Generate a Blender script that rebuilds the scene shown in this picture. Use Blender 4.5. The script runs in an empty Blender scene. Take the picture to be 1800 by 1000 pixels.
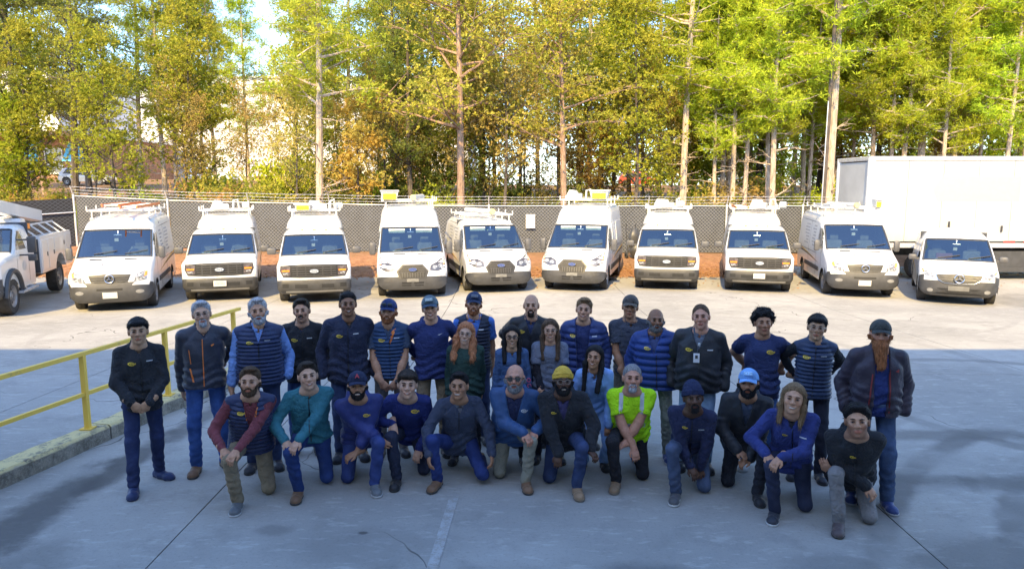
import bpy, bmesh, math, random
import numpy as np
from mathutils import Vector, Matrix
from mathutils.bvhtree import BVHTree

random.seed(7); RNG = np.random.default_rng(7)
R = math.radians
scn = bpy.context.scene
COL = scn.collection

# ------------------------------------------------------------------ camera
cam_d = bpy.data.cameras.new('camera'); cam = bpy.data.objects.new('camera', cam_d); COL.objects.link(cam)
cam.location = (0, 0, 3.0)
cam.rotation_euler = (R(90 - 7.92), 0, 0)
cam_d.sensor_width = 36; cam_d.lens = 25.0; cam_d.clip_end = 2000; cam_d.clip_start = .05
scn.camera = cam

# ------------------------------------------------------------------ light
SUN_EL, SUN_AZ = R(38), R(12)          # azimuth: to the left of straight behind the camera
to_sun = Vector((-math.sin(SUN_AZ)*math.cos(SUN_EL), -math.cos(SUN_AZ)*math.cos(SUN_EL), math.sin(SUN_EL)))
w = bpy.data.worlds.new('World'); scn.world = w; w.use_nodes = True
nt = w.node_tree; nt.nodes.clear()
sky = nt.nodes.new('ShaderNodeTexSky'); sky.sky_type = 'NISHITA'; sky.sun_disc = False
sky.sun_elevation = SUN_EL
sky.sun_rotation = math.atan2(to_sun.x, to_sun.y)
sky.altitude = 200; sky.air_density = 1.0; sky.dust_density = 1.2; sky.ozone_density = 4.5
bg = nt.nodes.new('ShaderNodeBackground'); bg.inputs['Strength'].default_value = 0.15
wo = nt.nodes.new('ShaderNodeOutputWorld')
nt.links.new(sky.outputs[0], bg.inputs[0]); nt.links.new(bg.outputs[0], wo.inputs[0])
sd = bpy.data.lights.new('sun', 'SUN'); sd.energy = 2.4; sd.angle = R(.5); sd.color = (1.0, .72, .29)
so = bpy.data.objects.new('sun', sd); COL.objects.link(so)
so.rotation_euler = to_sun.to_track_quat('Z', 'Y').to_euler(); so.location = (0, 0, 60)

vs = scn.view_settings
vs.view_transform = 'Standard'; vs.look = 'None'; vs.gamma = 1; vs.use_curve_mapping = False
vs.exposure = 2.15
cy = scn.cycles
cy.max_bounces = 6; cy.diffuse_bounces = 3; cy.glossy_bounces = 3; cy.transmission_bounces = 4; cy.transparent_max_bounces = 12
cy.sample_clamp_indirect = 6; cy.caustics_reflective = False; cy.caustics_refractive = False
try:
    cy.use_denoising = True; cy.denoiser = 'OPENIMAGEDENOISE'
except Exception:
    pass

# ------------------------------------------------------------------ helpers
def link(o, parent=None):
    COL.objects.link(o)
    if parent is not None: o.parent = parent
    return o

def tag(o, label=None, cat=None, group=None, kind=None):
    if label: o['label'] = label
    if cat: o['category'] = cat
    if group: o['group'] = group
    if kind: o['kind'] = kind
    return o

def empty(name, loc=(0, 0, 0), rz=0.0, label=None, cat=None, group=None):
    o = bpy.data.objects.new(name, None); o.empty_display_size = .2
    link(o); o.location = loc; o.rotation_euler = (0, 0, rz)
    return tag(o, label, cat, group)

def copy_tree(o, parent=None):
    c = o.copy(); link(c, parent)
    for ch in list(o.children): copy_tree(ch, c)
    return c

def np_mesh(name, V, Q, smooth=True, sharp=None):
    """V (n,3), Q (m,k) with one k"""
    me = bpy.data.meshes.new(name)
    V = np.asarray(V, np.float32); Q = np.asarray(Q, np.int32)
    m, k = Q.shape
    me.vertices.add(len(V)); me.vertices.foreach_set('co', V.ravel())
    me.loops.add(m*k); me.loops.foreach_set('vertex_index', Q.ravel())
    me.polygons.add(m)
    me.polygons.foreach_set('loop_start', np.arange(0, m*k, k, dtype=np.int32))
    me.polygons.foreach_set('loop_total', np.full(m, k, np.int32))
    me.polygons.foreach_set('use_smooth', np.full(m, smooth, bool))
    me.update(calc_edges=True)
    return me

def add(name, me, mats, parent=None, **kw):
    if not isinstance(mats, (list, tuple)): mats = [mats]
    if len(me.materials) == 0:
        for m in mats: me.materials.append(m)
    o = bpy.data.objects.new(name, me)
    return tag(link(o, parent), **kw)

class MB:
    """collects simple shapes into one mesh"""
    def __init__(s): s.v = []; s.f = []; s.m = []; s.M = None
    def put(s, vs, fs, mi=0):
        n = len(s.v)
        if s.M is not None: vs = [tuple(s.M @ Vector(p)) for p in vs]
        s.v += [tuple(p) for p in vs]
        for f in fs: s.f.append([i+n for i in f]); s.m.append(mi)
        return s
    def box(s, c, d, mi=0, rz=0.0, ch=0.0):
        x, y, z = d[0]/2, d[1]/2, d[2]/2
        if ch > 0:
            bm = bmesh.new(); bmesh.ops.create_cube(bm, size=1)
            bmesh.ops.scale(bm, vec=d, verts=bm.verts)
            bmesh.ops.bevel(bm, geom=bm.edges[:], offset=min(ch, min(d)*.45), segments=2, affect='EDGES', profile=.5)
            P = [v.co.copy() for v in bm.verts]; F = [[v.index for v in f.verts] for f in bm.faces]
            bm.verts.index_update(); F = [[v.index for v in f.verts] for f in bm.faces]; bm.free()
        else:
            P = [Vector(p) for p in ((-x,-y,-z),(x,-y,-z),(x,y,-z),(-x,y,-z),(-x,-y,z),(x,-y,z),(x,y,z),(-x,y,z))]
            F = [(0,3,2,1),(4,5,6,7),(0,1,5,4),(1,2,6,5),(2,3,7,6),(3,0,4,7)]
        cs, sn = math.cos(rz), math.sin(rz)
        return s.put([(c[0]+p.x*cs-p.y*sn, c[1]+p.x*sn+p.y*cs, c[2]+p.z) for p in P], F, mi)
    def tube(s, pts, r, n=8, mi=0, cap=True):
        pts = [Vector(p) for p in pts]; k = len(pts)
        rs = r if isinstance(r, (list, tuple)) else [r]*k
        V = []; F = []
        prev = None
        for i, p in enumerate(pts):
            t = (pts[min(i+1, k-1)] - pts[max(i-1, 0)])
            t = t.normalized() if t.length > 1e-9 else Vector((0, 0, 1))
            if prev is None:
                a = Vector((0, 0, 1)) if abs(t.z) < .9 else Vector((1, 0, 0))
                u = t.cross(a).normalized()
            else:
                u = (prev - t*prev.dot(t)); u = u.normalized() if u.length > 1e-6 else t.orthogonal().normalized()
            prev = u; q = t.cross(u)
            for j in range(n):
                a = 2*math.pi*j/n
                V.append(p + (u*math.cos(a) + q*math.sin(a))*rs[i])
        for i in range(k-1):
            for j in range(n):
                F.append((i*n+j, i*n+(j+1) % n, (i+1)*n+(j+1) % n, (i+1)*n+j))
        if cap:
            F.append(tuple(reversed(range(n)))); F.append(tuple((k-1)*n+j for j in range(n)))
        return s.put(V, F, mi)
    def bar(s, a, b, wd, ht, mi=0):
        """rectangular bar from a to b"""
        a, b = Vector(a), Vector(b); t = (b-a).normalized()
        up = Vector((0, 0, 1)) if abs(t.z) < .95 else Vector((0, 1, 0))
        u = t.cross(up).normalized(); q = u.cross(t)
        V = [p + u*(sx*wd/2) + q*(sz*ht/2) for p in (a, b) for sx, sz in ((-1,-1),(1,-1),(1,1),(-1,1))]
        return s.put(V, [(3,2,1,0),(4,5,6,7),(0,1,5,4),(1,2,6,5),(2,3,7,6),(3,0,4,7)], mi)
    def lathe(s, prof, c, axis='z', n=24, mi=0):
        """prof (r,h)"""
        V = []; F = []
        for r, h in prof:
            for j in range(n):
                a = 2*math.pi*j/n; x, y = r*math.cos(a), r*math.sin(a)
                p = {'z': (x, y, h), 'y': (x, h, y), 'x': (h, x, y)}[axis]
                V.append((c[0]+p[0], c[1]+p[1], c[2]+p[2]))
        for i in range(len(prof)-1):
            for j in range(n):
                F.append((i*n+j, i*n+(j+1) % n, (i+1)*n+(j+1) % n, (i+1)*n+j))
        return s.put(V, F, mi)
    def ball(s, c, r, n=10, mi=0):
        r = r if isinstance(r, (tuple, list)) else (r, r, r)
        V = []; F = []; m = max(4, n//2)
        for i in range(m+1):
            th = math.pi*i/m
            for j in range(n):
                a = 2*math.pi*j/n
                V.append((c[0]+r[0]*math.sin(th)*math.cos(a), c[1]+r[1]*math.sin(th)*math.sin(a), c[2]+r[2]*math.cos(th)))
        for i in range(m):
            for j in range(n): F.append((i*n+j, (i+1)*n+j, (i+1)*n+(j+1) % n, i*n+(j+1) % n))
        return s.put(V, F, mi)
    def prism(s, poly, h0, h1, axis='z', mi=0):
        """poly of (u,v); extruded along axis"""
        def P(u, v, h): return {'z': (u, v, h), 'y': (u, h, v), 'x': (h, u, v)}[axis]
        n = len(poly)
        V = [P(u, v, h0) for u, v in poly] + [P(u, v, h1) for u, v in poly]
        F = [tuple(reversed(range(n))), tuple(range(n, 2*n))] + [(i, (i+1) % n, n+(i+1) % n, n+i) for i in range(n)]
        return s.put(V, F, mi)
    def mesh(s, name, smooth=False, ang=35):
        me = bpy.data.meshes.new(name); me.from_pydata(s.v, [], s.f)
        me.polygons.foreach_set('material_index', s.m)
        bm = bmesh.new(); bm.from_mesh(me); bmesh.ops.recalc_face_normals(bm, faces=bm.faces); bm.to_mesh(me); bm.free()
        if smooth:
            me.polygons.foreach_set('use_smooth', [True]*len(me.polygons))
            me.set_sharp_from_angle(angle=R(ang))
        me.update()
        return me
    def build(s, name, mats, parent=None, smooth=False, ang=35, **kw):
        return add(name, s.mesh(name, smooth, ang), mats, parent, **kw)

# ------------------------------------------------------------------ materials
class NT:
    def __init__(s, name):
        s.m = bpy.data.materials.new(name); s.m.use_nodes = True; s.t = s.m.node_tree
        s.p = s.t.nodes['Principled BSDF']; s.out = s.t.nodes['Material Output']
    def n(s, typ, **kw):
        d = s.t.nodes.new('ShaderNode'+typ)
        for k, v in kw.items():
            if k in d.inputs: s.set(d.inputs[k], v)
            else: setattr(d, k, v)
        return d
    def set(s, inp, v):
        if hasattr(v, 'links') or isinstance(v, bpy.types.NodeSocket): s.t.links.new(v, inp)
        else: inp.default_value = v
    def math(s, op, a, b=0.0, c=0.0, clamp=False):
        d = s.t.nodes.new('ShaderNodeMath'); d.operation = op; d.use_clamp = clamp
        for i, v in enumerate((a, b, c)): s.set(d.inputs[i], v)
        return d.outputs[0]
    def vmath(s, op, a, b=(0, 0, 0)):
        d = s.t.nodes.new('ShaderNodeVectorMath'); d.operation = op
        s.set(d.inputs[0], a); s.set(d.inputs[1], b)
        return d.outputs['Value'] if op in ('LENGTH', 'DISTANCE', 'DOT_PRODUCT') else d.outputs[0]
    def mix(s, f, a, b, typ='MIX'):
        d = s.t.nodes.new('ShaderNodeMix'); d.data_type = 'RGBA'; d.blend_type = typ
        s.set(d.inputs[0], f); s.set(d.inputs[6], c4(a)); s.set(d.inputs[7], c4(b))
        return d.outputs[2]
    def ramp(s, f, a, b):
        d = s.t.nodes.new('ShaderNodeMapRange'); d.clamp = True; d.interpolation_type = 'SMOOTHSTEP'
        s.set(d.inputs[0], f); d.inputs[1].default_value = a; d.inputs[2].default_value = b
        return d.outputs[0]
    def noise(s, vec, scale, detail=3, rough=.55, out=0):
        d = s.n('TexNoise'); s.set(d.inputs['Vector'], vec); d.inputs['Scale'].default_value = scale
        d.inputs['Detail'].default_value = detail; d.inputs['Roughness'].default_value = rough
        return d.outputs[out]
    def obj(s): return s.n('TexCoord').outputs['Object']
    def pos(s): return s.n('NewGeometry').outputs['Position']
    def bump(s, h, strength=.3, dist=.01):
        d = s.n('Bump'); d.inputs['Strength'].default_value = strength; d.inputs['Distance'].default_value = dist
        s.set(d.inputs['Height'], h); s.t.links.new(d.outputs[0], s.p.inputs['Normal'])
    def base(s, v): s.set(s.p.inputs['Base Color'], c4(v))

def c4(v):
    if isinstance(v, bpy.types.NodeSocket): return v
    return (v[0], v[1], v[2], 1.0) if len(v) == 3 else v

MC = {}
def pmat(name, col, rough=.5, metal=0.0, var=.12, scale=6.0, bump=0.0, bscale=60.0, coat=0.0, spec=None, sheen=0.0):
    key = name
    if key in MC: return MC[key]
    t = NT(name); o = t.obj()
    nz = t.noise(o, scale, 4)
    a = tuple(c*(1-var) for c in col); b = tuple(min(1, c*(1+var)) for c in col)
    t.base(t.mix(t.ramp(nz, .3, .7), a, b))
    t.p.inputs['Roughness'].default_value = rough; t.p.inputs['Metallic'].default_value = metal
    if coat: t.p.inputs['Coat Weight'].default_value = coat; t.p.inputs['Coat Roughness'].default_value = .05
    if spec is not None: t.p.inputs['Specular IOR Level'].default_value = spec
    if sheen: t.p.inputs['Sheen Weight'].default_value = sheen
    if bump: t.bump(t.noise(o, bscale, 3), bump, .01)
    MC[key] = t.m
    return t.m

def fabric(col, kind='fleece'):
    if max(col) < .13: col = tuple(min(.22, c*1.8+.003) for c in col)
    key = 'fab_%s_%s' % (kind, '_'.join('%.3f' % c for c in col))
    if key in MC: return MC[key]
    t = NT('fabric_'+kind); o = t.obj()
    big = t.noise(o, 5, 4); 
    if kind == 'denim':
        fine = t.noise(o, 220, 2)
        f = t.math('ADD', t.math('MULTIPLY', t.ramp(big, .35, .7), .6), t.math('MULTIPLY', fine, .4))
        t.base(t.mix(f, tuple(c*.6 for c in col), tuple(min(1, c*1.5+.01) for c in col)))
        t.p.inputs['Roughness'].default_value = .85; hs = t.noise(o, 14, 4)
        t.bump(hs, .5, .03)
    elif kind == 'nylon':
        t.base(t.mix(t.ramp(big, .3, .7), tuple(c*.85 for c in col), tuple(min(1, c*1.2) for c in col)))
        t.p.inputs['Roughness'].default_value = .42; t.p.inputs['Sheen Weight'].default_value = .1
        t.bump(t.noise(o, 26, 4), .45, .02)
    else:
        fine = t.noise(o, 260, 2)
        f = t.math('ADD', t.math('MULTIPLY', t.ramp(big, .3, .7), .5), t.math('MULTIPLY', fine, .5))
        t.base(t.mix(f, tuple(c*.75 for c in col), tuple(min(1, c*1.3+.004) for c in col)))
        t.p.inputs['Roughness'].default_value = .9
        t.p.inputs['Sheen Weight'].default_value = .06 if kind == 'fleece' else .0
        rd = t.math('ABSOLUTE', t.math('SUBTRACT', t.noise(o, 6.5, 3, .6), .5)); h = t.math('ADD', t.math('ADD', t.noise(o, 13, 4), t.math('MULTIPLY', fine, .12)), t.math('MULTIPLY', t.ramp(rd, .0, .09), .7))
        t.bump(h, .42, .03)
    t.p.inputs['Specular IOR Level'].default_value = .25
    MC[key] = t.m
    return t.m

def paint_white():
    if 'vp' in MC: return MC['vp']
    t = NT('white_van_paint'); o = t.obj()
    sep = t.n('SeparateXYZ', Vector=o)
    n1 = t.noise(o, 3.0, 5, .65); n2 = t.noise(o, 40, 3)
    low = t.ramp(sep.outputs[2], 1.0, .25)
    f = t.math('MULTIPLY', low, t.ramp(n1, .35, .75), clamp=True)
    f = t.math('ADD', t.math('MULTIPLY', f, .55), t.math('MULTIPLY', t.ramp(n2, .55, .8), .07), clamp=True)
    t.base(t.mix(f, (.66, .66, .655), (.36, .33, .28)))
    t.set(t.p.inputs['Roughness'], t.math('ADD', .28, t.math('MULTIPLY', f, .4)))
    t.p.inputs['Coat Weight'].default_value = .5; t.p.inputs['Coat Roughness'].default_value = .04
    MC['vp'] = t.m
    return t.m

def glass_mat():
    if 'glass' in MC: return MC['glass']
    t = NT('windscreen_glass')
    tr = t.n('BsdfTransparent'); tr.inputs[0].default_value = (.50, .62, .66, 1)
    gl = t.n('BsdfGlossy'); gl.inputs['Roughness'].default_value = .03; gl.inputs[0].default_value = (.9, .95, 1, 1)
    fr = t.n('Fresnel'); fr.inputs[0].default_value = 1.5
    fac = t.math('ADD', t.math('MULTIPLY', fr.outputs[0], 1.0), .17, clamp=True)
    mx = t.n('MixShader'); t.set(mx.inputs[0], fac)
    t.t.links.new(tr.outputs[0], mx.inputs[1]); t.t.links.new(gl.outputs[0], mx.inputs[2])
    t.t.links.new(mx.outputs[0], t.out.inputs[0])
    MC['glass'] = t.m
    return t.m

M_WHITE = paint_white()
M_GLASS = glass_mat()
M_DGLASS = pmat('dark_side_glass', (.03, .04, .05), .06, var=.2, coat=.5)
M_GREYPL = pmat('grey_bumper_plastic', (.050, .051, .055), .55, var=.15, bump=.15, bscale=90)
M_BLACKV = pmat('black_opening', (.006, .006, .007), .6)
M_DARKPL = pmat('black_plastic', (.045, .045, .047), .5, var=.2, bump=.1, bscale=120)
M_MIRROR = pmat('mirror_housing_plastic', (.085, .085, .09), .5, var=.15)
M_RUBBER = pmat('tyre_rubber', (.04, .038, .036), .85, var=.25, scale=14, bump=.2)
M_STEEL = pmat('wheel_steel', (.25, .25, .26), .42, metal=.6, var=.2)
M_CHROME = pmat('chrome', (.62, .63, .65), .18, metal=1.0, var=.05)
M_LAMP = pmat('headlamp_glass', (.24, .25, .27), .12, var=.7, scale=18, coat=1.0)
M_AMBER = pmat('amber_lens', (.85, .26, .03), .25, var=.2, coat=.5)
M_INTER = pmat('cab_interior', (.05, .055, .065), .7, var=.2)
M_SEAT = pmat('grey_seat_cloth', (.16, .17, .18), .9, var=.2)
M_PLATE = pmat('licence_plate_white', (.56, .55, .52), .4, var=.1, scale=60)
M_TEXT = pmat('grey_lettering', (.22, .23, .26), .5, var=.05)
M_STRIPE = pmat('gold_stripe', (.55, .33, .06), .45, var=.1)
M_STRIPEK = pmat('black_stripe', (.05, .05, .05), .45, var=.1)
M_ALU = pmat('aluminium_rack', (.66, .66, .67), .4, metal=.5, var=.12)
M_RACKW = pmat('white_rack_paint', (.58, .575, .55), .45, var=.1)
M_BLUEOV = pmat('blue_oval_enamel', (.05, .09, .32), .25, var=.05, coat=.6)
M_PAPER = pmat('white_paper', (.62, .61, .59), .8, var=.06)
M_YELLOW = pmat('yellow_plastic', (.85, .62, .03), .45, var=.1)
M_ORANGE = pmat('orange_fibreglass', (.62, .20, .07), .5, var=.15)
M_GALV = pmat('galvanised_steel', (.60, .61, .62), .45, metal=.45, var=.15, scale=20)

def gz(y):
    """the yard falls away slightly towards the vans"""
    return -.3*min(1, max(0, (y-9)/10))
# ================================================================== SETTING
def zf(x): return .07 + max(0, -(x+3))*.018
def lump(x, y): return .5*math.sin(x*.31+1.7)*math.cos(y*.23+.4) + .3*math.sin(x*.83+y*.61) + .2*math.sin(x*1.9-y*1.3+2)
def terrain(x, y):
    e = 25.6 if x < 9 else 25.6 + min(1, (x-9)/2.5)*3.2
    b = -.32
    t = min(1, max(0, (y-e)/(31-e))); t = t*t*(3-2*t)
    z = b + (zf(x)-b)*t
    if y > 31:
        z += min(1, (y-31)/10)*1.0 + min(1, max(0, (y-38)/40))*1.9
    return z + lump(x, y)*(.05 + .08*min(1, max(0, (y-31)/10)))*min(1, t*2)

def concrete_mat():
    t = NT('yard_concrete'); p = t.pos(); sx = t.n('SeparateXYZ', Vector=p)
    n0 = t.noise(p, .35, 4); n1 = t.noise(p, 2.2, 6, .65); n2 = t.noise(p, 34, 4, .7); n3 = t.noise(p, 160, 2)
    c = t.mix(t.ramp(n0, .35, .68), (.285, .275, .255), (.375, .362, .335))
    c = t.mix(t.math('MULTIPLY', t.ramp(n1, .48, .72), .45), c, (.20, .195, .18))
    c = t.mix(t.math('MULTIPLY', t.ramp(n2, .5, .75), .42), c, (.16, .155, .145))
    c = t.mix(t.math('MULTIPLY', t.ramp(n3, .55, .8), .5), c, (.48, .46, .43))
    # pale scrapes: stretched noise in two directions
    for ang, sc in ((.9, 1.0), (-.6, 1.3), (1.5, .8)):
        mp = t.n('Mapping', Vector=p); mp.inputs['Rotation'].default_value = (0, 0, ang); mp.inputs['Scale'].default_value = (1.6*sc, 5*sc, 1)
        st = t.noise(mp.outputs[0], 1.6, 6, .7)
        c = t.mix(t.math('MULTIPLY', t.ramp(st, .57, .66), .42), c, (.47, .455, .425))
    # oil stains, worn patches, dark areas among the vans, each a spot of its own
    for (x, y, rx, ry, k) in DARK_SPOTS:
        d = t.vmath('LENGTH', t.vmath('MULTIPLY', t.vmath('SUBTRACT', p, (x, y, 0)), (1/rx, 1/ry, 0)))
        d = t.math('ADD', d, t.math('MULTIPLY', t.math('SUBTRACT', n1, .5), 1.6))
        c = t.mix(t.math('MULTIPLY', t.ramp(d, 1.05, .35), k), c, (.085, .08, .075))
    # tyre arcs
    for (x, y, r, wd, k) in ARCS:
        d = t.vmath('LENGTH', t.vmath('MULTIPLY', t.vmath('SUBTRACT', p, (x, y, 0)), (1, 1, 0)))
        d = t.math('ABSOLUTE', t.math('SUBTRACT', d, r))
        d = t.math('ADD', d, t.math('MULTIPLY', t.math('SUBTRACT', n1, .5), wd*1.2))
        c = t.mix(t.math('MULTIPLY', t.math('MULTIPLY', t.ramp(d, wd, wd*.4), t.ramp(n0, .40, .6)), k), c, (.11, .105, .10))
    # cracks
    dist = t.n('TexVoronoi', feature='DISTANCE_TO_EDGE'); 
    wv = t.vmath('ADD', p, t.vmath('SCALE', t.n('TexNoise', Vector=p, Scale=1.3).outputs['Color']))
    t.set(dist.inputs['Vector'], wv); dist.inputs['Scale'].default_value = .16
    cr = t.math('MULTIPLY', t.ramp(dist.outputs['Distance'], .0022, .0006), t.ramp(n0, .46, .56))
    c = t.mix(t.math('MULTIPLY', cr, .8), c, (.06, .055, .05))
    t.base(c)
    t.set(t.p.inputs['Roughness'], t.math('ADD', .72, t.math('MULTIPLY', n1, .2)))
    t.p.inputs['Specular IOR Level'].default_value = .3
    h = t.math('SUBTRACT', t.math('ADD', t.math('MULTIPLY', n2, .5), t.math('MULTIPLY', n3, .25)), cr)
    t.bump(h, .35, .008)
    return t.m
DARK_SPOTS = [(1.0, 5.15, .55, .28, .5), (-1.15, 5.6, .9, .45, .28), (3.9, 5.4, .9, .5, .45), (5.6, 6.9, 1.8, .28, .6), (5.2, 8.3, 2.0, .25, .55), (-.6, 4.9, 1.6, .5, .35), (2.6, 5.3, .5, .3, .35), (-2.6, 4.9, .7, .3, .4),
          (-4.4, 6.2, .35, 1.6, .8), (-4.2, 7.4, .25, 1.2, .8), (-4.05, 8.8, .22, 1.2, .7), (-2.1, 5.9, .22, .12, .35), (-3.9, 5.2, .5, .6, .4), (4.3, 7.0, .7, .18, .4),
          (-10.6, 23.5, 2.6, 1.6, .45), (-4.0, 23.8, 1.6, 1.8, .6), (-1.8, 24.0, 1.2, 1.4, .4), (16, 20, 3.2, 2.2, .5), (.8, 24.2, 1.0, 1.2, .3), (6.5, 8.0, .9, .3, .35), (-1.3, 5.85, .05, .03, .9), (4.9, 6.3, .05, .03, .9), (4.62, 5.85, .04, .02, .9)]  # row opens with wide dark patches between and beside the parked vans
ARCS = [(2.2, 12.5, 4.6, .16, .22), (2.6, 12.4, 5.8, .18, .2), (9.0, 3.0, 5.4, .22, .75), (9.2, 2.4, 6.9, .2, .7), (7.2, 10.2, 1.5, .12, .5), (7.6, 9.9, 2.6, .16, .45), (-6.0, 16, 4.2, .12, .2), (8.0, 20, 5.2, .12, .18)]
M_CONC = concrete_mat()

# the ground sheet that runs to the horizon, under everything
def forest_floor_mat():
    t = NT('leaf_litter_and_clay'); p = t.pos(); sx = t.n('SeparateXYZ', Vector=p)
    n0 = t.noise(p, .5, 5); n1 = t.noise(p, 5, 5, .7); n2 = t.noise(p, 30, 4, .7)
    clay = t.mix(t.ramp(n1, .35, .7), (.27, .125, .06), (.40, .21, .11))
    lit = t.mix(t.ramp(n2, .35, .7), (.14, .075, .03), (.36, .20, .08))
    f = t.math('ADD', t.ramp(sx.outputs[1], 28.5, 33), t.math('SUBTRACT', t.ramp(n0, .35, .65), .5), clamp=True)
    c = t.mix(f, clay, lit)
    gr = t.math('MULTIPLY', t.ramp(t.noise(p, .9, 4), .55, .7), t.ramp(sx.outputs[1], 31, 35))
    c = t.mix(t.math('MULTIPLY', gr, .6), c, (.12, .15, .04))
    t.base(c); t.p.inputs['Roughness'].default_value = .95
    t.bump(t.math('ADD', n1, n2), .8, .05)
    return t.m
M_FLOOR = forest_floor_mat()

g = MB(); g.put([(-600, -300, -.42), (600, -300, -.42), (600, 900, -.42), (-600, 900, -.42)], [(0, 1, 2, 3)])
ground = g.build('ground', pmat('bare_earth', (.22, .16, .11), .95, var=.3, scale=.2), kind='structure')

# wooded bank: one heightfield sheet
xs = np.concatenate([np.linspace(-220, -40, 30), np.linspace(-39, 39, 157), np.linspace(40, 220, 30)])
ys = np.concatenate([np.linspace(25.3, 34, 36), np.linspace(34.5, 60, 30), np.linspace(62, 300, 24)])
V = np.array([(x, y, terrain(x, y)) for y in ys for x in xs]); nx = len(xs)
Q = np.array([(j*nx+i, j*nx+i+1, (j+1)*nx+i+1, (j+1)*nx+i) for j in range(len(ys)-1) for i in range(nx-1)])
bank = add('wooded_bank', np_mesh('wooded_bank', V, Q), M_FLOOR, kind='structure')

# the yard: poured slabs with open joints
yard = empty('concrete_yard'); yard['kind'] = 'structure'
def slab(x0, x1, y0, y1):
    j = .007; x0 += j; x1 -= j; y0 += j; y1 -= j
    brk = [y0] + [b for b in (9.0, 19.0) if y0 < b < y1] + [y1]
    V = []; 
    for y in brk:
        for x in (x0, x1): V += [(x, y, gz(y)), (x, y, gz(y)-.06)]
    F = []
    for i in range(len(brk)-1):
        a = i*4; F += [(a, a+2, a+6, a+4), (a+1, a+5, a+7, a+3), (a, a+4, a+5, a+1), (a+2, a+3, a+7, a+6)]
    F += [(0, 1, 3, 2), (len(V)-4, len(V)-2, len(V)-1, len(V)-3)]
    MB().put(V, F).build('concrete_slab', M_CONC, yard)
near_x = [-60, -40, -25, -18, -12.8, -6.85, -2.9, 3.45, 9.3, 15.5, 22, 40, 60]
far_x = [-60, -40, -27, -17.2, -12, -6.85, -1.75, 3.42, 8.6, 13.8, 19, 26, 40, 60]
for i in range(len(near_x)-1):
    slab(near_x[i], near_x[i+1], -.55, 4.2); slab(near_x[i], near_x[i+1], 4.2, 11.36)
for i in range(len(far_x)-1):
    slab(far_x[i], far_x[i+1], 11.36, 17.9)
    slab(far_x[i], far_x[i+1], 17.9, 25.7 if far_x[i] < 8 else 29.2)
MB().put([(-60, -.6, -.062), (60, -.6, -.062), (60, 9, -.062), (-60, 9, -.062), (60, 19, -.362), (-60, 19, -.362), (60, 29.3, -.362), (-60, 29.3, -.362)],
         [(0, 1, 2, 3), (3, 2, 4, 5), (5, 4, 6, 7)]).build('joint_filler', pmat('dark_joint_filler', (.025, .024, .022), .9), yard)

# worn painted bay line in the foreground
def worn_paint(name, col, wear=.5):
    t = NT(name); p = t.pos()
    n = t.noise(p, 9, 6, .75); n2 = t.noise(p, 60, 3)
    f = t.ramp(t.math('ADD', t.math('MULTIPLY', n, .7), t.math('MULTIPLY', n2, .3)), wear-.12, wear+.12)
    t.base(t.mix(f, (.28, .265, .23), col)); t.p.inputs['Roughness'].default_value = .75
    return t.m
pl = MB()
x0 = -.66; pts = [(-.74, 4.0), (-.68, 4.6), (-.635, 5.2), (-.60, 5.9), (-.565, 6.55)]
for (xa, ya), (xb, yb) in zip(pts[:-1], pts[1:]):
    pl.put([(xa-.045, ya, .004), (xa+.045, ya, .004), (xb+.045, yb, .004), (xb-.045, yb, .004)], [(0, 1, 2, 3)])
pl.build('painted_line', worn_paint('worn_white_line', (.40, .40, .40), .49), yard)

# fallen leaves along the foot of the bank
def leaves_stuff():
    n = 5200; V = np.zeros((n*4, 3), np.float32)
    for i in range(n):
        x = random.uniform(-20, 21); 
        y = 25.2 + abs(random.gauss(0, 1.7)) if x < 10 else 26 + abs(random.gauss(0, 2.5))
        if random.random() < .06: y = random.uniform(22.5, 25.5)
        z = max(terrain(x, y), gz(y) if y < 25.7 or x > 9.5 else -9) + .012
        a = random.uniform(0, 6.28); s = random.uniform(.03, .075)
        for k, (dx, dy) in enumerate(((-1, 0), (0, -.6), (1, 0), (0, .6))):
            V[i*4+k] = (x+s*(dx*math.cos(a)-dy*math.sin(a)), y+s*(dx*math.sin(a)+dy*math.cos(a)), z+random.uniform(0, .03))
    me = np_mesh('fallen_leaves', V, np.arange(n*4).reshape(n, 4), smooth=False)
    t = NT('fallen_leaf'); r = t.n('NewGeometry').outputs['Random Per Island']
    t.base(t.mix(r, (.20, .09, .03), (.50, .24, .08))); t.p.inputs['Roughness'].default_value = .9
    add('fallen_leaves', me, t.m, kind='stuff', label='orange brown fallen leaves lying along the foot of the fence bank')
leaves_stuff()

# ---------------------------------------------------------------- kerb wall and yellow railing on the left
RD = Vector((.22, 1, 0)).normalized(); RN = Vector((1, -.22, 0)).normalized()
RP = Vector((-4.93, 8.2, 0))
def rp(s, n=0, z=0): return tuple(RP + RD*s + RN*n + Vector((0, 0, z)))
def kerb_mat():
    t = NT('kerb_concrete_yellow_top'); p = t.pos(); sz = t.n('SeparateXYZ', Vector=p)
    n = t.noise(p, 7, 6, .7); n2 = t.noise(p, 40, 4)
    c = t.mix(t.ramp(n, .35, .65), (.30, .27, .22), (.14, .125, .10))
    c = t.mix(t.math('MULTIPLY', t.ramp(n2, .5, .7), .4), c, (.40, .37, .31))
    up = t.ramp(t.math('ADD', sz.outputs[2], t.math('MULTIPLY', t.math('SUBTRACT', n, .5), .09)), .135, .165)
    c = t.mix(t.math('MULTIPLY', up, t.ramp(n, .64, .44)), c, (.62, .51, .25))
    t.base(c); t.p.inputs['Roughness'].default_value = .9; t.bump(t.math('ADD', n, n2), .6, .02)
    return t.m
k = MB()
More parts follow.
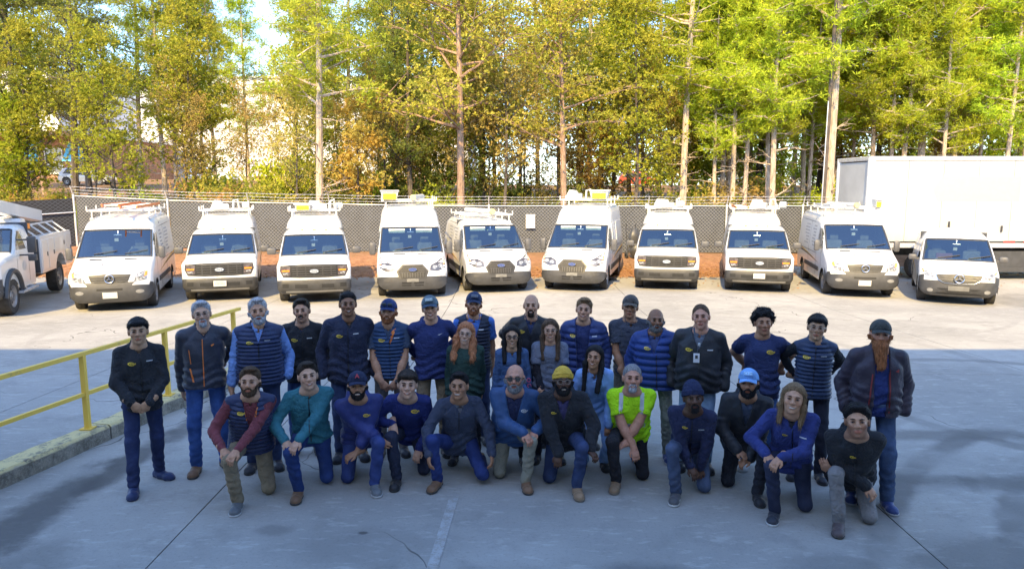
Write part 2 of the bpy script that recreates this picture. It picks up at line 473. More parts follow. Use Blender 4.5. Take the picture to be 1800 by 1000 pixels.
for s0, s1 in ((-9, -.02), (.0, 3.05)):
    N = 22
    V = []; 
    for i in range(N+1):
        s = s0+(s1-s0)*i/N; jt = .012*math.sin(i*2.3)+.008*math.sin(i*5.1)
        for (n_, z_) in ((-.13, -.02), (-.13, .155+jt*.4), (-.105, .18+jt*.4), (.125+jt, .18+jt*.4), (.155+jt, .15), (.15+jt*.5, -.02)):
            V.append(rp(s, n_, z_))
    F = [(i*6+j, i*6+(j+1) % 6, (i+1)*6+(j+1) % 6, (i+1)*6+j) for i in range(N) for j in range(6)] + [tuple(range(6)), tuple(N*6+j for j in reversed(range(6)))]
    k.put(V, F)
k.build('kerb_wall', kerb_mat(), label='low concrete kerb wall with flaking yellow top under the yellow railing', cat='kerb')
t = NT('yellow_rail_paint'); o_ = t.pos(); n_ = t.noise(o_, 6, 5, .7)
t.base(t.mix(t.ramp(n_, .58, .72), (.82, .53, .08), (.55, .36, .11))); t.p.inputs['Roughness'].default_value = .55; t.bump(t.noise(o_, 40, 3), .2, .01)
M_RAIL = t.m
rail = empty('guard_railing', rp(0), label='yellow tubular steel guard railing on the kerb wall at the left', cat='railing')
def railpart(name, mb): 
    o = mb.build(name, M_RAIL, rail, smooth=True); o.matrix_parent_inverse = rail.matrix_world.inverted(); return o
bpy.context.view_layer.update()
for s in (-7.0, -5.2, -3.4, -1.65, -.18, 1.2, 2.75):
    m = MB(); m.bar(rp(s, 0, .17), rp(s, 0, 1.06), .055, .055); m.box(rp(s, 0, .188), (.13, .13, .012)); railpart('post', m)
m = MB(); m.bar(rp(-9, 0, 1.075), rp(2.93, 0, 1.075), .052, .045); railpart('top_rail', m)
m = MB(); m.bar(rp(-9, 0, .60), rp(2.9, 0, .60), .042, .042); railpart('mid_rail', m)

# ---------------------------------------------------------------- chain link fence
def link_mat(name, backing, open_=False):
    t = NT(name); p = t.obj(); s = t.n('SeparateXYZ', Vector=p)
    u = t.math('ADD', s.outputs[0], s.outputs[2]); v = t.math('SUBTRACT', s.outputs[0], s.outputs[2])
    def lines(q):
        fr = t.math('FRACT', t.math('DIVIDE', q, .15))
        return t.ramp(t.math('ABSOLUTE', t.math('SUBTRACT', fr, .5)), .10, .055)
    wv = t.math('MAXIMUM', lines(u), lines(v))
    n = t.noise(p, 2, 4)
    if open_:
        t.base((.5, .5, .5)); t.p.inputs['Metallic'].default_value = .4; t.p.inputs['Roughness'].default_value = .5
        t.set(t.p.inputs['Alpha'], wv)
        return t.m
    wc = tuple(min(.18, max(.05, c*5)) for c in backing)
    bk = t.mix(t.ramp(n, .3, .7), tuple(c*.8 for c in backing), tuple(c*1.2 for c in backing))
    t.base(t.mix(wv, bk, wc))
    t.p.inputs['Roughness'].default_value = .7
    t.bump(wv, .6, .01)
    return t.m
M_LINK = link_mat('chain_link_over_grey_screen', (.036, .041, .049))
M_LINKB = link_mat('chain_link_over_black_screen', (.012, .013, .016))
fence = empty('chain_link_fence', (0, 31, 0), label='chain link fence with grey privacy screen and barbed wire behind the vans', cat='fence')
FX = [-18.95, -14.9, -11.4, -7.9, -4.45, -1.0, 2.45, 5.9, 9.3, 12.6, 16.0, 19.5, 23.0]
FH = 2.05
def fz(x): return zf(x) + (max(0, -x-14)*.03)
post = MB(); post.tube([(0, 0, -.3), (0, 0, FH+.02)], .045, 8); post.ball((0, 0, FH+.03), .055, 8)
post.tube([(0, 0, FH), (0, -.18, FH+.42)], .022, 6)
pm_ = post.mesh('fence_post', True)
for x in FX:
    o = add('post', pm_, M_GALV, fence); o.location = (x, -.05, fz(x))
for a, b in zip(FX[:-1], FX[1:]):
    m = MB(); n = 6
    V = []; 
    for i in range(n+1):
        x = a+.05+(b-a-.1)*i/n
        sag = .015*math.sin(i*1.9+a)
        V += [(x, .02*math.sin(i*2.1+a), fz(x)+.03), (x, .02*math.sin(i*2.1+a+1), fz(x)+FH-.03+sag)]
    m.put(V, [(2*i, 2*i+2, 2*i+3, 2*i+1) for i in range(n)])
    m.put([(p[0], p[1]+.02, p[2]) for p in V], [(2*i, 2*i+1, 2*i+3, 2*i+2) for i in range(n)])
    m.build('mesh_panel', M_LINK, fence)
for i in range(3):
    wz = MB()
    for a, b in zip(FX[:-1], FX[1:]):
        q = []
        for t_ in np.linspace(0, 1, 7):
            x = a+(b-a)*t_; q.append((x, -.07-.055*i, fz(x)+FH+.13+.135*i-.05*math.sin(math.pi*t_)*(.4+.3*math.sin(a+i))))
        wz.tube(q, .008, 4, cap=False)
        for t_ in np.linspace(.04, .96, 12):
            x = a+(b-a)*t_; zz = fz(x)+FH+.13+.135*i-.05*math.sin(math.pi*t_)*(.4+.3*math.sin(a+i))
            wz.bar((x-.03, -.07-.055*i, zz-.035), (x+.03, -.07-.055*i, zz+.035), .008, .008)
    wz.build('barbed_wire', M_GALV, fence)
tr = MB()
for a, b in zip(FX[:-1], FX[1:]): tr.tube([(a, -.02, fz(a)+FH), (b, -.02, fz(b)+FH)], .022, 6)
tr.build('top_rail', M_GALV, fence)
# the side run with the black screen, at the far left
fence2 = empty('chain_link_fence', (-18.95, 31, fz(-18.95)), label='black screened fence run with white braced posts behind the bucket truck', cat='fence')
SX = [(0, 0), (-2.3, -2.2), (-4.4, -4.2), (-6.6, -6.3), (-9, -8.6)]
bm_ = MB()
for (xa, ya), (xb, yb) in zip(SX[:-1], SX[1:]):
    za, zb = -.16*abs(xa)/2.3, -.16*abs(xb)/2.3
    m = MB(); m.put([(xa, ya, za-.1), (xb, yb, zb-.1), (xb, yb, zb+1.95), (xa, ya, za+1.95)], [(0, 1, 2, 3)])
    m.put([(xa+.02, ya+.02, za-.1), (xb+.02, yb+.02, zb-.1), (xb+.02, yb+.02, zb+1.95), (xa+.02, ya+.02, za+1.95)], [(3, 2, 1, 0)])
    m.build('mesh_panel', M_LINKB, fence2)
    m = MB(); m.tube([(xb+.04, yb-.04, zb-.3), (xb+.04, yb-.04, zb+2.35)], .05, 8); m.build('post', M_GALV, fence2, smooth=True)
    m = MB(); m.tube([(xa+.05, ya-.05, za+1.35), (xb+.05, yb-.05, zb+1.35)], .03, 6); m.build('mid_rail', M_GALV, fence2, smooth=True)
# notice on the fence
sg = empty('fence_sign', (.80, 30.86, 1.46), label='small white notice hung on the fence between two vans', cat='sign')
MB().box((0, 0, 0), (.40, .02, .60), ch=.006).build('sign_board', M_PAPER, sg)
m = MB()
for i, (zz, ww) in enumerate(((.2, .28), (.13, .3), (.0, .22), (-.08, .3), (-.15, .26))): m.box((0, -.013, zz), (ww, .004, .028))
m.build('lettering', pmat('pale_red_print', (.62, .45, .42), .6), sg)

# ---------------------------------------------------------------- buildings
wall_mat = pmat('painted_metal_wall', (.62, .60, .56), .6, var=.06, scale=.6)
M_BRICK = pmat('brown_brick', (.36, .19, .11), .85, var=.25, scale=3, bump=.3, bscale=20)
M_WIN = pmat('office_window_glass', (.10, .12, .13), .08, var=.3, scale=.8, coat=.6)
M_WFR = pmat('white_window_frame', (.78, .78, .76), .5, var=.04)
M_BLUE = pmat('blue_awning', (.10, .42, .62), .5, var=.08)
# warehouse the photographer stands at: its shade covers the people
wh = empty('warehouse_building', (0, -.62, 0), label='tall grey warehouse the group faces, its shade covering the near yard', cat='building')
m = MB(); m.box((0, -12.5, 5.4), (110, 25, 10.9)); m.build('wall', wall_mat, wh)
m = MB(); m.box((0, -12.5, 10.9), (110.4, 25.36, .12)); m.build('roof', pmat('roof_metal', (.4, .4, .4), .6), wh)
# white warehouse through the trees
def far_building(name, x0, x1, y, z0, z1, mat_, label, cols=0, depth=20):
    b = empty(name, ((x0+x1)/2, y, z0), label=label, cat='building')
    W_ = x1-x0
    MB().box((0, depth/2, (z1-z0)/2), (W_, depth, z1-z0)).build('wall', mat_, b)
    MB().box((0, depth/2, z1-z0+.12), (W_+.5, depth+.5, .24)).build('roof', wall_mat, b)
    return b, W_
b, W_ = far_building('warehouse_building', -52, -6, 100, 2.5, 17.5, pmat('white_metal_wall', (.62, .61, .585), .55, var=.04, scale=.5), 'long white warehouse far behind the trees left of centre')
for i in range(18):
    MB().box((-W_/2+1.2+i*2.6, -.04, 8), (.08, .08, 15)).build('wall_seam', wall_mat, b)
MB().box((0, -.05, .9), (W_-.2, .1, 1.8)).build('base_course', M_BRICK, b)
for i in range(4):
    d_ = MB().box((-18+i*9.5, -.06, 3.4), (3.6, .12, 4.4)).build('dock_door', pmat('dock_door_grey', (.5, .5, .5), .5), b)
b, W_ = far_building('office_building', -78, -46.5, 80, 3.3, 8.4, M_BRICK, 'brown brick office with white framed windows and blue awnings at far left')
MB().box((0, 3, 8.4), (W_-.6, 16, 6.2)).build('upper_storey', pmat('white_render', (.76, .75, .72), .7, var=.05), b)
for i in range(11):
    x = -W_/2 + 1.6 + i*2.85
    w_ = MB().box((x, -.03, 2.35), (1.9, .08, 2.7)).build('window', M_WIN, b)
    f = MB()
    for dx in (-.95, 0, .95): f.box((x+dx, -.08, 2.35), (.12, .08, 2.82))
    for dz in (-1.35, -.2, 1.35): f.box((x, -.085, 2.35+dz), (2.0, .07, .12))
    f.build('frame', M_WFR, w_)
for x in (W_/2-6.4, W_/2-1.6):
    m = MB(); m.prism([(-1.5, 0), (0, 0), (0, 2.1)], x-.9, x+.9, 'x'); m.v = [(p[0], p[1]-.05, p[2]+2.3) for p in m.v]
    m.build('awning', M_BLUE, b)
# ================================================================== VEHICLES
# local frame: front axle on the ground at the origin, nose towards -y, x to the right as seen from the front
def shell(prof, W, rads, tm, ztm, wheels, ra, zb, ia, ib, tw, bow=.06, crown=.02):
    """returns (verts, faces, tags) of a pressed steel body; tag 1 marks the windscreen opening"""
    n = len(prof); P = [Vector((p[0], p[1])) for p in prof]
    N = []
    for i in range(n):
        t = (P[min(i+1, n-1)] - P[max(i-1, 0)]).normalized(); N.append(Vector((-t.y, t.x)))
    rr = [rads(p[0], p[1]) for p in prof]
    y0 = min(p[0] for p in prof); zt = max(p[1] for p in prof)
    def deform(x, y, z):
        s = 1 - tm*max(0, (z-ztm)/(zt-ztm))**1.15
        b = bow*abs(x/W)**3*max(0, 1-(y-y0)/1.4)
        return (x*s, y+b, z)
    lat = []
    flat = [-1, -.75, -.5, -.25, 0, .25, .5, .75, 1]
    V = []; rows = []
    for i in range(n):
        r = rr[i]; row = []
        fl = W-r
        xs_ = []
        for a in (90, 68, 45, 22): xs_.append((-(fl+r*math.sin(R(a))), r-r*math.cos(R(a))))
        for f in flat: xs_.append((f*fl, 0))
        for a in (22, 45, 68, 90): xs_.append((fl+r*math.sin(R(a)), r-r*math.cos(R(a))))
        for x, off in xs_:
            off += crown*(x/W)**2
            q = P[i] - N[i]*off
            row.append(len(V)); V.append(deform(x, q.x, q.y))
        rows.append(row)
    F = []; T = []
    k = len(rows[0])
    for i in range(n-1):
        for j in range(k-1):
            F.append((rows[i][j], rows[i][j+1], rows[i+1][j+1], rows[i+1][j]))
            ws = ia <= i < ib and 3 <= j < k-4
            T.append(1 if ws else 0)
    # sides
    bm = bmesh.new(); 
    for sg_ in (-1, 1):
        pts = []
        for i in range(n):
            q = P[i]-N[i]*(rr[i]+crown); pts.append((q.x, q.y))
        path = []
        for yc in sorted(wheels, reverse=True):
            for a in range(0, 181, 15):
                path.append((yc+ra*math.cos(R(a)), max(zb, ra*.98*math.sin(R(a))+.36)) if 0 < a < 180 else (yc+ra*(1 if a == 0 else -1), zb))
        path = [(pts[-1][0], zb)] + path + [(pts[0][0]+.02, zb)]
        vs_ = [bm.verts.new((sg_*W, y, z)) for y, z in pts+path]
        bm.faces.new(vs_ if sg_ > 0 else list(reversed(vs_)))
    for z in np.arange(.5, zt, .17):
        bmesh.ops.bisect_plane(bm, geom=bm.verts[:]+bm.edges[:]+bm.faces[:], plane_co=(0, 0, z), plane_no=(0, 0, 1))
    for y in np.arange(y0+.2, max(p[0] for p in prof), .45):
        bmesh.ops.bisect_plane(bm, geom=bm.verts[:]+bm.edges[:]+bm.faces[:], plane_co=(0, y, 0), plane_no=(0, 1, 0))
    bmesh.ops.triangulate(bm, faces=[f for f in bm.faces if len(f.verts) > 4])
    bm.verts.index_update(); o_ = len(V)
    V += [deform(*v.co) for v in bm.verts]
    for f in bm.faces: F.append([v.index+o_ for v in f.verts]); T.append(0)
    bm.free()
    # back panel
    F.append(list(reversed(rows[-1]))); T.append(0)
    return V, F, T

def sub_mesh(name, V, F, smooth=True, ang=40, weld=True):
    used = {}; v2 = []; f2 = []
    for f in F:
        q = []
        for i in f:
            if i not in used: used[i] = len(v2); v2.append(V[i])
            q.append(used[i])
        f2.append(q)
    me = bpy.data.meshes.new(name); me.from_pydata(v2, [], f2)
    bm = bmesh.new(); bm.from_mesh(me)
    if weld: bmesh.ops.remove_doubles(bm, verts=bm.verts, dist=.0015)
    bmesh.ops.recalc_face_normals(bm, faces=bm.faces); bm.to_mesh(me); bm.free()
    if smooth:
        me.polygons.foreach_set('use_smooth', [True]*len(me.polygons)); me.set_sharp_from_angle(angle=R(ang))
    return me

def ell(u, v, a, b, n=16): return [(u+a*math.cos(2*math.pi*i/n), v+b*math.sin(2*math.pi*i/n)) for i in range(n)]
def rect(u, v, w_, h): return [(u-w_/2, v-h/2), (u+w_/2, v-h/2), (u+w_/2, v+h/2), (u-w_/2, v+h/2)]
def mirx(p): return [(-a, b) for a, b in reversed(p)]

class Skin:
    """drops flat outlines onto a body as thin panels that follow its surface"""
    def __init__(s, V, F): s.b = BVHTree.FromPolygons([Vector(v) for v in V], F)
    def hit(s, view, u, v):
        o, d = {'front': ((u, -9, v), (0, 1, 0)), 'right': ((9, u, v), (-1, 0, 0)), 'left': ((-9, u, v), (1, 0, 0)), 'top': ((u, v, 9), (0, 0, -1))}[view]
        h = s.b.ray_cast(Vector(o), Vector(d))
        return h[0], Vector(d)
    def patch(s, mb, poly, view, out=.006, back=.02, mi=0, step=.10, rings=None):
        if rings is None:
            hs_ = max(max(p[0] for p in poly)-min(p[0] for p in poly), max(p[1] for p in poly)-min(p[1] for p in poly))/2
            nr = max(2, int(math.ceil(hs_/.08))); rings = [1-i/nr for i in range(nr)]; rings[-1] = max(rings[-1], .12)
        pts = []
        for a, b in zip(poly, poly[1:]+poly[:1]):
            L = math.hypot(b[0]-a[0], b[1]-a[1]); k = max(1, int(L/step))
            pts += [(a[0]+(b[0]-a[0])*i/k, a[1]+(b[1]-a[1])*i/k) for i in range(k)]
        cu = sum(p[0] for p in pts)/len(pts); cv = sum(p[1] for p in pts)/len(pts)
        n = len(pts); V = []; last = None
        def add_(u, v, off):
            nonlocal last
            h, d = s.hit(view, u, v)
            if h is None: h = last if last is not None else Vector((0, 0, 0))
            last = h.copy(); V.append(h - d*off)
        for q in rings:
            for u, v in pts: add_(cu+(u-cu)*q, cv+(v-cv)*q, out)
        add_(cu, cv, out)
        c = len(V)-1; F = []
        for k in range(len(rings)-1):
            for i in range(n): F.append((k*n+i, k*n+(i+1) % n, (k+1)*n+(i+1) % n, (k+1)*n+i))
        k = len(rings)-1
        for i in range(n): F.append((k*n+i, k*n+(i+1) % n, c))
        b0 = len(V)
        for i in range(n):
            h, d = V[i], {'front': Vector((0, 1, 0)), 'right': Vector((-1, 0, 0)), 'left': Vector((1, 0, 0)), 'top': Vector((0, 0, -1))}[view]
            V.append(h + d*(out+back))
        for i in range(n): F.append((i, b0+i, b0+(i+1) % n, (i+1) % n))
        return mb.put(V, F, mi)
    def part(s, name, polys, view, mats, parent, out=.006, back=.02, **kw):
        mb = MB()
        for p in polys: s.patch(mb, p, view, out, back, **kw)
        return mb.build(name, mats, parent, smooth=True, ang=30)

FONTM = {}
def text_mesh(txt, size, ext=.002):
    cu = bpy.data.curves.new('lettering', 'FONT'); cu.body = txt; cu.size = size; cu.extrude = ext; cu.align_x = 'CENTER'; cu.align_y = 'CENTER'; cu.resolution_u = 2
    o = bpy.data.objects.new('lettering', cu); me = bpy.data.meshes.new_from_object(o); bpy.data.objects.remove(o)
    return me

def arch_wheel(rw, wd, spokes=6, dual=False):
    t = MB(); r = rw
    t.lathe([(r*.60, -wd*.42), (r*.80, -wd*.5), (r*.95, -wd*.46), (r, -wd*.3), (r, wd*.3), (r*.95, wd*.46), (r*.80, wd*.5), (r*.60, wd*.42)], (0, 0, 0), 'x', 28)
    tm_ = t.mesh('tyre', True, 50)
    q = MB(); s = 1
    q.lathe([(r*.61, wd*.44), (r*.56, wd*.36), (r*.50, wd*.24), (r*.30, wd*.20), (r*.24, wd*.34), (r*.12, wd*.38), (0.001, wd*.39)], (0, 0, 0), 'x', 24)
    q.lathe([(r*.61, -wd*.44), (r*.5, -wd*.2), (.001, -wd*.2)], (0, 0, 0), 'x', 18)
    for i in range(spokes):
        a = 2*math.pi*i/spokes; q.ball((wd*.37, .19*r*math.cos(a)*1.0, .19*r*math.sin(a)), (.02, .018, .018), 6)
        a += math.pi/spokes; q.ball((wd*.225, .40*r*math.cos(a), .40*r*math.sin(a)), (.012, .05*r*1.6, .05*r*1.6), 8, 1)
    return tm_, q.mesh('rim', True, 50)

def put_wheels(root, W, ys, rw, wd, meshes):
    for y in ys:
        for s in (-1, 1):
            o = add('wheel', meshes[0], M_RUBBER, root); o.location = (s*(W-wd*.5-.015), y, rw)
            if s < 0: o.rotation_euler = (0, 0, math.pi)
            add('rim', meshes[1], [M_STEEL, M_DARKPL], o)

def cabin(root, yb, yt, zbase, ztop, W, yback, visor=False, papers=1, drv=.42):
    m = MB()
    m.box((0, yb+.30, zbase-.10), (2*W*.86, .62, .22), ch=.05)              # dashboard
    m.box((0, yb+.26, zbase+.02), (.5, .3, .07), ch=.03)
    m.box((0, (yb+yback)/2+.2, zbase-.75), (2*W*.9, yback-yb-.2, .06))
    m.box((0, yback, (zbase+ztop)/2-.35), (2*W*.90, .06, ztop-zbase+1.0))  # bulkhead
    for s in (-1, 1): m.box((s*W*.9, (yb+yback)/2+.3, zbase-.45), (.05, yback-yb-.4, .75))
    m.build('dashboard', M_INTER, root)
    for x in (-.45, .45):
        q = MB(); q.box((x, yb+1.30, zbase-.10), (.48, .16, .62), ch=.06); q.box((x, yb+1.34, zbase+.30), (.26, .10, .18), ch=.04); q.box((x, yb+1.05, zbase-.40), (.48, .5, .14), ch=.05)
        q.build('seat', M_SEAT, root, smooth=True)
    q = MB(); rr = .185; cpt = Vector((drv, yb+.62, zbase+.03)); tilt = R(28)
    ring = [cpt + Vector((rr*math.cos(a), -rr*math.sin(a)*math.sin(tilt)*-1, rr*math.sin(a)*math.cos(tilt))) for a in np.linspace(0, 2*math.pi, 21)]
    q.tube(ring, .017, 6, cap=False); q.box(tuple(cpt), (.14, .05, .09), ch=.02)
    q.bar(cpt+Vector((-rr, 0, 0)), cpt+Vector((rr, 0, 0)), .03, .03); q.bar(cpt, cpt+Vector((0, -.12, -.17)), .03, .03)
    q.build('steering_wheel', pmat('steering_wheel_grey', (.17, .18, .19), .5), root, smooth=True)
    q = MB(); q.box((0, yt-.02-.12, ztop-.16), (.22, .03, .075), ch=.015); q.bar((0, yt-.13, ztop-.13), (0, yt-.08, ztop-.03), .02, .02)
    q.build('rear_view_mirror', M_CHROME, root)
    q = MB(); q.box((-.03, yt-.22, ztop-.27), (.10, .012, .085)); q.build('windscreen_tag', M_PAPER, root)
    if papers:
        q = MB(); q.box((.12, yb+.22, zbase+.035), (.36, .16, .02), rz=.15); q.box((-.42, yb+.25, zbase+.03), (.24, .2, .02), rz=-.3)
        q.build('papers', M_PAPER, root)
    if visor:
        q = MB()
        for x in (-.42, .42): q.box((x, yt-.10, ztop-.10), (.50, .03, .13), ch=.02)
        q.build('sun_visor', pmat('pale_visor', (.55, .60, .55), .8), root)

def seams(sk, root, lines, view):
    mb = MB()
    for (a, b, c_, d_) in lines:
        L = math.hypot(c_-a, d_-b); nx_, ny_ = -(d_-b)/L*.007, (c_-a)/L*.007
        sk.patch(mb, [(a-nx_, b-ny_), (c_-nx_, d_-ny_), (c_+nx_, d_+ny_), (a+nx_, b+ny_)], view, .0015, .01, rings=(1, .5))
    mb.build('panel_gap', M_BLACKV, root)

def emblem_star(parent, c, r):
    m = MB(); m.v = []
    ring = [(c[0]+r*math.cos(a), c[1], c[2]+r*math.sin(a)) for a in np.linspace(0, 2*math.pi, 25)]
    m.tube(ring, r*.11, 6, cap=False)
    for k in range(3):
        a = math.pi/2 + k*2*math.pi/3
        tip = (c[0]+r*.95*math.cos(a), c[2]+r*.95*math.sin(a))
        l1 = (c[0]+r*.17*math.cos(a+math.pi/3), c[2]+r*.17*math.sin(a+math.pi/3)); l2 = (c[0]+r*.17*math.cos(a-math.pi/3), c[2]+r*.17*math.sin(a-math.pi/3))
        m.prism([tip, l1, (c[0], c[2]), l2], c[1]-.012, c[1]+.012, 'y')
    m.build('emblem', M_CHROME, parent, smooth=True)
def emblem_oval(parent, c, a, b, pale=False):
    m = MB(); m.prism(ell(c[0], c[2], a, b, 24), c[1], c[1]+.03, 'y', 0); m.prism(ell(c[0], c[2], a*.88, b*.82, 24), c[1]-.006, c[1]+.01, 'y', 1)
    o = m.build('emblem', [M_CHROME, pmat('glare_oval', (.42, .47, .56), .2, coat=1) if pale else M_BLUEOV], parent)  # pale centre paints in the sun glare that washes out the blue
    me = text_mesh('Ford', b*1.25); me.materials.append(M_CHROME)
    t_ = bpy.data.objects.new('lettering', me); link(t_, parent); t_.location = (c[0], c[1]-.009, c[2]); t_.rotation_euler = (R(90), 0, 0)

def hood_logo(sk, root, cy_, zc, w_=.42, view='front'):
    """grey crescent and a short run of letters printed on the bonnet"""
    mb = MB(); n = 10
    cx = -w_*.36; a0, a1 = R(60), R(310); r1, r2 = w_*.16, w_*.115
    for i in range(n):
        A, B = a0+(a1-a0)*i/n, a0+(a1-a0)*(i+1)/n
        def wq(a): f = (a-a0)/(a1-a0); return .35+.65*math.sin(math.pi*f)
        def pt(a, r): return (cx+r*1.15*math.cos(a), zc+r*.75*math.sin(a))
        sk.patch(mb, [pt(A, r1), pt(B, r1), pt(B, r1-(r1-r2)*wq(B)*1.6), pt(A, r1-(r1-r2)*wq(A)*1.6)], view, .010, .012, rings=(1, .5))
    x = cx+w_*.14
    for hgt, wd in ((.04, .045), (.03, .05), (.045, .03), (.05, .05), (.035, .03), (.05, .045)):
        sk.patch(mb, [(x, zc-hgt/2), (x+wd*.6, zc-hgt/2), (x+wd*.8, zc+hgt/2), (x+wd*.2, zc+hgt/2)], view, .010, .012, rings=(1, .5)); x += wd+.012
    mb.build('bonnet_logo', M_TEXT, root)

def side_livery(sk, root, view, y0, y1, zl, zs, rows=7, cols=2, stripe=True):
    sgn = 1 if view == 'right' else -1
    mb = MB(); rg = random.Random(int(y0*100+zl*10))
    for c_ in range(cols):
        for r_ in range(rows):
            L = rg.uniform(.35, .8); yy = y0+.1+c_*1.15; zz = zl-r_*.105
            x_ = yy
            while x_ < yy+L:
                wl = rg.uniform(.05, .12); sk.patch(mb, rect(x_+wl/2, zz, wl, .045), view, .002, .008, rings=(1, .5)); x_ += wl+.03
    tag(mb.build('side_lettering', M_TEXT, root), kind='stuff')
    if stripe:
        for mat_, dz, th in ((M_STRIPE, 0, .06), (M_STRIPEK, -.085, .07)):
            mb = MB(); n = 8; pts = []
            for i in range(n+1):
                f = i/n; y = .75+(y1-.75)*f; z = zs-.28*(1-f)**1.5+dz*f
                pts.append((y, z, th*(.05+.95*f)))
            for (ya, za, ta), (yb_, zb_, tb) in zip(pts[:-1], pts[1:]):
                sk.patch(mb, [(ya, za-ta/2), (yb_, zb_-tb/2), (yb_, zb_+tb/2), (ya, za+ta/2)], view, .003, .01, rings=(1, .5))
            mb.build('side_stripe', mat_, root)

def rack(root, ys, zr, W, h=.16, rails=True, posts=True):
    m = MB()
    for y in ys:
        m.tube([(-W, y, zr+h), (W, y, zr+h)], .028, 8)
        for s in (-1, 1):
            m.tube([(s*W*.86, y, zr-.10), (s*W*.86, y, zr+h)], .022, 6)
            m.box((s*W*.86, y, zr-.06), (.09, .14, .05))
            if posts: m.tube([(s*W, y, zr+h), (s*W, y, zr+h+.14)], .02, 6)
    if rails:
        for s in (-1, 1): m.tube([(s*W*.95, ys[0]-.1, zr+h+.01), (s*W*.95, ys[-1]+.1, zr+h+.01)], .024, 8)
    m.build('roof_rack', M_RACKW, root, smooth=True)

def mirror(root, x, y, z, wd, ht, dp, sg_):
    m = MB(); m.box((sg_*(x+wd/2+.07), y, z), (wd, dp, ht), ch=.05); m.bar((sg_*(x-.10), y+.03, z-ht*.25), (sg_*(x+.12), y, z-ht*.25), .07, .06)
    m.build('mirror', M_MIRROR, root, smooth=True)

def finish_shell(root, V, F, T, is_bumper, bump_mat):
    cen = [(sum(V[i][0] for i in f)/len(f), sum(V[i][1] for i in f)/len(f), sum(V[i][2] for i in f)/len(f)) for f in F]
    fb = [f for f, t_, c in zip(F, T, cen) if not t_ and not is_bumper(c)]
    fp = [f for f, t_, c in zip(F, T, cen) if not t_ and is_bumper(c)]
    fw = [f for f, t_ in zip(F, T) if t_]
    add('body', sub_mesh('body', V, fb), M_WHITE, root)
    add('bumper', sub_mesh('bumper', V, fp), bump_mat, root)
    me = sub_mesh('windscreen', V, fw)
    o = add('windscreen', me, [M_GLASS], root)
    # rubber seal round the glass
    bm = bmesh.new(); bm.from_mesh(me); loop = [e for e in bm.edges if e.is_boundary]
    vm = {}
    for e in loop:
        a, b = e.verts
        vm.setdefault(a.index, []).append(b.index); vm.setdefault(b.index, []).append(a.index)
    st = next(iter(vm)); order = [st]; prev = None; cur = st
    while True:
        nx_ = [q for q in vm[cur] if q != prev]
        if not nx_ or nx_[0] == st: break
        prev, cur = cur, nx_[0]; order.append(cur)
    pts = [bm.verts[i].co.copy() if not bm.verts.ensure_lookup_table() else None for i in order]; bm.free()
    s = MB(); s.tube(pts+pts[:1], .024, 6, cap=False); s.build('windscreen_seal', M_DARKPL, root, smooth=True)
    return Skin(V, F)

def wipers(root, sk, zb, zt_, xs_=(-.5, .25)):
    m = MB()
    for x in xs_:
        a, d = sk.hit('front', x, zb+.02); b, d = sk.hit('front', x+.55, zb+.10)
        if a and b:
            a, b = a-d*.03, b-d*.03; m.tube([a, a+(b-a)*.5-d*.01, b], .011, 5)
    m.build('wiper', M_DARKPL, root, smooth=True)

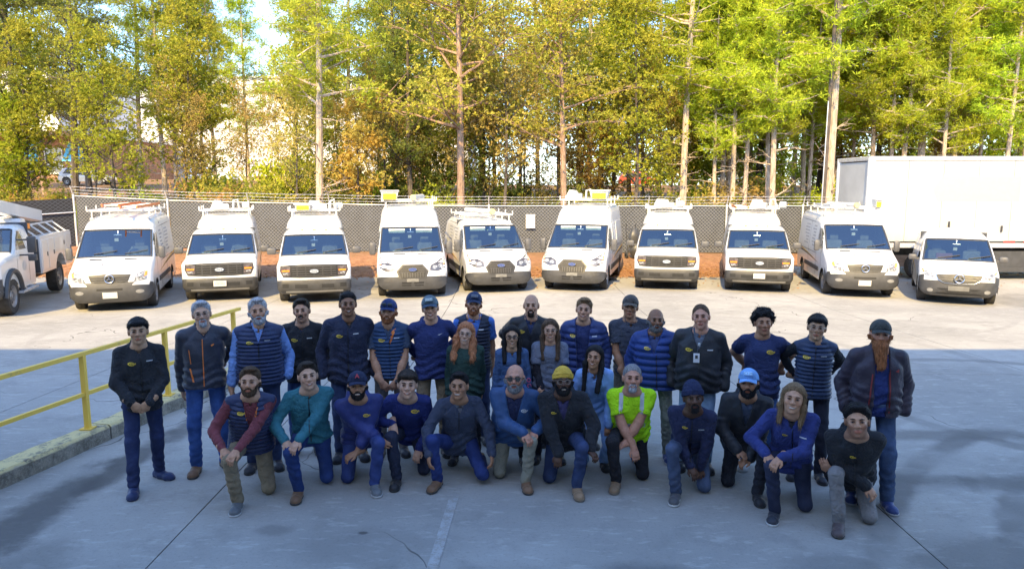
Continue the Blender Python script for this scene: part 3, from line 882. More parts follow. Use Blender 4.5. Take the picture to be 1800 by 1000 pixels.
def sprinter(root):
    prof = [(-.78, .24), (-.95, .28), (-1.02, .40), (-1.03, .56), (-1.0, .72), (-.965, .80), (-.93, .95), (-.87, 1.07), (-.76, 1.15), (-.38, 1.29), (-.03, 1.39), (.04, 1.44), (.30, 1.65), (.60, 1.89), (.84, 2.07),
            (.97, 2.18), (1.12, 2.28), (1.4, 2.36), (1.85, 2.41), (3.0, 2.44), (4.5, 2.44), (4.78, 2.37), (4.9, 2.1), (4.93, 1.2), (4.93, .5), (4.85, .36)]
    W = .995
    rads = lambda y, z: .30 if z < .78 and y < 0 else (.2 if y < -.3 else (.13 if z < 2.1 and y < 1 else .22))
    V, F, T = shell(prof, W, rads, .13, 1.15, [0, 3.66], .43, .36, 10, 14, .8, bow=.10)
    sk = finish_shell(root, V, F, T, lambda c: c[1] < -.42 and c[2] < .79 - .06*abs(c[0]), M_GREYPL)
    cabin(root, -.03, .84, 1.36, 2.07, W, 2.0)
    MB().box((0, 2.0, .52), (1.34, 5.4, .44)).build('underbody', M_DARKPL, root)
    put_wheels(root, W, [0, 3.66], .345, .23, WH['van'])
    gr = sk.part('grille', [[(-.50, .99), (-.42, .80), (-.2, .775), (0, .77), (.2, .775), (.42, .80), (.50, .99), (0, 1.02)]], 'front', M_DARKPL, root, .008)
    for i, z in enumerate((.82, .875, .93, .985)):
        sk.part('grille_bar', [rect(0, z, .86+.04*i-(.14 if i == 0 else 0), .024)], 'front', pmat('grille_bar_grey', (.052, .052, .053), .4), gr, .025, .03)
    emblem_star(gr, (0, -1.0, .895), .105)
    for s in (-1, 1):
        p = [(.55, .79), (.62, .99), (.86, 1.13), (.90, 1.06), (.86, .84)]
        h = sk.part('headlight', [p if s > 0 else mirx(p)], 'front', M_LAMP, root, .008)
        sk.part('turn_signal', [[(s*.80, .93), (s*.87, .95), (s*.89, 1.05), (s*.84, 1.06)]], 'front', M_AMBER, h, .012)
        sk.part('fog_light', [ell(s*.70, .545, .10, .05)], 'front', pmat('fog_lens', (.22, .22, .22), .2), root, .006)
        sk.part('bonnet_vent', [rect(s*.42, 1.335, .30, .022)], 'front', M_BLACKV, root, .004)
        sk.part('side_window', [[(.18, 1.36), (1.05, 1.30), (1.05, 1.95), (.80, 1.97), (.50, 1.75)]], 'right' if s > 0 else 'left', M_DGLASS, root, .004)
        seams(sk, root, [(1.15, .45, 1.15, 2.1), (.32, .80, .36, 1.3), (2.55, .45, 2.55, 2.15), (1.15, 2.1, 4.7, 2.14), (1.2, 1.15, 4.7, 1.15)], 'right' if s > 0 else 'left')
        sk.part('side_moulding', [[(.6, .62), (3.1, .62), (3.1, .75), (.6, .75)]], 'right' if s > 0 else 'left', M_GREYPL, root, .02)
        side_livery(sk, root, 'right' if s > 0 else 'left', 1.5, 4.75, 1.98, 1.15)
        mirror(root, .98, .28, 1.46, .17, .34, .12, s)
    sk.part('air_intake', [rect(0, .62, .60, .055)], 'front', M_BLACKV, root, .004)
    sk.part('licence_plate', [rect(0, .47, .34, .16)], 'front', M_PLATE, root, .012)
    wipers(root, sk, 1.44, 2.0)
    hood_logo(sk, root, 0, 1.24)
    rack(root, [1.4, 2.7, 4.0], 2.42, .86)

def transit(root, high):
    top = [(.96, 2.06), (1.1, 2.2), (1.3, 2.42), (1.55, 2.57), (1.9, 2.64), (3, 2.66), (4.35, 2.66), (4.7, 2.6)] if high else \
          [(.98, 2.045), (1.2, 2.11), (1.55, 2.15), (2.0, 2.17), (3, 2.18), (3.9, 2.18), (4.35, 2.17), (4.68, 2.12)]
    prof = [(-.78, .25), (-.96, .29), (-1.02, .40), (-1.02, .56), (-.995, .68), (-.96, .80), (-.90, .99), (-.82, 1.09), (-.68, 1.155), (-.40, 1.24), (-.10, 1.32), (-.04, 1.36), (.25, 1.57), (.56, 1.79), (.86, 2.0)] + top + \
           [(4.85, 2.1 if high else 1.9), (4.9, 1.3), (4.92, .55), (4.85, .38)]
    W = 1.03
    rads = lambda y, z: .30 if z < .7 and y < 0 else (.2 if y < -.3 else (.13 if z < 2.03 and y < 1 else (.32 if high and y < 1.6 else .24)))
    V, F, T = shell(prof, W, rads, .16 if high else .13, 1.1, [0, 3.75], .44, .38, 10, 14, .8, bow=.12)
    sk = finish_shell(root, V, F, T, lambda c: c[1] < -.45 and c[2] < .67, M_GREYPL)
    cabin(root, -.10, .86, 1.30, 2.0, W, 1.95, visor=True)
    MB().box((0, 2.0, .54), (1.4, 5.4, .46)).build('underbody', M_DARKPL, root)
    put_wheels(root, W, [0, 3.75], .35, .24, WH['van'])
    gr = sk.part('grille', [[(-.30, 1.02), (-.47, .83), (-.38, .61), (.38, .61), (.47, .83), (.30, 1.02)]], 'front', pmat('grille_frame_grey', (.035, .035, .036), .45), root, .012)
    sk.part('grille_mesh', [[(-.27, .985), (-.41, .83), (-.34, .645), (.34, .645), (.41, .83), (.27, .985)]], 'front', pmat('grille_mesh', (.016, .015, .014), .6, var=.5, scale=40), gr, .018)
    for x in np.arange(-.30, .31, .075): sk.part('grille_bar', [rect(x, .72, .02, .13)], 'front', pmat('grille_bar_grey', (.052, .052, .053), .4), gr, .026, .03)
    for z in (.80, .86, .92): sk.part('grille_bar', [rect(0, z, .7-.35*abs(z-.83), .016)], 'front', M_GREYPL, gr, .026, .03)
    emblem_oval(gr, (0, -1.01, .885), .125, .055)
    for s in (-1, 1):
        v = 'right' if s > 0 else 'left'
        p = [(.50, .85), (.52, .99), (.72, 1.08), (.92, 1.21), (.97, 1.12), (.95, .90), (.72, .815)]
        h = sk.part('headlight', [p if s > 0 else mirx(p)], 'front', pmat('black_lamp_housing', (.06, .055, .055), .2, coat=1), root, .008)
        sk.part('lamp_lens', [ell(s*.655, .935, .075, .055), ell(s*.82, .97, .078, .062)], 'front', M_LAMP, h, .014)
        sk.part('turn_signal', [[(s*.90, 1.0), (s*.95, 1.02), (s*.95, 1.12), (s*.92, 1.12)]], 'front', M_AMBER, h, .014)
        sk.part('fog_light', [[(s*.64, .50), (s*.84, .53), (s*.84, .60), (s*.66, .58)]], 'front', M_DARKPL, root, .005)
        sk.part('bonnet_vent', [rect(s*.36, 1.275, .36, .02)], 'front', M_BLACKV, root, .004)
        sk.part('side_window', [[(.12, 1.30), (1.0, 1.26), (1.0, 1.92), (.78, 1.92), (.45, 1.68)]], v, M_DGLASS, root, .004)
        seams(sk, root, [(1.1, .45, 1.1, 2.0), (.34, .75, .36, 1.25), (2.5, .45, 2.5, 2.0), (1.1, 2.02, 4.7, 2.02), (1.15, 1.1, 4.7, 1.1)], v)
        sk.part('side_moulding', [[(.6, .56), (3.2, .56), (3.2, .72), (.6, .72)]], v, M_DARKPL, root, .02)
        if high: sk.part('side_panel', [[(1.35, 1.25), (2.4, 1.25), (2.4, 2.05), (1.35, 2.05)], [(2.65, 1.25), (4.5, 1.25), (4.5, 2.05), (2.65, 2.05)]], v, M_WHITE, root, .012)
        side_livery(sk, root, v, 1.5, 4.7, 1.86, 1.08)
        mirror(root, 1.0, .25, 1.40, .19, .38, .13, s)
    for s in (-1, 1): sk.part('air_intake', [rect(s*.18, .50, .28, .05), rect(s*.18, .43, .26, .03)], 'front', M_BLACKV, root, .004)
    sk.part('licence_plate', [rect(0, .575, .34, .10)], 'front', pmat('blank_plate_grey', (.15, .15, .145), .5), root, .012)
    wipers(root, sk, 1.36, 2.0)
    hood_logo(sk, root, 0, 1.20)
    zr = 2.64 if high else 2.16
    rack(root, [1.75, 2.9, 4.1] if high else [1.35, 2.5, 3.7], zr, .88)

def pickup(root):
    prof = [(-.66, .26), (-.88, .33), (-.95, .42), (-.95, .62), (-.92, .70), (-.905, .78), (-.90, .95), (-.885, 1.10), (-.80, 1.175), (-.3, 1.235), (.22, 1.29), (.30, 1.33), (.52, 1.48), (.78, 1.66), (1.04, 1.82),
            (1.16, 1.885), (1.40, 1.935), (1.8, 1.955), (2.22, 1.955), (2.38, 2.0), (2.60, 2.20), (2.85, 2.31), (3.2, 2.34), (4.4, 2.35), (4.72, 2.30), (4.82, 2.1), (4.84, 1.3), (4.90, 1.0), (4.90, .6), (4.84, .48)]
    W = 1.005
    rads = lambda y, z: .16 if z < .72 and y < 0 else (.10 if y < -.3 else (.12 if z < 1.85 and y < 1.1 else (.16 if y < 2.3 else .24)))
    V, F, T = shell(prof, W, rads, .20, 1.25, [0, 3.62], .46, .46, 10, 14, .8, bow=.05)
    sk = finish_shell(root, V, F, T, lambda c: c[1] < -.5 and c[2] < .69, pmat('truck_bumper_grey', (.043, .043, .044), .5, var=.15))
    cabin(root, .22, 1.04, 1.28, 1.80, W, 2.1)
    MB().box((0, 2.0, .58), (1.36, 5.2, .4)).build('underbody', M_DARKPL, root)
    put_wheels(root, W, [0, 3.62], .40, .26, WH['truck'])
    fr = sk.part('grille', [[(-.90, 1.10), (-.92, .95), (-.84, .78), (-.4, .755), (.4, .755), (.84, .78), (.92, .95), (.90, 1.10), (.4, 1.12), (-.4, 1.12)]], 'front', pmat('truck_grille_grey', (.022, .022, .023), .45), root, .008)
    sk.part('grille_mesh', [[(-.60, 1.075), (-.60, .80), (.60, .80), (.60, 1.075)]], 'front', M_BLACKV, fr, .012)
    for i, z in enumerate((.805, .87, .935, 1.0, 1.06)):
        sk.part('grille_bar', [rect(0, z, 1.2, .034)], 'front', pmat('grille_bar_grey', (.052, .052, .053), .4), fr, .03, .035)
    for x in (-.46, -.23, 0, .23, .46):
        sk.part('grille_bar', [rect(x, .94, .03, .26)], 'front', pmat('grille_bar_grey', (.052, .052, .053), .4), fr, .026, .03)
    emblem_oval(fr, (0, -.96, .94), .13, .058, pale=True)
    for s in (-1, 1):
        v = 'right' if s > 0 else 'left'
        p = [(.64, 1.07), (.64, .82), (.82, .81), (.90, .94), (.885, 1.08)]
        h = sk.part('headlight', [p if s > 0 else mirx(p)], 'front', pmat('smoked_lamp', (.10, .085, .085), .15, coat=1, var=.4, scale=14), root, .014)
        sk.part('turn_signal', [rect(s*.765, .955, .20, .042)], 'front', M_AMBER, h, .022)
        sk.part('lamp_lens', [rect(s*.79, .88, .10, .06), rect(s*.72, .88, .03, .06)], 'front', M_LAMP, h, .02)
        sk.part('tow_hook_recess', [rect(s*.36, .52, .34, .10)], 'front', pmat('recess_grey', (.016, .016, .016), .5), root, .006)
        sk.part('fog_light', [rect(s*.78, .54, .17, .11)], 'front', pmat('recess_grey', (.016, .016, .016), .5), root, .006)
        sk.part('side_window', [[(.48, 1.34), (1.28, 1.32), (1.28, 1.80), (1.15, 1.80), (.85, 1.62)], [(1.36, 1.32), (2.1, 1.32), (2.05, 1.80), (1.36, 1.80)]], v, M_DGLASS, root, .004)
        seams(sk, root, [(1.32, .5, 1.32, 1.85), (.42, .62, .44, 1.28), (2.2, .5, 2.2, 1.9), (2.25, 1.30, 4.8, 1.30)], v)
        side_livery(sk, root, v, 2.6, 4.7, 2.05, .98, rows=6, cols=1)
        mirror(root, 1.02, .62, 1.38, .26, .20, .12, s)
    sk.part('lower_valance', [rect(0, .365, 1.55, .05)], 'front', pmat('pale_valance', (.24, .235, .22), .5), root, .03)
    m = MB(); m.box((-.35, 1.35, 1.955), (.06, .05, .025)); m.box((0, 1.35, 1.957), (.10, .05, .02)); m.box((.35, 1.35, 1.955), (.06, .05, .025)); m.build('roof_marker_lamp', M_AMBER, root)
    for s in (-.55, .55):
        sk.part('bonnet_crease', [[(s, 1.19), (s+.02, 1.19), (s*.82+.02, 1.275), (s*.82, 1.275)]], 'front', M_WHITE, root, .014)
    wipers(root, sk, 1.33, 1.8)
    rack(root, [2.95, 3.7, 4.4], 2.32, .82)
    return sk

def small_van(root):
    prof = [(-.66, .21), (-.84, .25), (-.91, .36), (-.92, .52), (-.89, .68), (-.84, .84), (-.76, .97), (-.62, 1.04), (-.38, 1.115), (-.14, 1.19), (-.08, 1.225), (.20, 1.39), (.50, 1.56), (.80, 1.73), (.98, 1.81), (1.3, 1.875), (1.8, 1.905), (3.0, 1.91), (3.7, 1.90), (4.02, 1.83), (4.17, 1.6), (4.22, 1.0), (4.22, .5), (4.14, .34)]
    W = .965
    rads = lambda y, z: .30 if z < .66 and y < 0 else (.20 if y < -.3 else (.13 if z < 1.78 and y < 1 else .2))
    V, F, T = shell(prof, W, rads, .17, 1.0, [0, 3.2], .40, .33, 9, 13, .8, bow=.14)
    sk = finish_shell(root, V, F, T, lambda c: c[1] < -.45 and c[2] < .66 + .22*max(0, abs(c[0])-.42), M_GREYPL)
    cabin(root, -.14, .80, 1.16, 1.73, W, 1.9)
    MB().box((-.32, .28, 1.22), (.42, .1, .26), ch=.02).build('cardboard_box', pmat('maroon_card', (.22, .10, .12), .8), root)
    MB().box((0, 1.65, .48), (1.3, 4.6, .40)).build('underbody', M_DARKPL, root)
    put_wheels(root, W, [0, 3.2], .325, .22, WH['van'])
    gr = sk.part('grille', [[(-.56, .84), (-.50, .72), (-.36, .64), (0, .615), (.36, .64), (.50, .72), (.56, .84), (0, .875)]], 'front', M_DARKPL, root, .010)
    for i, z in enumerate((.66, .72, .78, .84)):
        sk.part('grille_bar', [rect(0, z, .70+.10*i, .026)], 'front', pmat('grille_bar_grey', (.052, .052, .053), .4), gr, .026, .03)
    rim_ = [(-.575, .86), (-.51, .71), (-.36, .625), (0, .60), (.36, .625), (.51, .71), (.575, .86)]
    m = MB(); m.tube([sk.hit('front', u, v)[0]-Vector((0, .018, 0)) for u, v in rim_], .014, 6); m.build('grille_surround', M_CHROME, gr, smooth=True)
    emblem_star(gr, (0, -.955, .755), .115)
    for s in (-1, 1):
        v = 'right' if s > 0 else 'left'
        p = [(.58, .82), (.62, .74), (.72, .73), (.84, .82), (.90, .97), (.72, .93)]
        h = sk.part('headlight', [p if s > 0 else mirx(p)], 'front', M_LAMP, root, .010)
        sk.part('turn_signal', [[(s*.84, .88), (s*.88, .89), (s*.90, .97), (s*.86, .96)]], 'front', M_AMBER, h, .014)
        sk.part('fog_light', [ell(s*.68, .40, .075, .055)], 'front', pmat('fog_lens', (.22, .22, .22), .2), root, .008)
        sk.part('side_window', [[(.22, 1.18), (1.05, 1.14), (1.05, 1.68), (.85, 1.68), (.5, 1.44)]], v, M_DGLASS, root, .004)
        sk.part('side_panel', [[(1.25, 1.16), (2.3, 1.16), (2.3, 1.66), (1.25, 1.66)], [(2.5, 1.16), (3.8, 1.16), (3.7, 1.66), (2.5, 1.66)]], v, M_WHITE, root, .010)
        seams(sk, root, [(1.14, .45, 1.14, 1.75), (2.4, .45, 2.4, 1.75), (1.2, 1.0, 4.1, 1.0), (.3, .8, .34, 1.14)], v)
        side_livery(sk, root, v, 1.35, 3.9, 1.58, .92, rows=4)
        mirror(root, .94, .22, 1.22, .22, .17, .13, s)
    sk.part('air_intake', [[(-.62, .31), (.62, .31), (.5, .47), (-.5, .47)]], 'front', pmat('recess_grey', (.016, .016, .016), .5), root, .004)
    for z in (.36, .42): sk.part('grille_bar', [rect(0, z, 1.05, .016)], 'front', M_GREYPL, root, .014)
    sk.part('licence_plate', [rect(0, .475, .50, .13)], 'front', pmat('blank_plate_grey', (.15, .15, .145), .5), root, .016)
    wipers(root, sk, 1.225, 1.7)
    hood_logo(sk, root, 0, 1.10)
    m = MB()
    for y in (1.5, 2.9):
        m.tube([(-.78, y, 1.94), (.78, y, 1.94)], .02, 8)
        for s in (-1, 1): m.tube([(s*.66, y, 1.82), (s*.66, y, 1.95)], .018, 6); m.tube([(s*.78, y, 1.94), (s*.88, y, 1.98), (s*.96, y, 2.10)], .02, 6)
    m.tube([(-.4, 1.4, 1.955), (-.4, 3.0, 1.955)], .015, 6); m.tube([(.2, 1.4, 1.955), (.35, 3.0, 1.955)], .015, 6)
    m.build('roof_rack', M_RACKW, root, smooth=True)

WH = {'van': arch_wheel(.345, .23), 'truck': arch_wheel(.40, .26, 6), 'big': arch_wheel(.46, .30, 8)}

# ---------------------------------------------------------------- placing them
def veh(name, x, y, yaw, label, group, cat='van'):
    return empty(name, (x, y, gz(y)-.002), R(yaw), label, cat, group)
VANS = 'white service vans and trucks parked along the fence'
v = veh('cargo_van', -10.8, 19.25, 19.5, 'white cargo van with star emblem and orange ladders, right of the bucket truck', VANS); sprinter(v); VAN2 = v
v2 = copy_tree(v); v2.location = (10.55, 21.6, gz(21.6)); v2.rotation_euler = (0, 0, R(-13)); v2['label'] = 'white star badged van with a roof tube, left of the box truck'; VAN10 = v2
v = veh('pickup_truck', -8.6, 20.95, 18, 'white pickup truck with topper and plate, second vehicle right of the bucket truck', VANS, 'pickup truck'); pickup(v); VAN3 = v
PICK = []
for (x, y, yaw, lab) in ((-5.75, 20.6, 14.5, 'white pickup truck with white topper and a yellow fronted bin on its rack'),
                         (5.05, 23.1, -12.5, 'white pickup truck with topper and no front plate, right of centre'),
                         (7.85, 22.6, -15.5, 'white pickup truck with topper and front licence plate, rightmost of the four pickups')):
    c = copy_tree(v); c.location = (x, y, gz(y)-.002); c.rotation_euler = (0, 0, R(yaw)); c['label'] = lab; PICK.append(c)
def plate_on(root, w_=.34, h_=.16, z=.545, y=-.985):
    p = MB().box((0, y, z), (w_, .02, h_), ch=.004).build('licence_plate', M_PLATE, root)
    m = MB()
    for i, x in enumerate(np.linspace(-.11, .11, 7)): m.box((x, y-.012, z-.005), (.018, .004, .06))
    m.box((0, y-.012, z+.055), (.2, .004, .012)); m.build('lettering', M_TEXT, p)
plate_on(VAN3); plate_on(PICK[2])
v = veh('cargo_van', -3.05, 21.5, 9.5, 'white high roof van with yellow fronted bin and tube, left of the low roof van', VANS); transit(v, True); VAN5 = v
c = copy_tree(v); c.location = (2.1, 22.9, gz(22.9)); c.rotation_euler = (0, 0, R(-14)); c['label'] = 'white high roof van right of the fence sign with a yellow fronted bin'; VAN7 = c
v = veh('cargo_van', -.55, 22.6, 12.5, 'white low roof van with blue oval badge and roof tube, in the middle', VANS); transit(v, False); VAN6 = v
v = veh('compact_van', 12.75, 20.25, -27, 'small white van with a grey bumper and star emblem in front of the box truck', VANS); small_van(v); VAN11 = v

# loads strapped on the racks: things of their own
def on(root, name, loc, rz=0, **kw):
    e = empty(name, **kw)
    e.matrix_world = Matrix.Translation(root.location) @ Matrix.Rotation(root.rotation_euler.z, 4, 'Z') @ Matrix.Translation(loc) @ Matrix.Rotation(rz, 4, 'Z')
    return e
def ladder(e, L=3.6, wd=.42, mat_=None):
    mat_ = mat_ or M_ORANGE
    for s in (-1, 1): MB().box((s*wd/2, L/2, .04), (.035, L, .085), ch=.006).build('side_rail', mat_, e)
    m = MB()
    for i in range(int(L/.3)): m.tube([(-wd/2, .15+i*.3, .04), (wd/2, .15+i*.3, .04)], .016, 6)
    m.build('rung', M_ALU, e, smooth=True)
def conduit(e, L=2.2, r=.085):
    m = MB(); m.tube([(0, 0, r), (0, L, r)], r, 14); m.build('tube', M_RACKW, e, smooth=True)
    m = MB(); m.tube([(0, -.03, r), (0, .07, r)], r*1.12, 14); m.build('end_cap', pmat('yellowed_cap', (.62, .50, .26), .5), e, smooth=True)
def bin_(e, wd=.52, h=.30):
    m = MB(); m.put([(-wd*.42, -.2, 0), (wd*.42, -.2, 0), (wd*.42, .25, 0), (-wd*.42, .25, 0), (-wd*.55, -.28, h), (wd*.55, -.28, h), (wd*.55, .33, h), (-wd*.55, .33, h)],
      [(0, 3, 2, 1), (0, 1, 5, 4), (1, 2, 6, 5), (2, 3, 7, 6), (3, 0, 4, 7)]); m.box((0, -.285, h), (wd*1.15, .05, .04)); m.box((0, .335, h), (wd*1.15, .05, .04))
    m.build('tub', M_RACKW, e); MB().box((0, -.262, h*.40), (wd*.8, .02, h*.62), ch=.005).build('front_panel', M_YELLOW, e)
def gear(e, kind=0):
    m = MB()
    m.box((-.12, .1, .10), (.5, .6, .2), ch=.04, rz=.1); m.prism([(-.45, 0), (.1, 0), (-.1, .30), (-.3, .32)], -.1, .35, 'y'); m.build('cover', M_RACKW, e, smooth=True)
    m = MB(); m.tube([(.28, -.05, .0), (.30, -.05, .30), (.42, .0, .34), (.46, .1, .05)], .035, 8); m.tube([(.55, .3, .12), (.75, .3, .12)], .12, 10); m.build('hose_reel', M_RACKW, e, smooth=True)
LG = 'ladders lying on the roof racks'
ladder(on(VAN2, 'extension_ladder', (.30, .75, 2.66), -.02, label='orange ladder on the right half of the rack of the van beside the bucket truck', cat='ladder', group=LG), 4.3)
ladder(on(VAN2, 'extension_ladder', (-.22, 1.15, 2.70), -.03, label='orange ladder nearer the middle of the rack of the van beside the bucket truck', cat='ladder', group=LG), 3.4)
ladder(on(PICK[2], 'extension_ladder', (-.42, 2.75, 2.50), .06, label='orange red ladder on the pickup that has a front plate, left of a van', cat='ladder', group=LG), 2.4)
ladder(on(VAN10, 'extension_ladder', (-.38, 1.3, 2.60), .02, label='aluminium step ladder on the rack of the van beside the box truck', cat='ladder', group=LG), 2.8, mat_=M_ALU)
TG = 'white tubes lying on roof racks'
conduit(on(VAN5, 'conduit_tube', (.12, 1.7, 2.83), -.18, label='white tube with yellowed cap on the high roof van left of centre', cat='tube', group=TG))
conduit(on(VAN6, 'conduit_tube', (.18, 1.25, 2.35), .22, label='white tube with yellowed cap on the low roof van in the middle', cat='tube', group=TG), 2.4)
conduit(on(VAN10, 'conduit_tube', (.18, 1.3, 2.60), .3, label='white tube with yellowed cap on the van beside the box truck', cat='tube', group=TG), 1.8, .075)
BG = 'yellow fronted bins on roof racks'
bin_(on(VAN5, 'rack_bin', (-.62, 1.85, 2.83), 0, label='white bin with yellow front on the high roof van left of centre', cat='bin', group=BG))
bin_(on(VAN7, 'rack_bin', (.48, 1.85, 2.83), 0, label='white bin with yellow front on the high roof van right of centre', cat='bin', group=BG), .58)
bin_(on(PICK[0], 'rack_bin', (-.36, 3.0, 2.50), 0, label='white bin with yellow front on a pickup topper', cat='bin', group=BG), .48, .2)
bin_(on(VAN10, 'rack_bin', (.80, 1.5, 2.60), 0, label='small yellow can on the rack of the van beside the box truck', cat='bin', group=BG), .16, .26)
GG = 'bundled white gear on roof racks'
gear(on(VAN3, 'rack_gear', (-.05, 3.0, 2.50), 0, label='white covered gear and hose reel on the leftmost pickup', cat='gear', group=GG))
gear(on(VAN7, 'rack_gear', (-.28, 1.9, 2.83), 0, label='white covered gear and hose reel on the high roof van right of centre', cat='gear', group=GG))
gear(on(PICK[1], 'rack_gear', (.0, 3.0, 2.50), .5, label='white covered gear and hose reel on the pickup without a front plate', cat='gear', group=GG))
gear(on(PICK[2], 'rack_gear', (.25, 3.0, 2.50), -.3, label='white covered gear and hose reel on the pickup with a front plate', cat='gear', group=GG))
gear(on(PICK[0], 'rack_gear', (.22, 3.1, 2.50), .2, label='white covered gear beside the yellow fronted bin on a pickup topper', cat='gear', group=GG))

# ---------------------------------------------------------------- bucket truck at the left edge
def bucket_truck():
    e = veh('bucket_truck', -13.65, 17.55, 19, 'white bucket truck with service body and folded boom at the left edge', VANS, 'bucket truck')
    prof = [(-.6, .45), (-.88, .52), (-.95, .62), (-.95, .85), (-.93, 1.0), (-.92, 1.35), (-.85, 1.45), (-.3, 1.52), (.30, 1.58), (.38, 1.62), (.60, 1.78), (.84, 1.96), (1.08, 2.12), (1.2, 2.18), (1.45, 2.22), (1.9, 2.22), (2.05, 2.17), (2.08, 1.4), (2.08, .9), (2.05, .62)]
    W = 1.03; rads = lambda y, z: .14 if y < -.3 else .13
    V, F, T = shell(prof, W, rads, .2, 1.5, [0], .56, .60, 8, 12, .8, bow=.06)
    sk = finish_shell(e, V, F, T, lambda c: c[1] < -.6 and c[2] < .95, M_GREYPL)
    cabin(e, .30, 1.08, 1.56, 2.1, W, 1.95)
    MB().box((0, 2.4, .68), (1.0, 6.0, .36)).build('chassis', M_DARKPL, e)
    put_wheels(e, W+.03, [0], .47, .30, WH['big'])
    put_wheels(e, W+.06, [4.3], .47, .34, WH['big'])
    for s in (-1, 1):
        v = 'right' if s > 0 else 'left'
        a = [(s*(W+.02), .62*math.cos(R(t_)), .50+.62*math.sin(R(t_))) for t_ in range(0, 181, 15)]
        m = MB(); m.tube(a, .07, 6); m.build('fender_flare', M_GREYPL, e, smooth=True)
        sk.part('side_window', [[(.55, 1.60), (1.35, 1.58), (1.35, 2.05), (1.2, 2.06), (.9, 1.88)]], v, M_DGLASS, e, .004)
        sk.part('headlight', [[(s*.62, 1.15), (s*.62, 1.42), (s*.9, 1.42), (s*.9, 1.1)] if s > 0 else [(-.9, 1.1), (-.9, 1.42), (-.62, 1.42), (-.62, 1.15)]], 'front', M_LAMP, e, .01)
        seams(sk, e, [(1.45, .7, 1.45, 2.1), (.5, .85, .52, 1.55)], v)
        hood = MB(); sk.patch(hood, ell(1.05, 1.15, .17, .14), v, .003, .01); hood.build('door_logo', pmat('pale_logo', (.5, .5, .5), .5), e)
        m = MB(); m.box((s*1.32, .75, 1.72), (.20, .12, .42), ch=.03); m.box((s*1.32, .75, 1.38), (.20, .12, .18), ch=.03)
        m.bar((s*.98, .75, 1.85), (s*1.3, .75, 1.85), .04, .04); m.bar((s*.98, .75, 1.45), (s*1.3, .75, 1.45), .04, .04); m.build('mirror', M_DARKPL, e, smooth=True)
        m = MB(); m.box((s*1.06, 1.0, .52), (.20, 1.3, .05)); m.bar((s*1.0, .6, .75), (s*1.1, .9, .52), .05, .03); m.build('step', M_ALU, e)
        # service body side with compartment doors
        m = MB(); ys_ = 2.35; ye = 5.7
        poly = [(ys_, .78), (3.72, .78)] + [(4.3+.58*math.cos(R(t_)), .62+.58*math.sin(R(t_))) for t_ in range(165, 14, -15)] + [(4.88, .78), (ye, .78), (ye, 1.78), (ys_, 1.78)]
        m.prism(poly, s*.62, s*1.10, 'x'); m.build('service_body', M_WHITE, e)
        for (a_, b_, z0, z1) in ((2.42, 3.0, .86, 1.72), (3.05, 3.68, .86, 1.72), (3.74, 4.86, 1.26, 1.72), (4.92, 5.62, .86, 1.72)):
            d = MB().box((s*1.105, (a_+b_)/2, (z0+z1)/2), (.025, b_-a_, z1-z0), ch=.008).build('compartment_door', M_WHITE, e)
            MB().box((s*1.122, b_-.09, (z0+z1)/2), (.012, .07, .12)).build('handle', M_DARKPL, d)
        m = MB()
        for y in (2.5, 3.3, 4.1, 4.9, 5.6): m.bar((s*1.02, y, 1.78), (s*.62, y, 2.12), .04, .04)
        m.bar((s*.62, 2.45, 2.12), (s*.62, 5.65, 2.12), .045, .045); m.bar((s*1.06, 2.4, 1.80), (s*1.06, 5.66, 1.80), .06, .05); m.build('body_rail', M_RACKW, e)
    MB().box((0, 4.0, .95), (1.24, 3.3, .12)).build('bed', M_STRIPEK, e)
    MB().box((0, 2.33, 1.28), (2.1, .05, .95)).build('front_bulkhead', M_GREYPL, e)
    m = MB(); m.tube([(0, 3.4, 1.0), (0, 3.4, 2.05)], .30, 16); m.box((0, 3.4, 2.15), (.6, .8, .35), ch=.05); m.build('turret', M_WHITE, e, smooth=True)
    m = MB(); m.bar((.25, 5.5, 2.30), (.25, -1.2, 3.02), .30, .34); m.build('lower_boom', M_WHITE, e)
    m = MB(); m.bar((.25, .9, 3.20), (.25, -1.4, 3.42), .24, .26); m.box((.25, .9, 3.12), (.30, .5, .42), ch=.05); m.bar((.1, .7, 3.0), (.1, -.6, 3.5), .08, .08); m.build('upper_boom', M_WHITE, e)
    m = MB(); m.box((.0, 2.75, 1.95), (1.25, .5, .75), ch=.06); m.build('pedestal_cover', M_WHITE, e, smooth=True)
    m = MB(); m.tube([(.80, 2.45, 2.05), (.80, 2.45, 2.20)], .06, 10); m.build('beacon', M_AMBER, e, smooth=True)
bucket_truck()

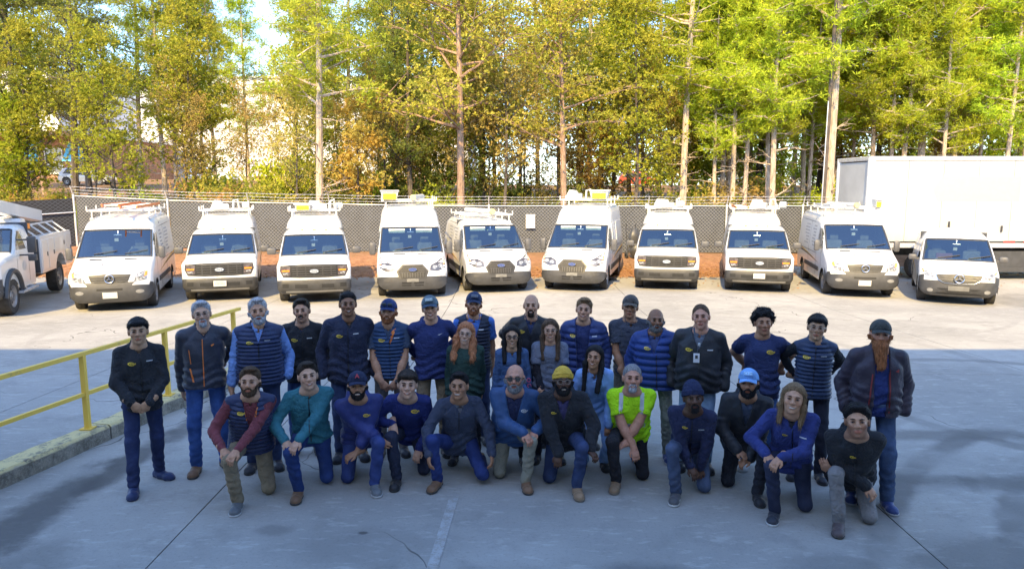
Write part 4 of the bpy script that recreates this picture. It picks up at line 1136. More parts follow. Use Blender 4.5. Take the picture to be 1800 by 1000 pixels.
# ---------------------------------------------------------------- box truck at the right
def box_truck():
    X0, Y0, z0 = 12.35, 24.9, -.3
    e = empty('box_truck', (X0, Y0, z0), 0, 'long plain white box trailer standing crosswise at the right behind the small van', 'trailer')
    L, D, zb, zt = 9.5, 2.5, 1.22, 4.28
    mw = pmat('white_trailer_panel', (.43, .43, .42), .4, var=.07, scale=1.2)
    pw = 1.22; n = 8
    for i in range(n):
        x = .16+i*pw
        MB().box((x+pw/2, .02, (zb+zt)/2), (pw-.012, .04, zt-zb-.28), ch=.004).build('side_panel', mw, e)
    MB().box((L/2+.2, D/2, (zb+zt)/2), (L-.2, D-.1, zt-zb-.1)).build('box_body', pmat('white_trailer_seam', (.10, .10, .10), .5), e)
    MB().box((.06, D/2+.02, (zb+zt)/2-.02), (.05, D-.32, zt-zb-.3), ch=.01).build('end_panel', mw, e)
    for yy in (.08, D-.08): m = MB(); m.tube([(.11, yy, zb), (.11, yy, zt-.02)], .13, 14); m.build('corner_post', pmat('brushed_post', (.62, .64, .66), .35, metal=.3), e, smooth=True)
    m = MB(); m.box((L/2+.05, D/2, zt-.06), (L+.1, D+.06, .15), ch=.03); m.build('top_rail', M_ALU, e)
    m = MB(); m.box((L/2+.05, .0, zb), (L, .07, .16)); m.box((.03, D/2, zb), (.07, D, .16)); m.build('bottom_rail', M_ALU, e)
    m = MB()
    for x in (5.05, 5.75): m.box((x, -.045, zb+.13), (.40, .012, .05))
    m.build('red_reflector', pmat('red_reflector', (.55, .04, .04), .3), e)
    # ghost of a removed sign: slightly duller film on the panels
    m = MB(); m.put([(2.25, -.004, 2.85+.3), (2.45, -.004, 2.45+.3), (5.3, -.004, 2.45+.3), (5.3, -.004, 3.3+.3), (2.55, -.004, 3.3+.3), (2.25, -.004, 2.85+.3)], [(0, 1, 2, 3, 4, 5)]); m.build('sign_ghost', pmat('dull_film', (.36, .355, .34), .6, var=.02), e)
    m = MB()
    for x, z in ((2.9, 1.95), (4.75, 1.8)): m.box((x, -.04, z), (.06, .02, .22))
    m.build('marker_bracket', M_DARKPL, e)
    MB().box((L/2, D/2, .95), (L-1, .9, .30)).build('chassis', M_DARKPL, e)
    m = MB(); m.box((6.2, .08, .72), (4.2, .05, .58)); m.box((6.2, .04, .36), (4.2, .1, .16)); m.build('side_skirt', M_GREYPL, e)
    m = MB(); 
    for x in (.9, 1.3): m.box((x, .7, .55), (.12, .12, 1.1)); m.box((x, .7, .03), (.3, .3, .06))
    m.build('landing_leg', M_DARKPL, e)
    for x in (2.1, 3.4, 8.4):
        o = add('wheel', WH['big'][0], M_RUBBER, e); o.location = (x, .25, .47); o.rotation_euler = (0, 0, R(-90)); add('rim', WH['big'][1], [M_STEEL, M_DARKPL], o)
box_truck()

# ---------------------------------------------------------------- far cars and odds and ends
def far_car(x, y, rz, col, label):
    e = empty('parked_car', (x, y, terrain(x, y)), R(rz), label, 'car', 'cars parked beyond the trees')
    prof = [(-.7, .25), (-.85, .4), (-.86, .62), (-.78, .78), (-.1, .95), (.25, 1.0), (.95, 1.5), (1.4, 1.62), (2.6, 1.64), (3.1, 1.5), (3.5, 1.05), (3.6, .6), (3.5, .32)]
    V, F, T = shell(prof, .92, lambda y_, z_: .14, .2, .9, [0, 2.8], .40, .32, 5, 6, .8)
    m_ = pmat('car_paint_%.2f' % col[2], col, .25, coat=1, var=.05)
    add('body', sub_mesh('body', V, F), m_, e); sk = Skin(V, F)
    for v in ('right', 'left'): sk.part('side_window', [[(.55, 1.0), (1.8, 1.0), (1.8, 1.45), (1.05, 1.45)], [(1.9, 1.0), (3.1, 1.02), (2.8, 1.45), (1.9, 1.45)]], v, M_DGLASS, e, .004)
    sk.part('windscreen', [[(-.7, 1.06), (.7, 1.06), (.6, 1.44), (-.6, 1.44)]], 'front', M_DGLASS, e, .004)
    put_wheels(e, .92, [0, 2.8], .33, .22, WH['van'])
far_car(-46.5, 66, 80, (.50, .52, .55), 'silver grey car parked in front of the brick office, half behind a pine')
far_car(-50.0, 62, -100, (.10, .16, .34), 'dark blue car parked at the far left edge beyond the fence')
far_car(-28.5, 72, 90, (.72, .72, .72), 'white car parked beyond the trees below the white warehouse')
far_car(-37.5, 66, 95, (.30, .31, .33), 'dark grey car parked beyond the trees left of the thin pines')
far_car(26.0, 78, 90, (.75, .75, .75), 'white car glimpsed low between trunks right of centre')
far_car(14.5, 74, 85, (.42, .08, .06), 'red car glimpsed low between trunks right of centre')
# hand cart leaning on the fence between two vehicles
def hand_cart(x, y):
    e = empty('hand_cart', (x, y, terrain(x, y)), R(20), 'black hand cart with a bag leaning by the fence right of a tall van', 'hand cart')
    m = MB()
    for s in (-.22, .22): m.tube([(s, 0, .1), (s, .25, 1.25), (s, .2, 1.4)], .02, 6)
    for z in (.3, .6, .9, 1.2): m.tube([(-.22, .03+z*.18, z), (.22, .03+z*.18, z)], .016, 6)
    m.build('frame', M_DARKPL, e, smooth=True)
    m = MB(); m.ball((0, -.1, .75), (.28, .2, .55), 10); m.ball((.1, -.12, .35), (.32, .25, .35), 10); m.build('bag', M_STRIPEK, e, smooth=True)
    for s in (-.28, .28): m = MB(); m.lathe([(.05, -.03), (.12, -.03), (.13, 0), (.12, .03), (.05, .03)], (s, .05, .13), 'x', 14); m.build('wheel', M_RUBBER, e, smooth=True)
hand_cart(5.05, 29.6)
m = MB(); m.lathe([(.001, .0), (.20, .0), (.21, .02), (.17, .035), (.001, .04)], (0, 0, 0), 'z', 18); o = m.build('drain_cover', M_DARKPL, smooth=True); o.location = (3.5, 24.9, gz(24.9)+.002); tag(o, 'small round dark cover on the concrete between a van and a pickup', 'cover')
# ================================================================== TREES
def bark(name, a, b):
    t = NT(name); o = t.obj()
    mp = t.n('Mapping', Vector=o); mp.inputs['Scale'].default_value = (5, 5, 1.1)
    n = t.noise(mp.outputs[0], 2.2, 5, .7); n2 = t.noise(o, .7, 3)
    c = t.mix(t.ramp(n, .35, .68), a, b)
    t.base(t.mix(t.math('MULTIPLY', t.ramp(n2, .45, .65), .5), c, tuple(x*.55 for x in a)))
    t.p.inputs['Roughness'].default_value = .95; t.bump(n, .9, .05)
    return t.m
def leaf(name, a, b, c_, trans=.45):
    """a..b per leaf, c_ tints whole clumps"""
    t = NT(name)
    r = t.n('NewGeometry').outputs['Random Per Island']; o = t.obj()
    orr = t.n('ObjectInfo').outputs['Random']
    cl = t.ramp(t.noise(o, .55, 3), .38, .66)
    col = t.mix(r, a, b); col = t.mix(t.math('MULTIPLY', cl, .75), col, c_)
    hs = t.n('HueSaturation'); t.set(hs.inputs['Color'], col)
    t.set(hs.inputs['Hue'], t.math('ADD', .487, t.math('MULTIPLY', orr, .026))); t.set(hs.inputs['Value'], t.math('ADD', 1.75, t.math('MULTIPLY', orr, .6)))
    col = hs.outputs[0]
    df = t.n('BsdfDiffuse'); t.set(df.inputs[0], col); tr = t.n('BsdfTranslucent'); t.set(tr.inputs[0], col)
    mx = t.n('MixShader'); mx.inputs[0].default_value = trans
    t.t.links.new(df.outputs[0], mx.inputs[1]); t.t.links.new(tr.outputs[0], mx.inputs[2]); t.t.links.new(mx.outputs[0], t.out.inputs[0])
    return t.m
B_PALE = bark('pale_pine_bark', (.56, .45, .34), (.27, .20, .15))
B_RED = bark('reddish_pine_bark', (.40, .26, .17), (.17, .11, .08))
B_DARK = bark('dark_bark', (.13, .105, .085), (.055, .045, .04))
L_YEL = leaf('yellow_green_needles', (.185, .225, .016), (.31, .32, .028), (.14, .20, .018))
L_GRN = leaf('green_needles', (.12, .155, .018), (.22, .23, .026), (.25, .23, .03))
L_DRK = leaf('dark_needles', (.065, .09, .02), (.13, .145, .03), (.16, .15, .035))
L_OLV = leaf('olive_autumn_leaves', (.20, .18, .028), (.31, .27, .045), (.17, .18, .032))
L_ORG = leaf('orange_autumn_leaves', (.23, .135, .033), (.30, .19, .05), (.20, .18, .045))
L_BSH = leaf('bush_leaves', (.075, .11, .02), (.19, .19, .03), (.24, .19, .035))
L_BRN = leaf('brown_dry_leaves', (.21, .16, .05), (.31, .23, .07), (.18, .17, .04))

def trunk_mesh(rg, H, r0, lean, limbs, fork=None):
    """tapered, slightly crooked trunk with limbs; returns mesh and the twig points foliage hangs on"""
    m = MB(); k = 12; path = []
    ph = rg.uniform(0, 6.28); am = rg.uniform(.05, .16)
    for i in range(k+1):
        f = i/k; path.append(Vector((lean[0]*f*H+am*math.sin(f*5+ph), lean[1]*f*H+am*math.cos(f*4+ph), H*f-.3*(i == 0))))
    m.tube(path, [r0*.88*(1.25 if i == 0 else 1)*(1-.86*(i/k)**1.1) for i in range(k+1)], 9)
    tw = []
    def at(z):
        f = max(0, min(.999, z/H)); i = int(f*k); t = f*k-i
        return path[i].lerp(path[i+1], t), r0*(1-.86*f**1.1)
    for (z, ang, L, rise, fol) in limbs:
        p, r = at(z); d = Vector((math.cos(ang), math.sin(ang), rise)).normalized()
        pts = [p]; q = p.copy(); n = 5
        for i in range(n):
            d = (d + Vector((rg.gauss(0, .16), rg.gauss(0, .16), rg.gauss(.03, .12)))).normalized(); q = q + d*(L/n); pts.append(q.copy())
        rb = min(r*.5, .018+.020*L)
        m.tube(pts, [rb*(1-.8*i/n) for i in range(n+1)], 5, cap=False)
        for i in range(2, n+1):
            if fol: tw.append((pts[i], L, fol))
            for s in range(2 if L > 1 else 1):
                a2 = rg.uniform(0, 6.28); d2 = (d*.5+Vector((math.cos(a2), math.sin(a2), rg.uniform(-.2, .5)))).normalized(); l2 = L*rg.uniform(.22, .45)
                e = pts[i]+d2*l2; m.tube([pts[i], pts[i].lerp(e, .5)+Vector((0, 0, rg.gauss(0, .05))), e], [rb*.4, rb*.25, .006], 4, cap=False)
                if fol: tw.append((e, L, fol)); tw.append((pts[i].lerp(e, .6), L, fol))
    return m, tw

def needles(rg, pts, n_per, spread, size, wdt, flat=.75, blade=None):
    """tufts of narrow leaves; every blade its own little triangle pair"""
    P = np.array([tuple(p) for p in pts], np.float32); m = len(P)
    N = m*n_per
    c = np.repeat(P, n_per, 0)
    tuft = rg.normal(0, 1, (m, 4, 3)).astype(np.float32)*np.array([spread, spread, spread*flat], np.float32)
    sel = rg.integers(0, 4, N); c = c + tuft[np.repeat(np.arange(m), n_per), sel]
    d = rg.normal(0, 1, (N, 3)); d[:, 2] += .25; d /= np.linalg.norm(d, axis=1)[:, None]
    s = (size*rg.uniform(.6, 1.35, N))[:, None]
    u = np.cross(d, rg.normal(0, 1, (N, 3))); u /= np.linalg.norm(u, axis=1)[:, None]
    wv = wdt*rg.uniform(.7, 1.3, N)[:, None]
    a = c + d*s*.06*(1 if blade is None else 1) ; tip = c + d*s; mid = c+d*s*.5
    V = np.stack([a, mid+u*wv, tip, mid-u*wv], 1).reshape(-1, 3)
    return V.astype(np.float32), np.arange(N*4).reshape(N, 4)

def make_tree(idx, kind, H, r0, bark_, leaf_, label, group='pines and hardwoods beyond the fence', name='pine_tree', dens=1.0, z_low=None, spread=3.0):
    rg = random.Random(100+idx); ng = np.random.default_rng(200+idx)
    limbs = []
    if kind == 'pine':
        z0 = z_low if z_low else H*.42
        for i in range(7): limbs.append((rg.uniform(1.5, z0), rg.uniform(0, 6.28), rg.uniform(.5, 1.6), rg.uniform(-.1, .3), 0))
        n = int(38*dens)
        for i in range(n):
            z = z0+(H*.98-z0)*(i+rg.random())/n; f = (z-z0)/(H-z0)
            limbs.append((z, rg.uniform(0, 6.28), spread*(1-.62*f)*rg.uniform(.55, 1.1), rg.uniform(-.05, .5), 1))
        per, sp, sz, wd = 36, .27, .23, .019
    elif kind == 'mid':
        z0 = z_low if z_low else H*.25
        n = int(34*dens)
        for i in range(n):
            z = z0+(H*.97-z0)*(i+rg.random())/n; f = (z-z0)/(H-z0)
            limbs.append((z, rg.uniform(0, 6.28), spread*(1.0-.5*f)*rg.uniform(.5, 1.15), rg.uniform(.1, .7), 1))
        per, sp, sz, wd = 36, .34, .125, .032
    elif kind == 'bare':
        z0 = H*.25; n = int(26*dens)
        for i in range(n):
            z = z0+(H*.97-z0)*(i+rg.random())/n; f = (z-z0)/(H-z0)
            limbs.append((z, rg.uniform(0, 6.28), spread*(1-.5*f)*rg.uniform(.6, 1.2), rg.uniform(.3, 1.0), 1))
        per, sp, sz, wd = 12, .36, .12, .034
    m, tw = trunk_mesh(rg, H, r0, (rg.uniform(-.02, .02), rg.uniform(-.02, .02)), limbs)
    e = empty(name, (0, 0, 0), 0, label, 'tree', group)
    m.build('trunk', bark_, e, smooth=True)
    V, Q = needles(ng, [t[0] for t in tw], per, sp, sz, wd)
    add('crown', np_mesh('crown', V, Q, smooth=False), leaf_, e)
    return e
TREES = {}
def proto(key, *a, **k): TREES[key] = [make_tree(len(TREES), *a, **k), False]
proto('yA', 'pine', 19, .17, B_PALE, L_YEL, '', dens=1.35, spread=3.0, z_low=5.2)
proto('yB', 'pine', 21, .215, B_PALE, L_YEL, '', dens=1.3, spread=3.3, z_low=6.5)
proto('gA', 'pine', 20, .19, B_PALE, L_GRN, '', dens=1.3, spread=3.1, z_low=5.5)
proto('dA', 'pine', 18, .24, B_DARK, L_DRK, '', dens=1.2, spread=3.4, z_low=4.6)
proto('oA', 'mid', 15, .20, B_RED, L_OLV, '', name='hardwood_tree', dens=1.3, spread=3.3, z_low=4.5)
proto('oB', 'mid', 11, .12, B_DARK, L_GRN, '', name='hardwood_tree', dens=1.1, spread=2.4, z_low=2.0)
proto('rA', 'mid', 8, .09, B_DARK, L_ORG, '', name='hardwood_tree', dens=.8, spread=1.9, z_low=2.0)
proto('bA', 'bare', 15, .20, B_DARK, L_OLV, '', name='hardwood_tree', dens=1.1, spread=3.4)
proto('bB', 'bare', 9, .08, B_DARK, L_BRN, '', name='hardwood_tree', dens=1.0, spread=2.2)
proto('sA', 'mid', 7, .08, B_RED, L_YEL, '', name='pine_sapling', dens=1.0, spread=1.9, z_low=1.2)
WORDS = {'yA': 'yellow green pine', 'yB': 'reddish trunked yellow green pine', 'gA': 'green pine with a pale trunk', 'dA': 'dark needled pine', 'oA': 'olive leaved autumn hardwood',
         'oB': 'slim green hardwood', 'rA': 'small orange leaved autumn tree', 'bA': 'half bare dark hardwood', 'bB': 'thin nearly bare brown sapling', 'sA': 'bushy yellow green pine sapling'}
def grow(key, x, y, s=1.0, rz=0.0, label=None):
    e, used = TREES[key]
    if used: e = copy_tree(e)
    TREES[key][1] = True
    e.location = (x, y, terrain(x, y)-.05); e.rotation_euler = (0, 0, rz); e.scale = (s, s, s)
    e['group'] = 'trees standing behind the fence'
    if label: e['label'] = label
    else: FILL.append((WORDS[key], x, y, e))
    return e
FILL = []
MARKS = [(-60, 'beyond the frame edge left of the bucket truck'), (40, 'over the bucket truck'), (150, 'over the corner fence post'), (230, 'over the leftmost cargo van'), (330, 'between the cargo van and first pickup'), (410, 'over the first pickup'), (490, 'between the two left pickups'), (560, 'over the second pickup'), (640, 'left of the tall van'), (720, 'over the left tall van'), (800, 'between the tall and low vans'), (865, 'over the low roof van'), (935, 'over the fence sign'), (1020, 'over the right tall van'), (1100, 'right of the right tall van'), (1170, 'over the third pickup'), (1250, 'between the two right pickups'), (1330, 'over the fourth pickup'), (1400, 'left of the utility pole'), (1490, 'over the left end of the box truck'), (1570, 'over the box truck corner post'), (1650, 'over the box truck above the small van'), (1740, 'over the box truck near the right edge'), (1830, 'at the right frame edge'), (1950, 'beyond the right frame edge'), (2080, 'far beyond the right frame edge')]
RANK = [['{w} {m}'], ['nearer {w} {m}', 'farther {w} {m}'], ['nearest {w} {m}', 'middle {w} {m}', 'farthest {w} {m}'], ['nearest {w} {m}', 'second nearest {w} {m}', 'second farthest {w} {m}', 'farthest {w} {m}'], ['nearest {w} {m}', 'second nearest {w} {m}', 'middle {w} {m}', 'second farthest {w} {m}', 'farthest {w} {m}']]
def name_fill(lst):
    by = {}
    for w_, x, y, e in lst:
        px = 900+x/y*1250; m_ = min(MARKS, key=lambda q: abs(q[0]-px))[1]; by.setdefault((w_, m_), []).append((y, e))
    for (w_, m_), q in by.items():
        q.sort(key=lambda a: a[0]); r_ = RANK[min(len(q), 5)-1]
        for i, (y, e) in enumerate(q): e['label'] = r_[min(i, len(r_)-1)].format(w=w_, m=m_)
def gx(px, d): return (px-900)/1250*d*1.005
# trees the photograph lets one tell apart: (pixel column, distance, kind, scale, label)
for px, d, key, s, lab in [
    (48, 38, 'dA', 1.05, 'dark pine with a thick trunk at the far left edge behind the black fence'),
    (165, 44, 'bA', .9, 'half bare tree left of the corner fence post'),
    (205, 36, 'oB', .9, 'slim green tree just behind the fence above the leftmost van'),
    (348, 40, 'oB', 1.05, 'slim dark trunked tree above the first pickup'),
    (300, 47, 'gA', 1.0, 'tall pine with a pale trunk in front of the left warehouse end'),
    (565, 34, 'gA', 1.12, 'thick trunked pine directly behind the pickup with the yellow fronted bin'),
    (700, 39, 'bA', .85, 'dark forked tree left of the big branching trunk'),
    (727, 37, 'dA', .72, 'narrow dark trunk behind the high roof van left of centre'),
    (812, 33.6, 'oA', 1.12, 'big branching orange barked tree behind the low roof van'),
    (884, 35, 'bB', 1.25, 'thin pale tree just left of the fence sign'),
    (990, 34, 'oA', .95, 'stout orange barked tree above the tall van right of centre'),
    (1075, 40, 'bA', .8, 'dark trunked tree right of the stout orange barked one'),
    (1198, 36, 'yB', 1.0, 'tall pale trunked pine behind the pickup without a plate'),
    (1262, 39, 'gA', .85, 'slender trunk left of the paired pines'),
    (1305, 36, 'yA', .85, 'slender straight pine behind the pickup with a plate'),
    (1352, 35, 'yA', 1.0, 'straight pale trunked pine left of the utility pole'),
    (1405, 41, 'gA', .9, 'shaded pine between the pale trunk and the utility pole'),
    (1452, 34.5, 'yB', 1.15, 'thickest tall pine beside the utility pole left of the box truck'),
    (1525, 38, 'gA', .85, 'slender pine rising over the left end of the box truck'),
    (1602, 37, 'yB', 1.05, 'thick pale pine rising over the white box truck'),
    (1645, 39, 'gA', .95, 'leaning pine right of the thick pale pine over the box truck'),
    (1782, 36, 'yB', .95, 'pine with a pale trunk at the far right edge')]:
    grow(key, gx(px, d), d, s, random.uniform(0, 6.28), lab)
# the wood filling in behind them
rw = random.Random(11)
def fill(n, keys, px0, px1, d0, d1, s0=.8, s1=1.15):
    for i in range(n):
        px = px0+(px1-px0)*(i+rw.random())/n; d = rw.uniform(d0, d1)
        grow(rw.choice(keys), gx(px, d), d, rw.uniform(s0, s1), rw.uniform(0, 6.28))
fill(8, ['dA', 'gA', 'gA', 'oA'], -120, 340, 44, 60)
fill(4, ['oB', 'sA', 'bB'], -60, 340, 36, 44, .8, 1.1)
fill(4, ['gA', 'yA', 'bA'], 330, 560, 44, 60)
fill(4, ['bB', 'oB', 'bB'], 330, 560, 35, 44, .7, 1.0)
fill(8, ['oA', 'gA', 'bA', 'dA', 'yA'], 560, 900, 42, 58)
fill(6, ['bB', 'oB', 'rA', 'sA', 'bB', 'sA'], 560, 900, 35, 44, .7, 1.1)
fill(10, ['yA', 'gA', 'oA', 'yB', 'oA'], 900, 1200, 40, 60)
fill(7, ['oB', 'rA', 'bB', 'sA', 'sA', 'bB'], 900, 1200, 35, 44, .7, 1.1)
fill(22, ['yA', 'yB', 'gA', 'yA', 'dA'], 1180, 1950, 39, 62)
fill(14, ['sA', 'oB', 'sA', 'sA', 'bB', 'oB', 'sA', 'rA'], 1180, 1950, 40, 50, .75, 1.2)
fill(12, ['gA', 'dA', 'yA'], 1150, 2000, 62, 85, 1.0, 1.3)

# understorey bushes
def make_bush(idx, leaf_, n=150, rad=1.0, hgt=1.4):
    ng = np.random.default_rng(900+idx); rg = random.Random(900+idx)
    e = empty('bush', label='', cat='bush')
    m = MB(); pts = []
    for i in range(16):
        a = rg.uniform(0, 6.28); L = rg.uniform(.6, 1)*rad; h = rg.uniform(.4, 1)*hgt
        tip = (L*math.cos(a), L*math.sin(a), h); mid = (tip[0]*.4, tip[1]*.4, h*.6)
        m.tube([(0, 0, -.1), mid, tip], [.018, .012, .005], 4, cap=False)
        for k in range(n//16):
            f = rg.uniform(.35, 1.1); pts.append((tip[0]*f+rg.gauss(0, .2), tip[1]*f+rg.gauss(0, .2), h*f+rg.gauss(0, .15)))
    m.build('stem', B_DARK, e)
    V, Q = needles(ng, pts, 24, .16, .11, .026)
    add('foliage', np_mesh('foliage', V, Q, smooth=False), leaf_, e)
    return e
BW = [('green leafy bush', L_BSH), ('yellow green bush', L_YEL), ('brown dry bush', L_BRN), ('orange autumn bush', L_ORG), ('dark green bush', L_DRK)]
BP = [[make_bush(i, lf), False] for i, (w_, lf) in enumerate(BW)]
BUSH = []
def bush(k, x, y, s):
    e, used = BP[k]
    if used: e = copy_tree(e)
    BP[k][1] = True
    e.location = (x, y, terrain(x, y)); e.rotation_euler = (0, 0, rw.uniform(0, 6.28)); e.scale = (s, s, s*rw.uniform(.8, 1.3))
    BUSH.append((BW[k][0], x, y, e)); e['group'] = 'bushes just beyond the fence'
for i in range(78):
    px = -40+1900*(i+rw.random())/78; d = rw.uniform(33.6, 42)
    k = rw.choices(range(5), (5, 3, 4, 1.5, 3))[0]
    if 400 < px < 660: k = rw.choice((2, 2, 0, 3))
    bush(k, gx(px, d), d, rw.uniform(.8, 1.5) if px > 660 else rw.uniform(.7, 1.3))
rw = random.Random(23)
for i in range(16):
    px = 330+600*(i+rw.random())/16; d = rw.uniform(37, 46)
    bush(rw.choice((0, 4, 1, 0)), gx(px, d), d, rw.uniform(1.2, 1.9))
fill(5, ['oB', 'bB', 'oB'], 560, 900, 38, 46, .8, 1.0)
for i in range(13):
    px = 1215+560*(i+rw.random())/13; d = rw.uniform(34.5, 41)
    grow(rw.choice(('yA', 'gA', 'yA')), gx(px, d), d, rw.uniform(.72, .9), rw.uniform(0, 6.28))
name_fill(FILL)
name_fill(BUSH)
# utility pole beside the thickest pine
up = empty('utility_pole', (gx(1440, 33.4), 33.4, terrain(gx(1440, 33.4), 33.4)), 0, 'slim dark wooden utility pole beside the thickest pine left of the box truck', 'pole')
m = MB(); m.tube([(0, 0, -.2), (.05, 0, 7), (.1, 0, 14)], [.10, .09, .075], 10); m.build('shaft', B_DARK, up, smooth=True)
m = MB(); m.tube([(-.09, -.06, 0), (-.04, -.06, 6.5)], .025, 6); m.build('cable_guard', M_GALV, up, smooth=True)
# the dense wood further back that reads as one mass
def far_wood():
    ng = np.random.default_rng(5); N = 2600
    x = ng.uniform(8, 110, N); y = ng.uniform(86, 105, N); z = 2.5+ng.uniform(0, 1, N)**.8*(9+4*np.sin(x*.21)+3*np.sin(x*.6+1))
    V, Q = needles(ng, np.stack([x, y, z], 1), 14, .8, .7, .12)
    add('far_woodland', np_mesh('far_woodland', V, Q, smooth=False), L_GRN, kind='stuff', label='dark woodland closing the view behind the right hand pines')
far_wood()
# ================================================================== PEOPLE
def v3(*a): return np.array(a, np.float64)
def unit(a): return a/max(1e-9, np.linalg.norm(a))
def wob(X, Y, Z, f, ph=0.0):
    return (np.sin(X*f+ph+1.7*np.sin(Y*f*.7+ph))*np.cos(Z*f*.9+.6*np.sin(X*f*.5)+ph*1.3) + .5*np.sin((Y+Z*.6)*f*1.9+ph*2.1+np.sin(X*f*1.3)))*.66

class Field:
    """signed distance grid; shapes melt into each other, then a surface is drawn through the zero level"""
    def __init__(s, lo, hi, h):
        s.lo = np.asarray(lo, np.float64); s.h = h
        s.n = np.ceil((np.asarray(hi)-s.lo)/h).astype(int)+1
        s.F = np.full(s.n, .5, np.float32)
        s.ax = [(s.lo[i]+h*np.arange(s.n[i])).astype(np.float32) for i in range(3)]
    def blk(s, lo, hi):
        a = np.clip(np.floor((np.asarray(lo)-s.lo)/s.h).astype(int), 0, s.n-1); b = np.clip(np.ceil((np.asarray(hi)-s.lo)/s.h).astype(int)+1, 1, s.n)
        sl = tuple(slice(a[i], max(a[i]+1, b[i])) for i in range(3))
        return sl, s.ax[0][sl[0]][:, None, None], s.ax[1][sl[1]][None, :, None], s.ax[2][sl[2]][None, None, :]
    def mix(s, sl, d, k, op='add'):
        A = s.F[sl]
        if op == 'add':
            if k > 0:
                h = np.clip(.5+.5*(d-A)/k, 0, 1); s.F[sl] = d*(1-h)+A*h-k*h*(1-h)
            else: s.F[sl] = np.minimum(A, d)
        elif op == 'cut':
            d = -d
            if k > 0:
                h = np.clip(.5-.5*(d-A)/k, 0, 1); s.F[sl] = d*(1-h)+A*h+k*h*(1-h)
            else: s.F[sl] = np.maximum(A, d)
        return s
    def cap(s, a, b, ra, rb=None, k=.02, op='add', disp=None, stretch=None):
        a = np.asarray(a, float); b = np.asarray(b, float); rb = ra if rb is None else rb
        m = max(ra, rb)+k+3*s.h+(.03 if disp else 0)
        sl, X, Y, Z = s.blk(np.minimum(a, b)-m, np.maximum(a, b)+m)
        d = b-a; L2 = max(1e-9, float(d@d))
        px, py, pz = X-a[0], Y-a[1], Z-a[2]
        t = np.clip((px*d[0]+py*d[1]+pz*d[2])/L2, 0, 1)
        qx, qy, qz = px-t*d[0], py-t*d[1], pz-t*d[2]
        if stretch is not None:
            ax_, f = stretch; c = qx*ax_[0]+qy*ax_[1]+qz*ax_[2]; c = c*(1-1/f)
            qx, qy, qz = qx-c*ax_[0], qy-c*ax_[1], qz-c*ax_[2]
        D = np.sqrt(qx*qx+qy*qy+qz*qz)-(ra+(rb-ra)*t)
        if disp: D = D-disp(X, Y, Z, t)
        return s.mix(sl, D, k, op)
    def ell(s, c, r, k=.02, op='add', ax=None, disp=None):
        c = np.asarray(c, float); r = np.asarray(r, float); m = r.max()+k+3*s.h
        sl, X, Y, Z = s.blk(c-m, c+m)
        px, py, pz = X-c[0], Y-c[1], Z-c[2]
        if ax is not None:
            px, py, pz = [px*a[0]+py*a[1]+pz*a[2] for a in ax]
        k0 = np.sqrt((px/r[0])**2+(py/r[1])**2+(pz/r[2])**2); k1 = np.sqrt((px/r[0]**2)**2+(py/r[1]**2)**2+(pz/r[2]**2)**2)
        D = k0*(k0-1)/np.maximum(k1, 1e-6)
        if disp: D = D-disp(X, Y, Z, None)
        return s.mix(sl, D, k, op)
    def full(s): return s.ax[0][:, None, None], s.ax[1][None, :, None], s.ax[2][None, None, :]
    def surf(s):
        F = s.F; n = s.n
        F[0] = F[-1] = .5; F[:, 0] = F[:, -1] = .5; F[:, :, 0] = F[:, :, -1] = .5
        S = F < 0
        cnt = np.zeros(n-1, np.int8)
        for a in (0, 1):
            for b in (0, 1):
                for c in (0, 1): cnt += S[a:n[0]-1+a, b:n[1]-1+b, c:n[2]-1+c]
        act = (cnt > 0) & (cnt < 8)
        I, J, K = np.nonzero(act); m = len(I)
        idx = np.full(n-1, -1, np.int64); idx[act] = np.arange(m)
        P = np.zeros((m, 3)); C = np.zeros(m)
        for ax in range(3):
            for a in (0, 1):
                for b in (0, 1):
                    o = [0, 0, 0]; o[(ax+1) % 3] = a; o[(ax+2) % 3] = b; e = list(o); e[ax] += 1
                    f0 = F[I+o[0], J+o[1], K+o[2]]; f1 = F[I+e[0], J+e[1], K+e[2]]
                    x = (f0 < 0) != (f1 < 0); t = np.where(x, f0/np.where(x, f0-f1, 1), 0)
                    q = np.zeros((m, 3)); q[:] = o; q[:, ax] += t
                    P += q*x[:, None]; C += x
        P = P/np.maximum(C, 1)[:, None] + np.stack([I, J, K], 1)
        V = s.lo + P*s.h
        Q = []
        for ax in range(3):
            u, w_ = (ax+1) % 3, (ax+2) % 3
            a = [slice(None)]*3; b = [slice(None)]*3; a[ax] = slice(0, n[ax]-1); b[ax] = slice(1, n[ax])
            f0 = S[tuple(a)]; f1 = S[tuple(b)]
            E = np.argwhere(f0 != f1); 
            if len(E) == 0: continue
            ok = (E[:, u] > 0) & (E[:, w_] > 0) & (E[:, u] < n[u]-1) & (E[:, w_] < n[w_]-1); E = E[ok]
            def g(du, dw):
                q = E.copy(); q[:, u] -= du; q[:, w_] -= dw; return idx[q[:, 0], q[:, 1], q[:, 2]]
            q = np.stack([g(1, 1), g(0, 1), g(0, 0), g(1, 0)], 1)
            fl = ~f0[E[:, 0], E[:, 1], E[:, 2]]
            q[fl] = q[fl][:, ::-1]; Q.append(q)
        return V, np.concatenate(Q)

def ik(a, b, l1, l2, pole):
    d = b-a; L = np.linalg.norm(d); 
    if L > (l1+l2)*.995: b = a+d*((l1+l2)*.995/L); d = b-a; L = np.linalg.norm(d)
    u = d/L; p = pole-u*(pole@u); p = unit(p)
    x = (l1*l1-l2*l2+L*L)/(2*L); h = math.sqrt(max(0, l1*l1-x*x))
    return a+u*x+p*h, b

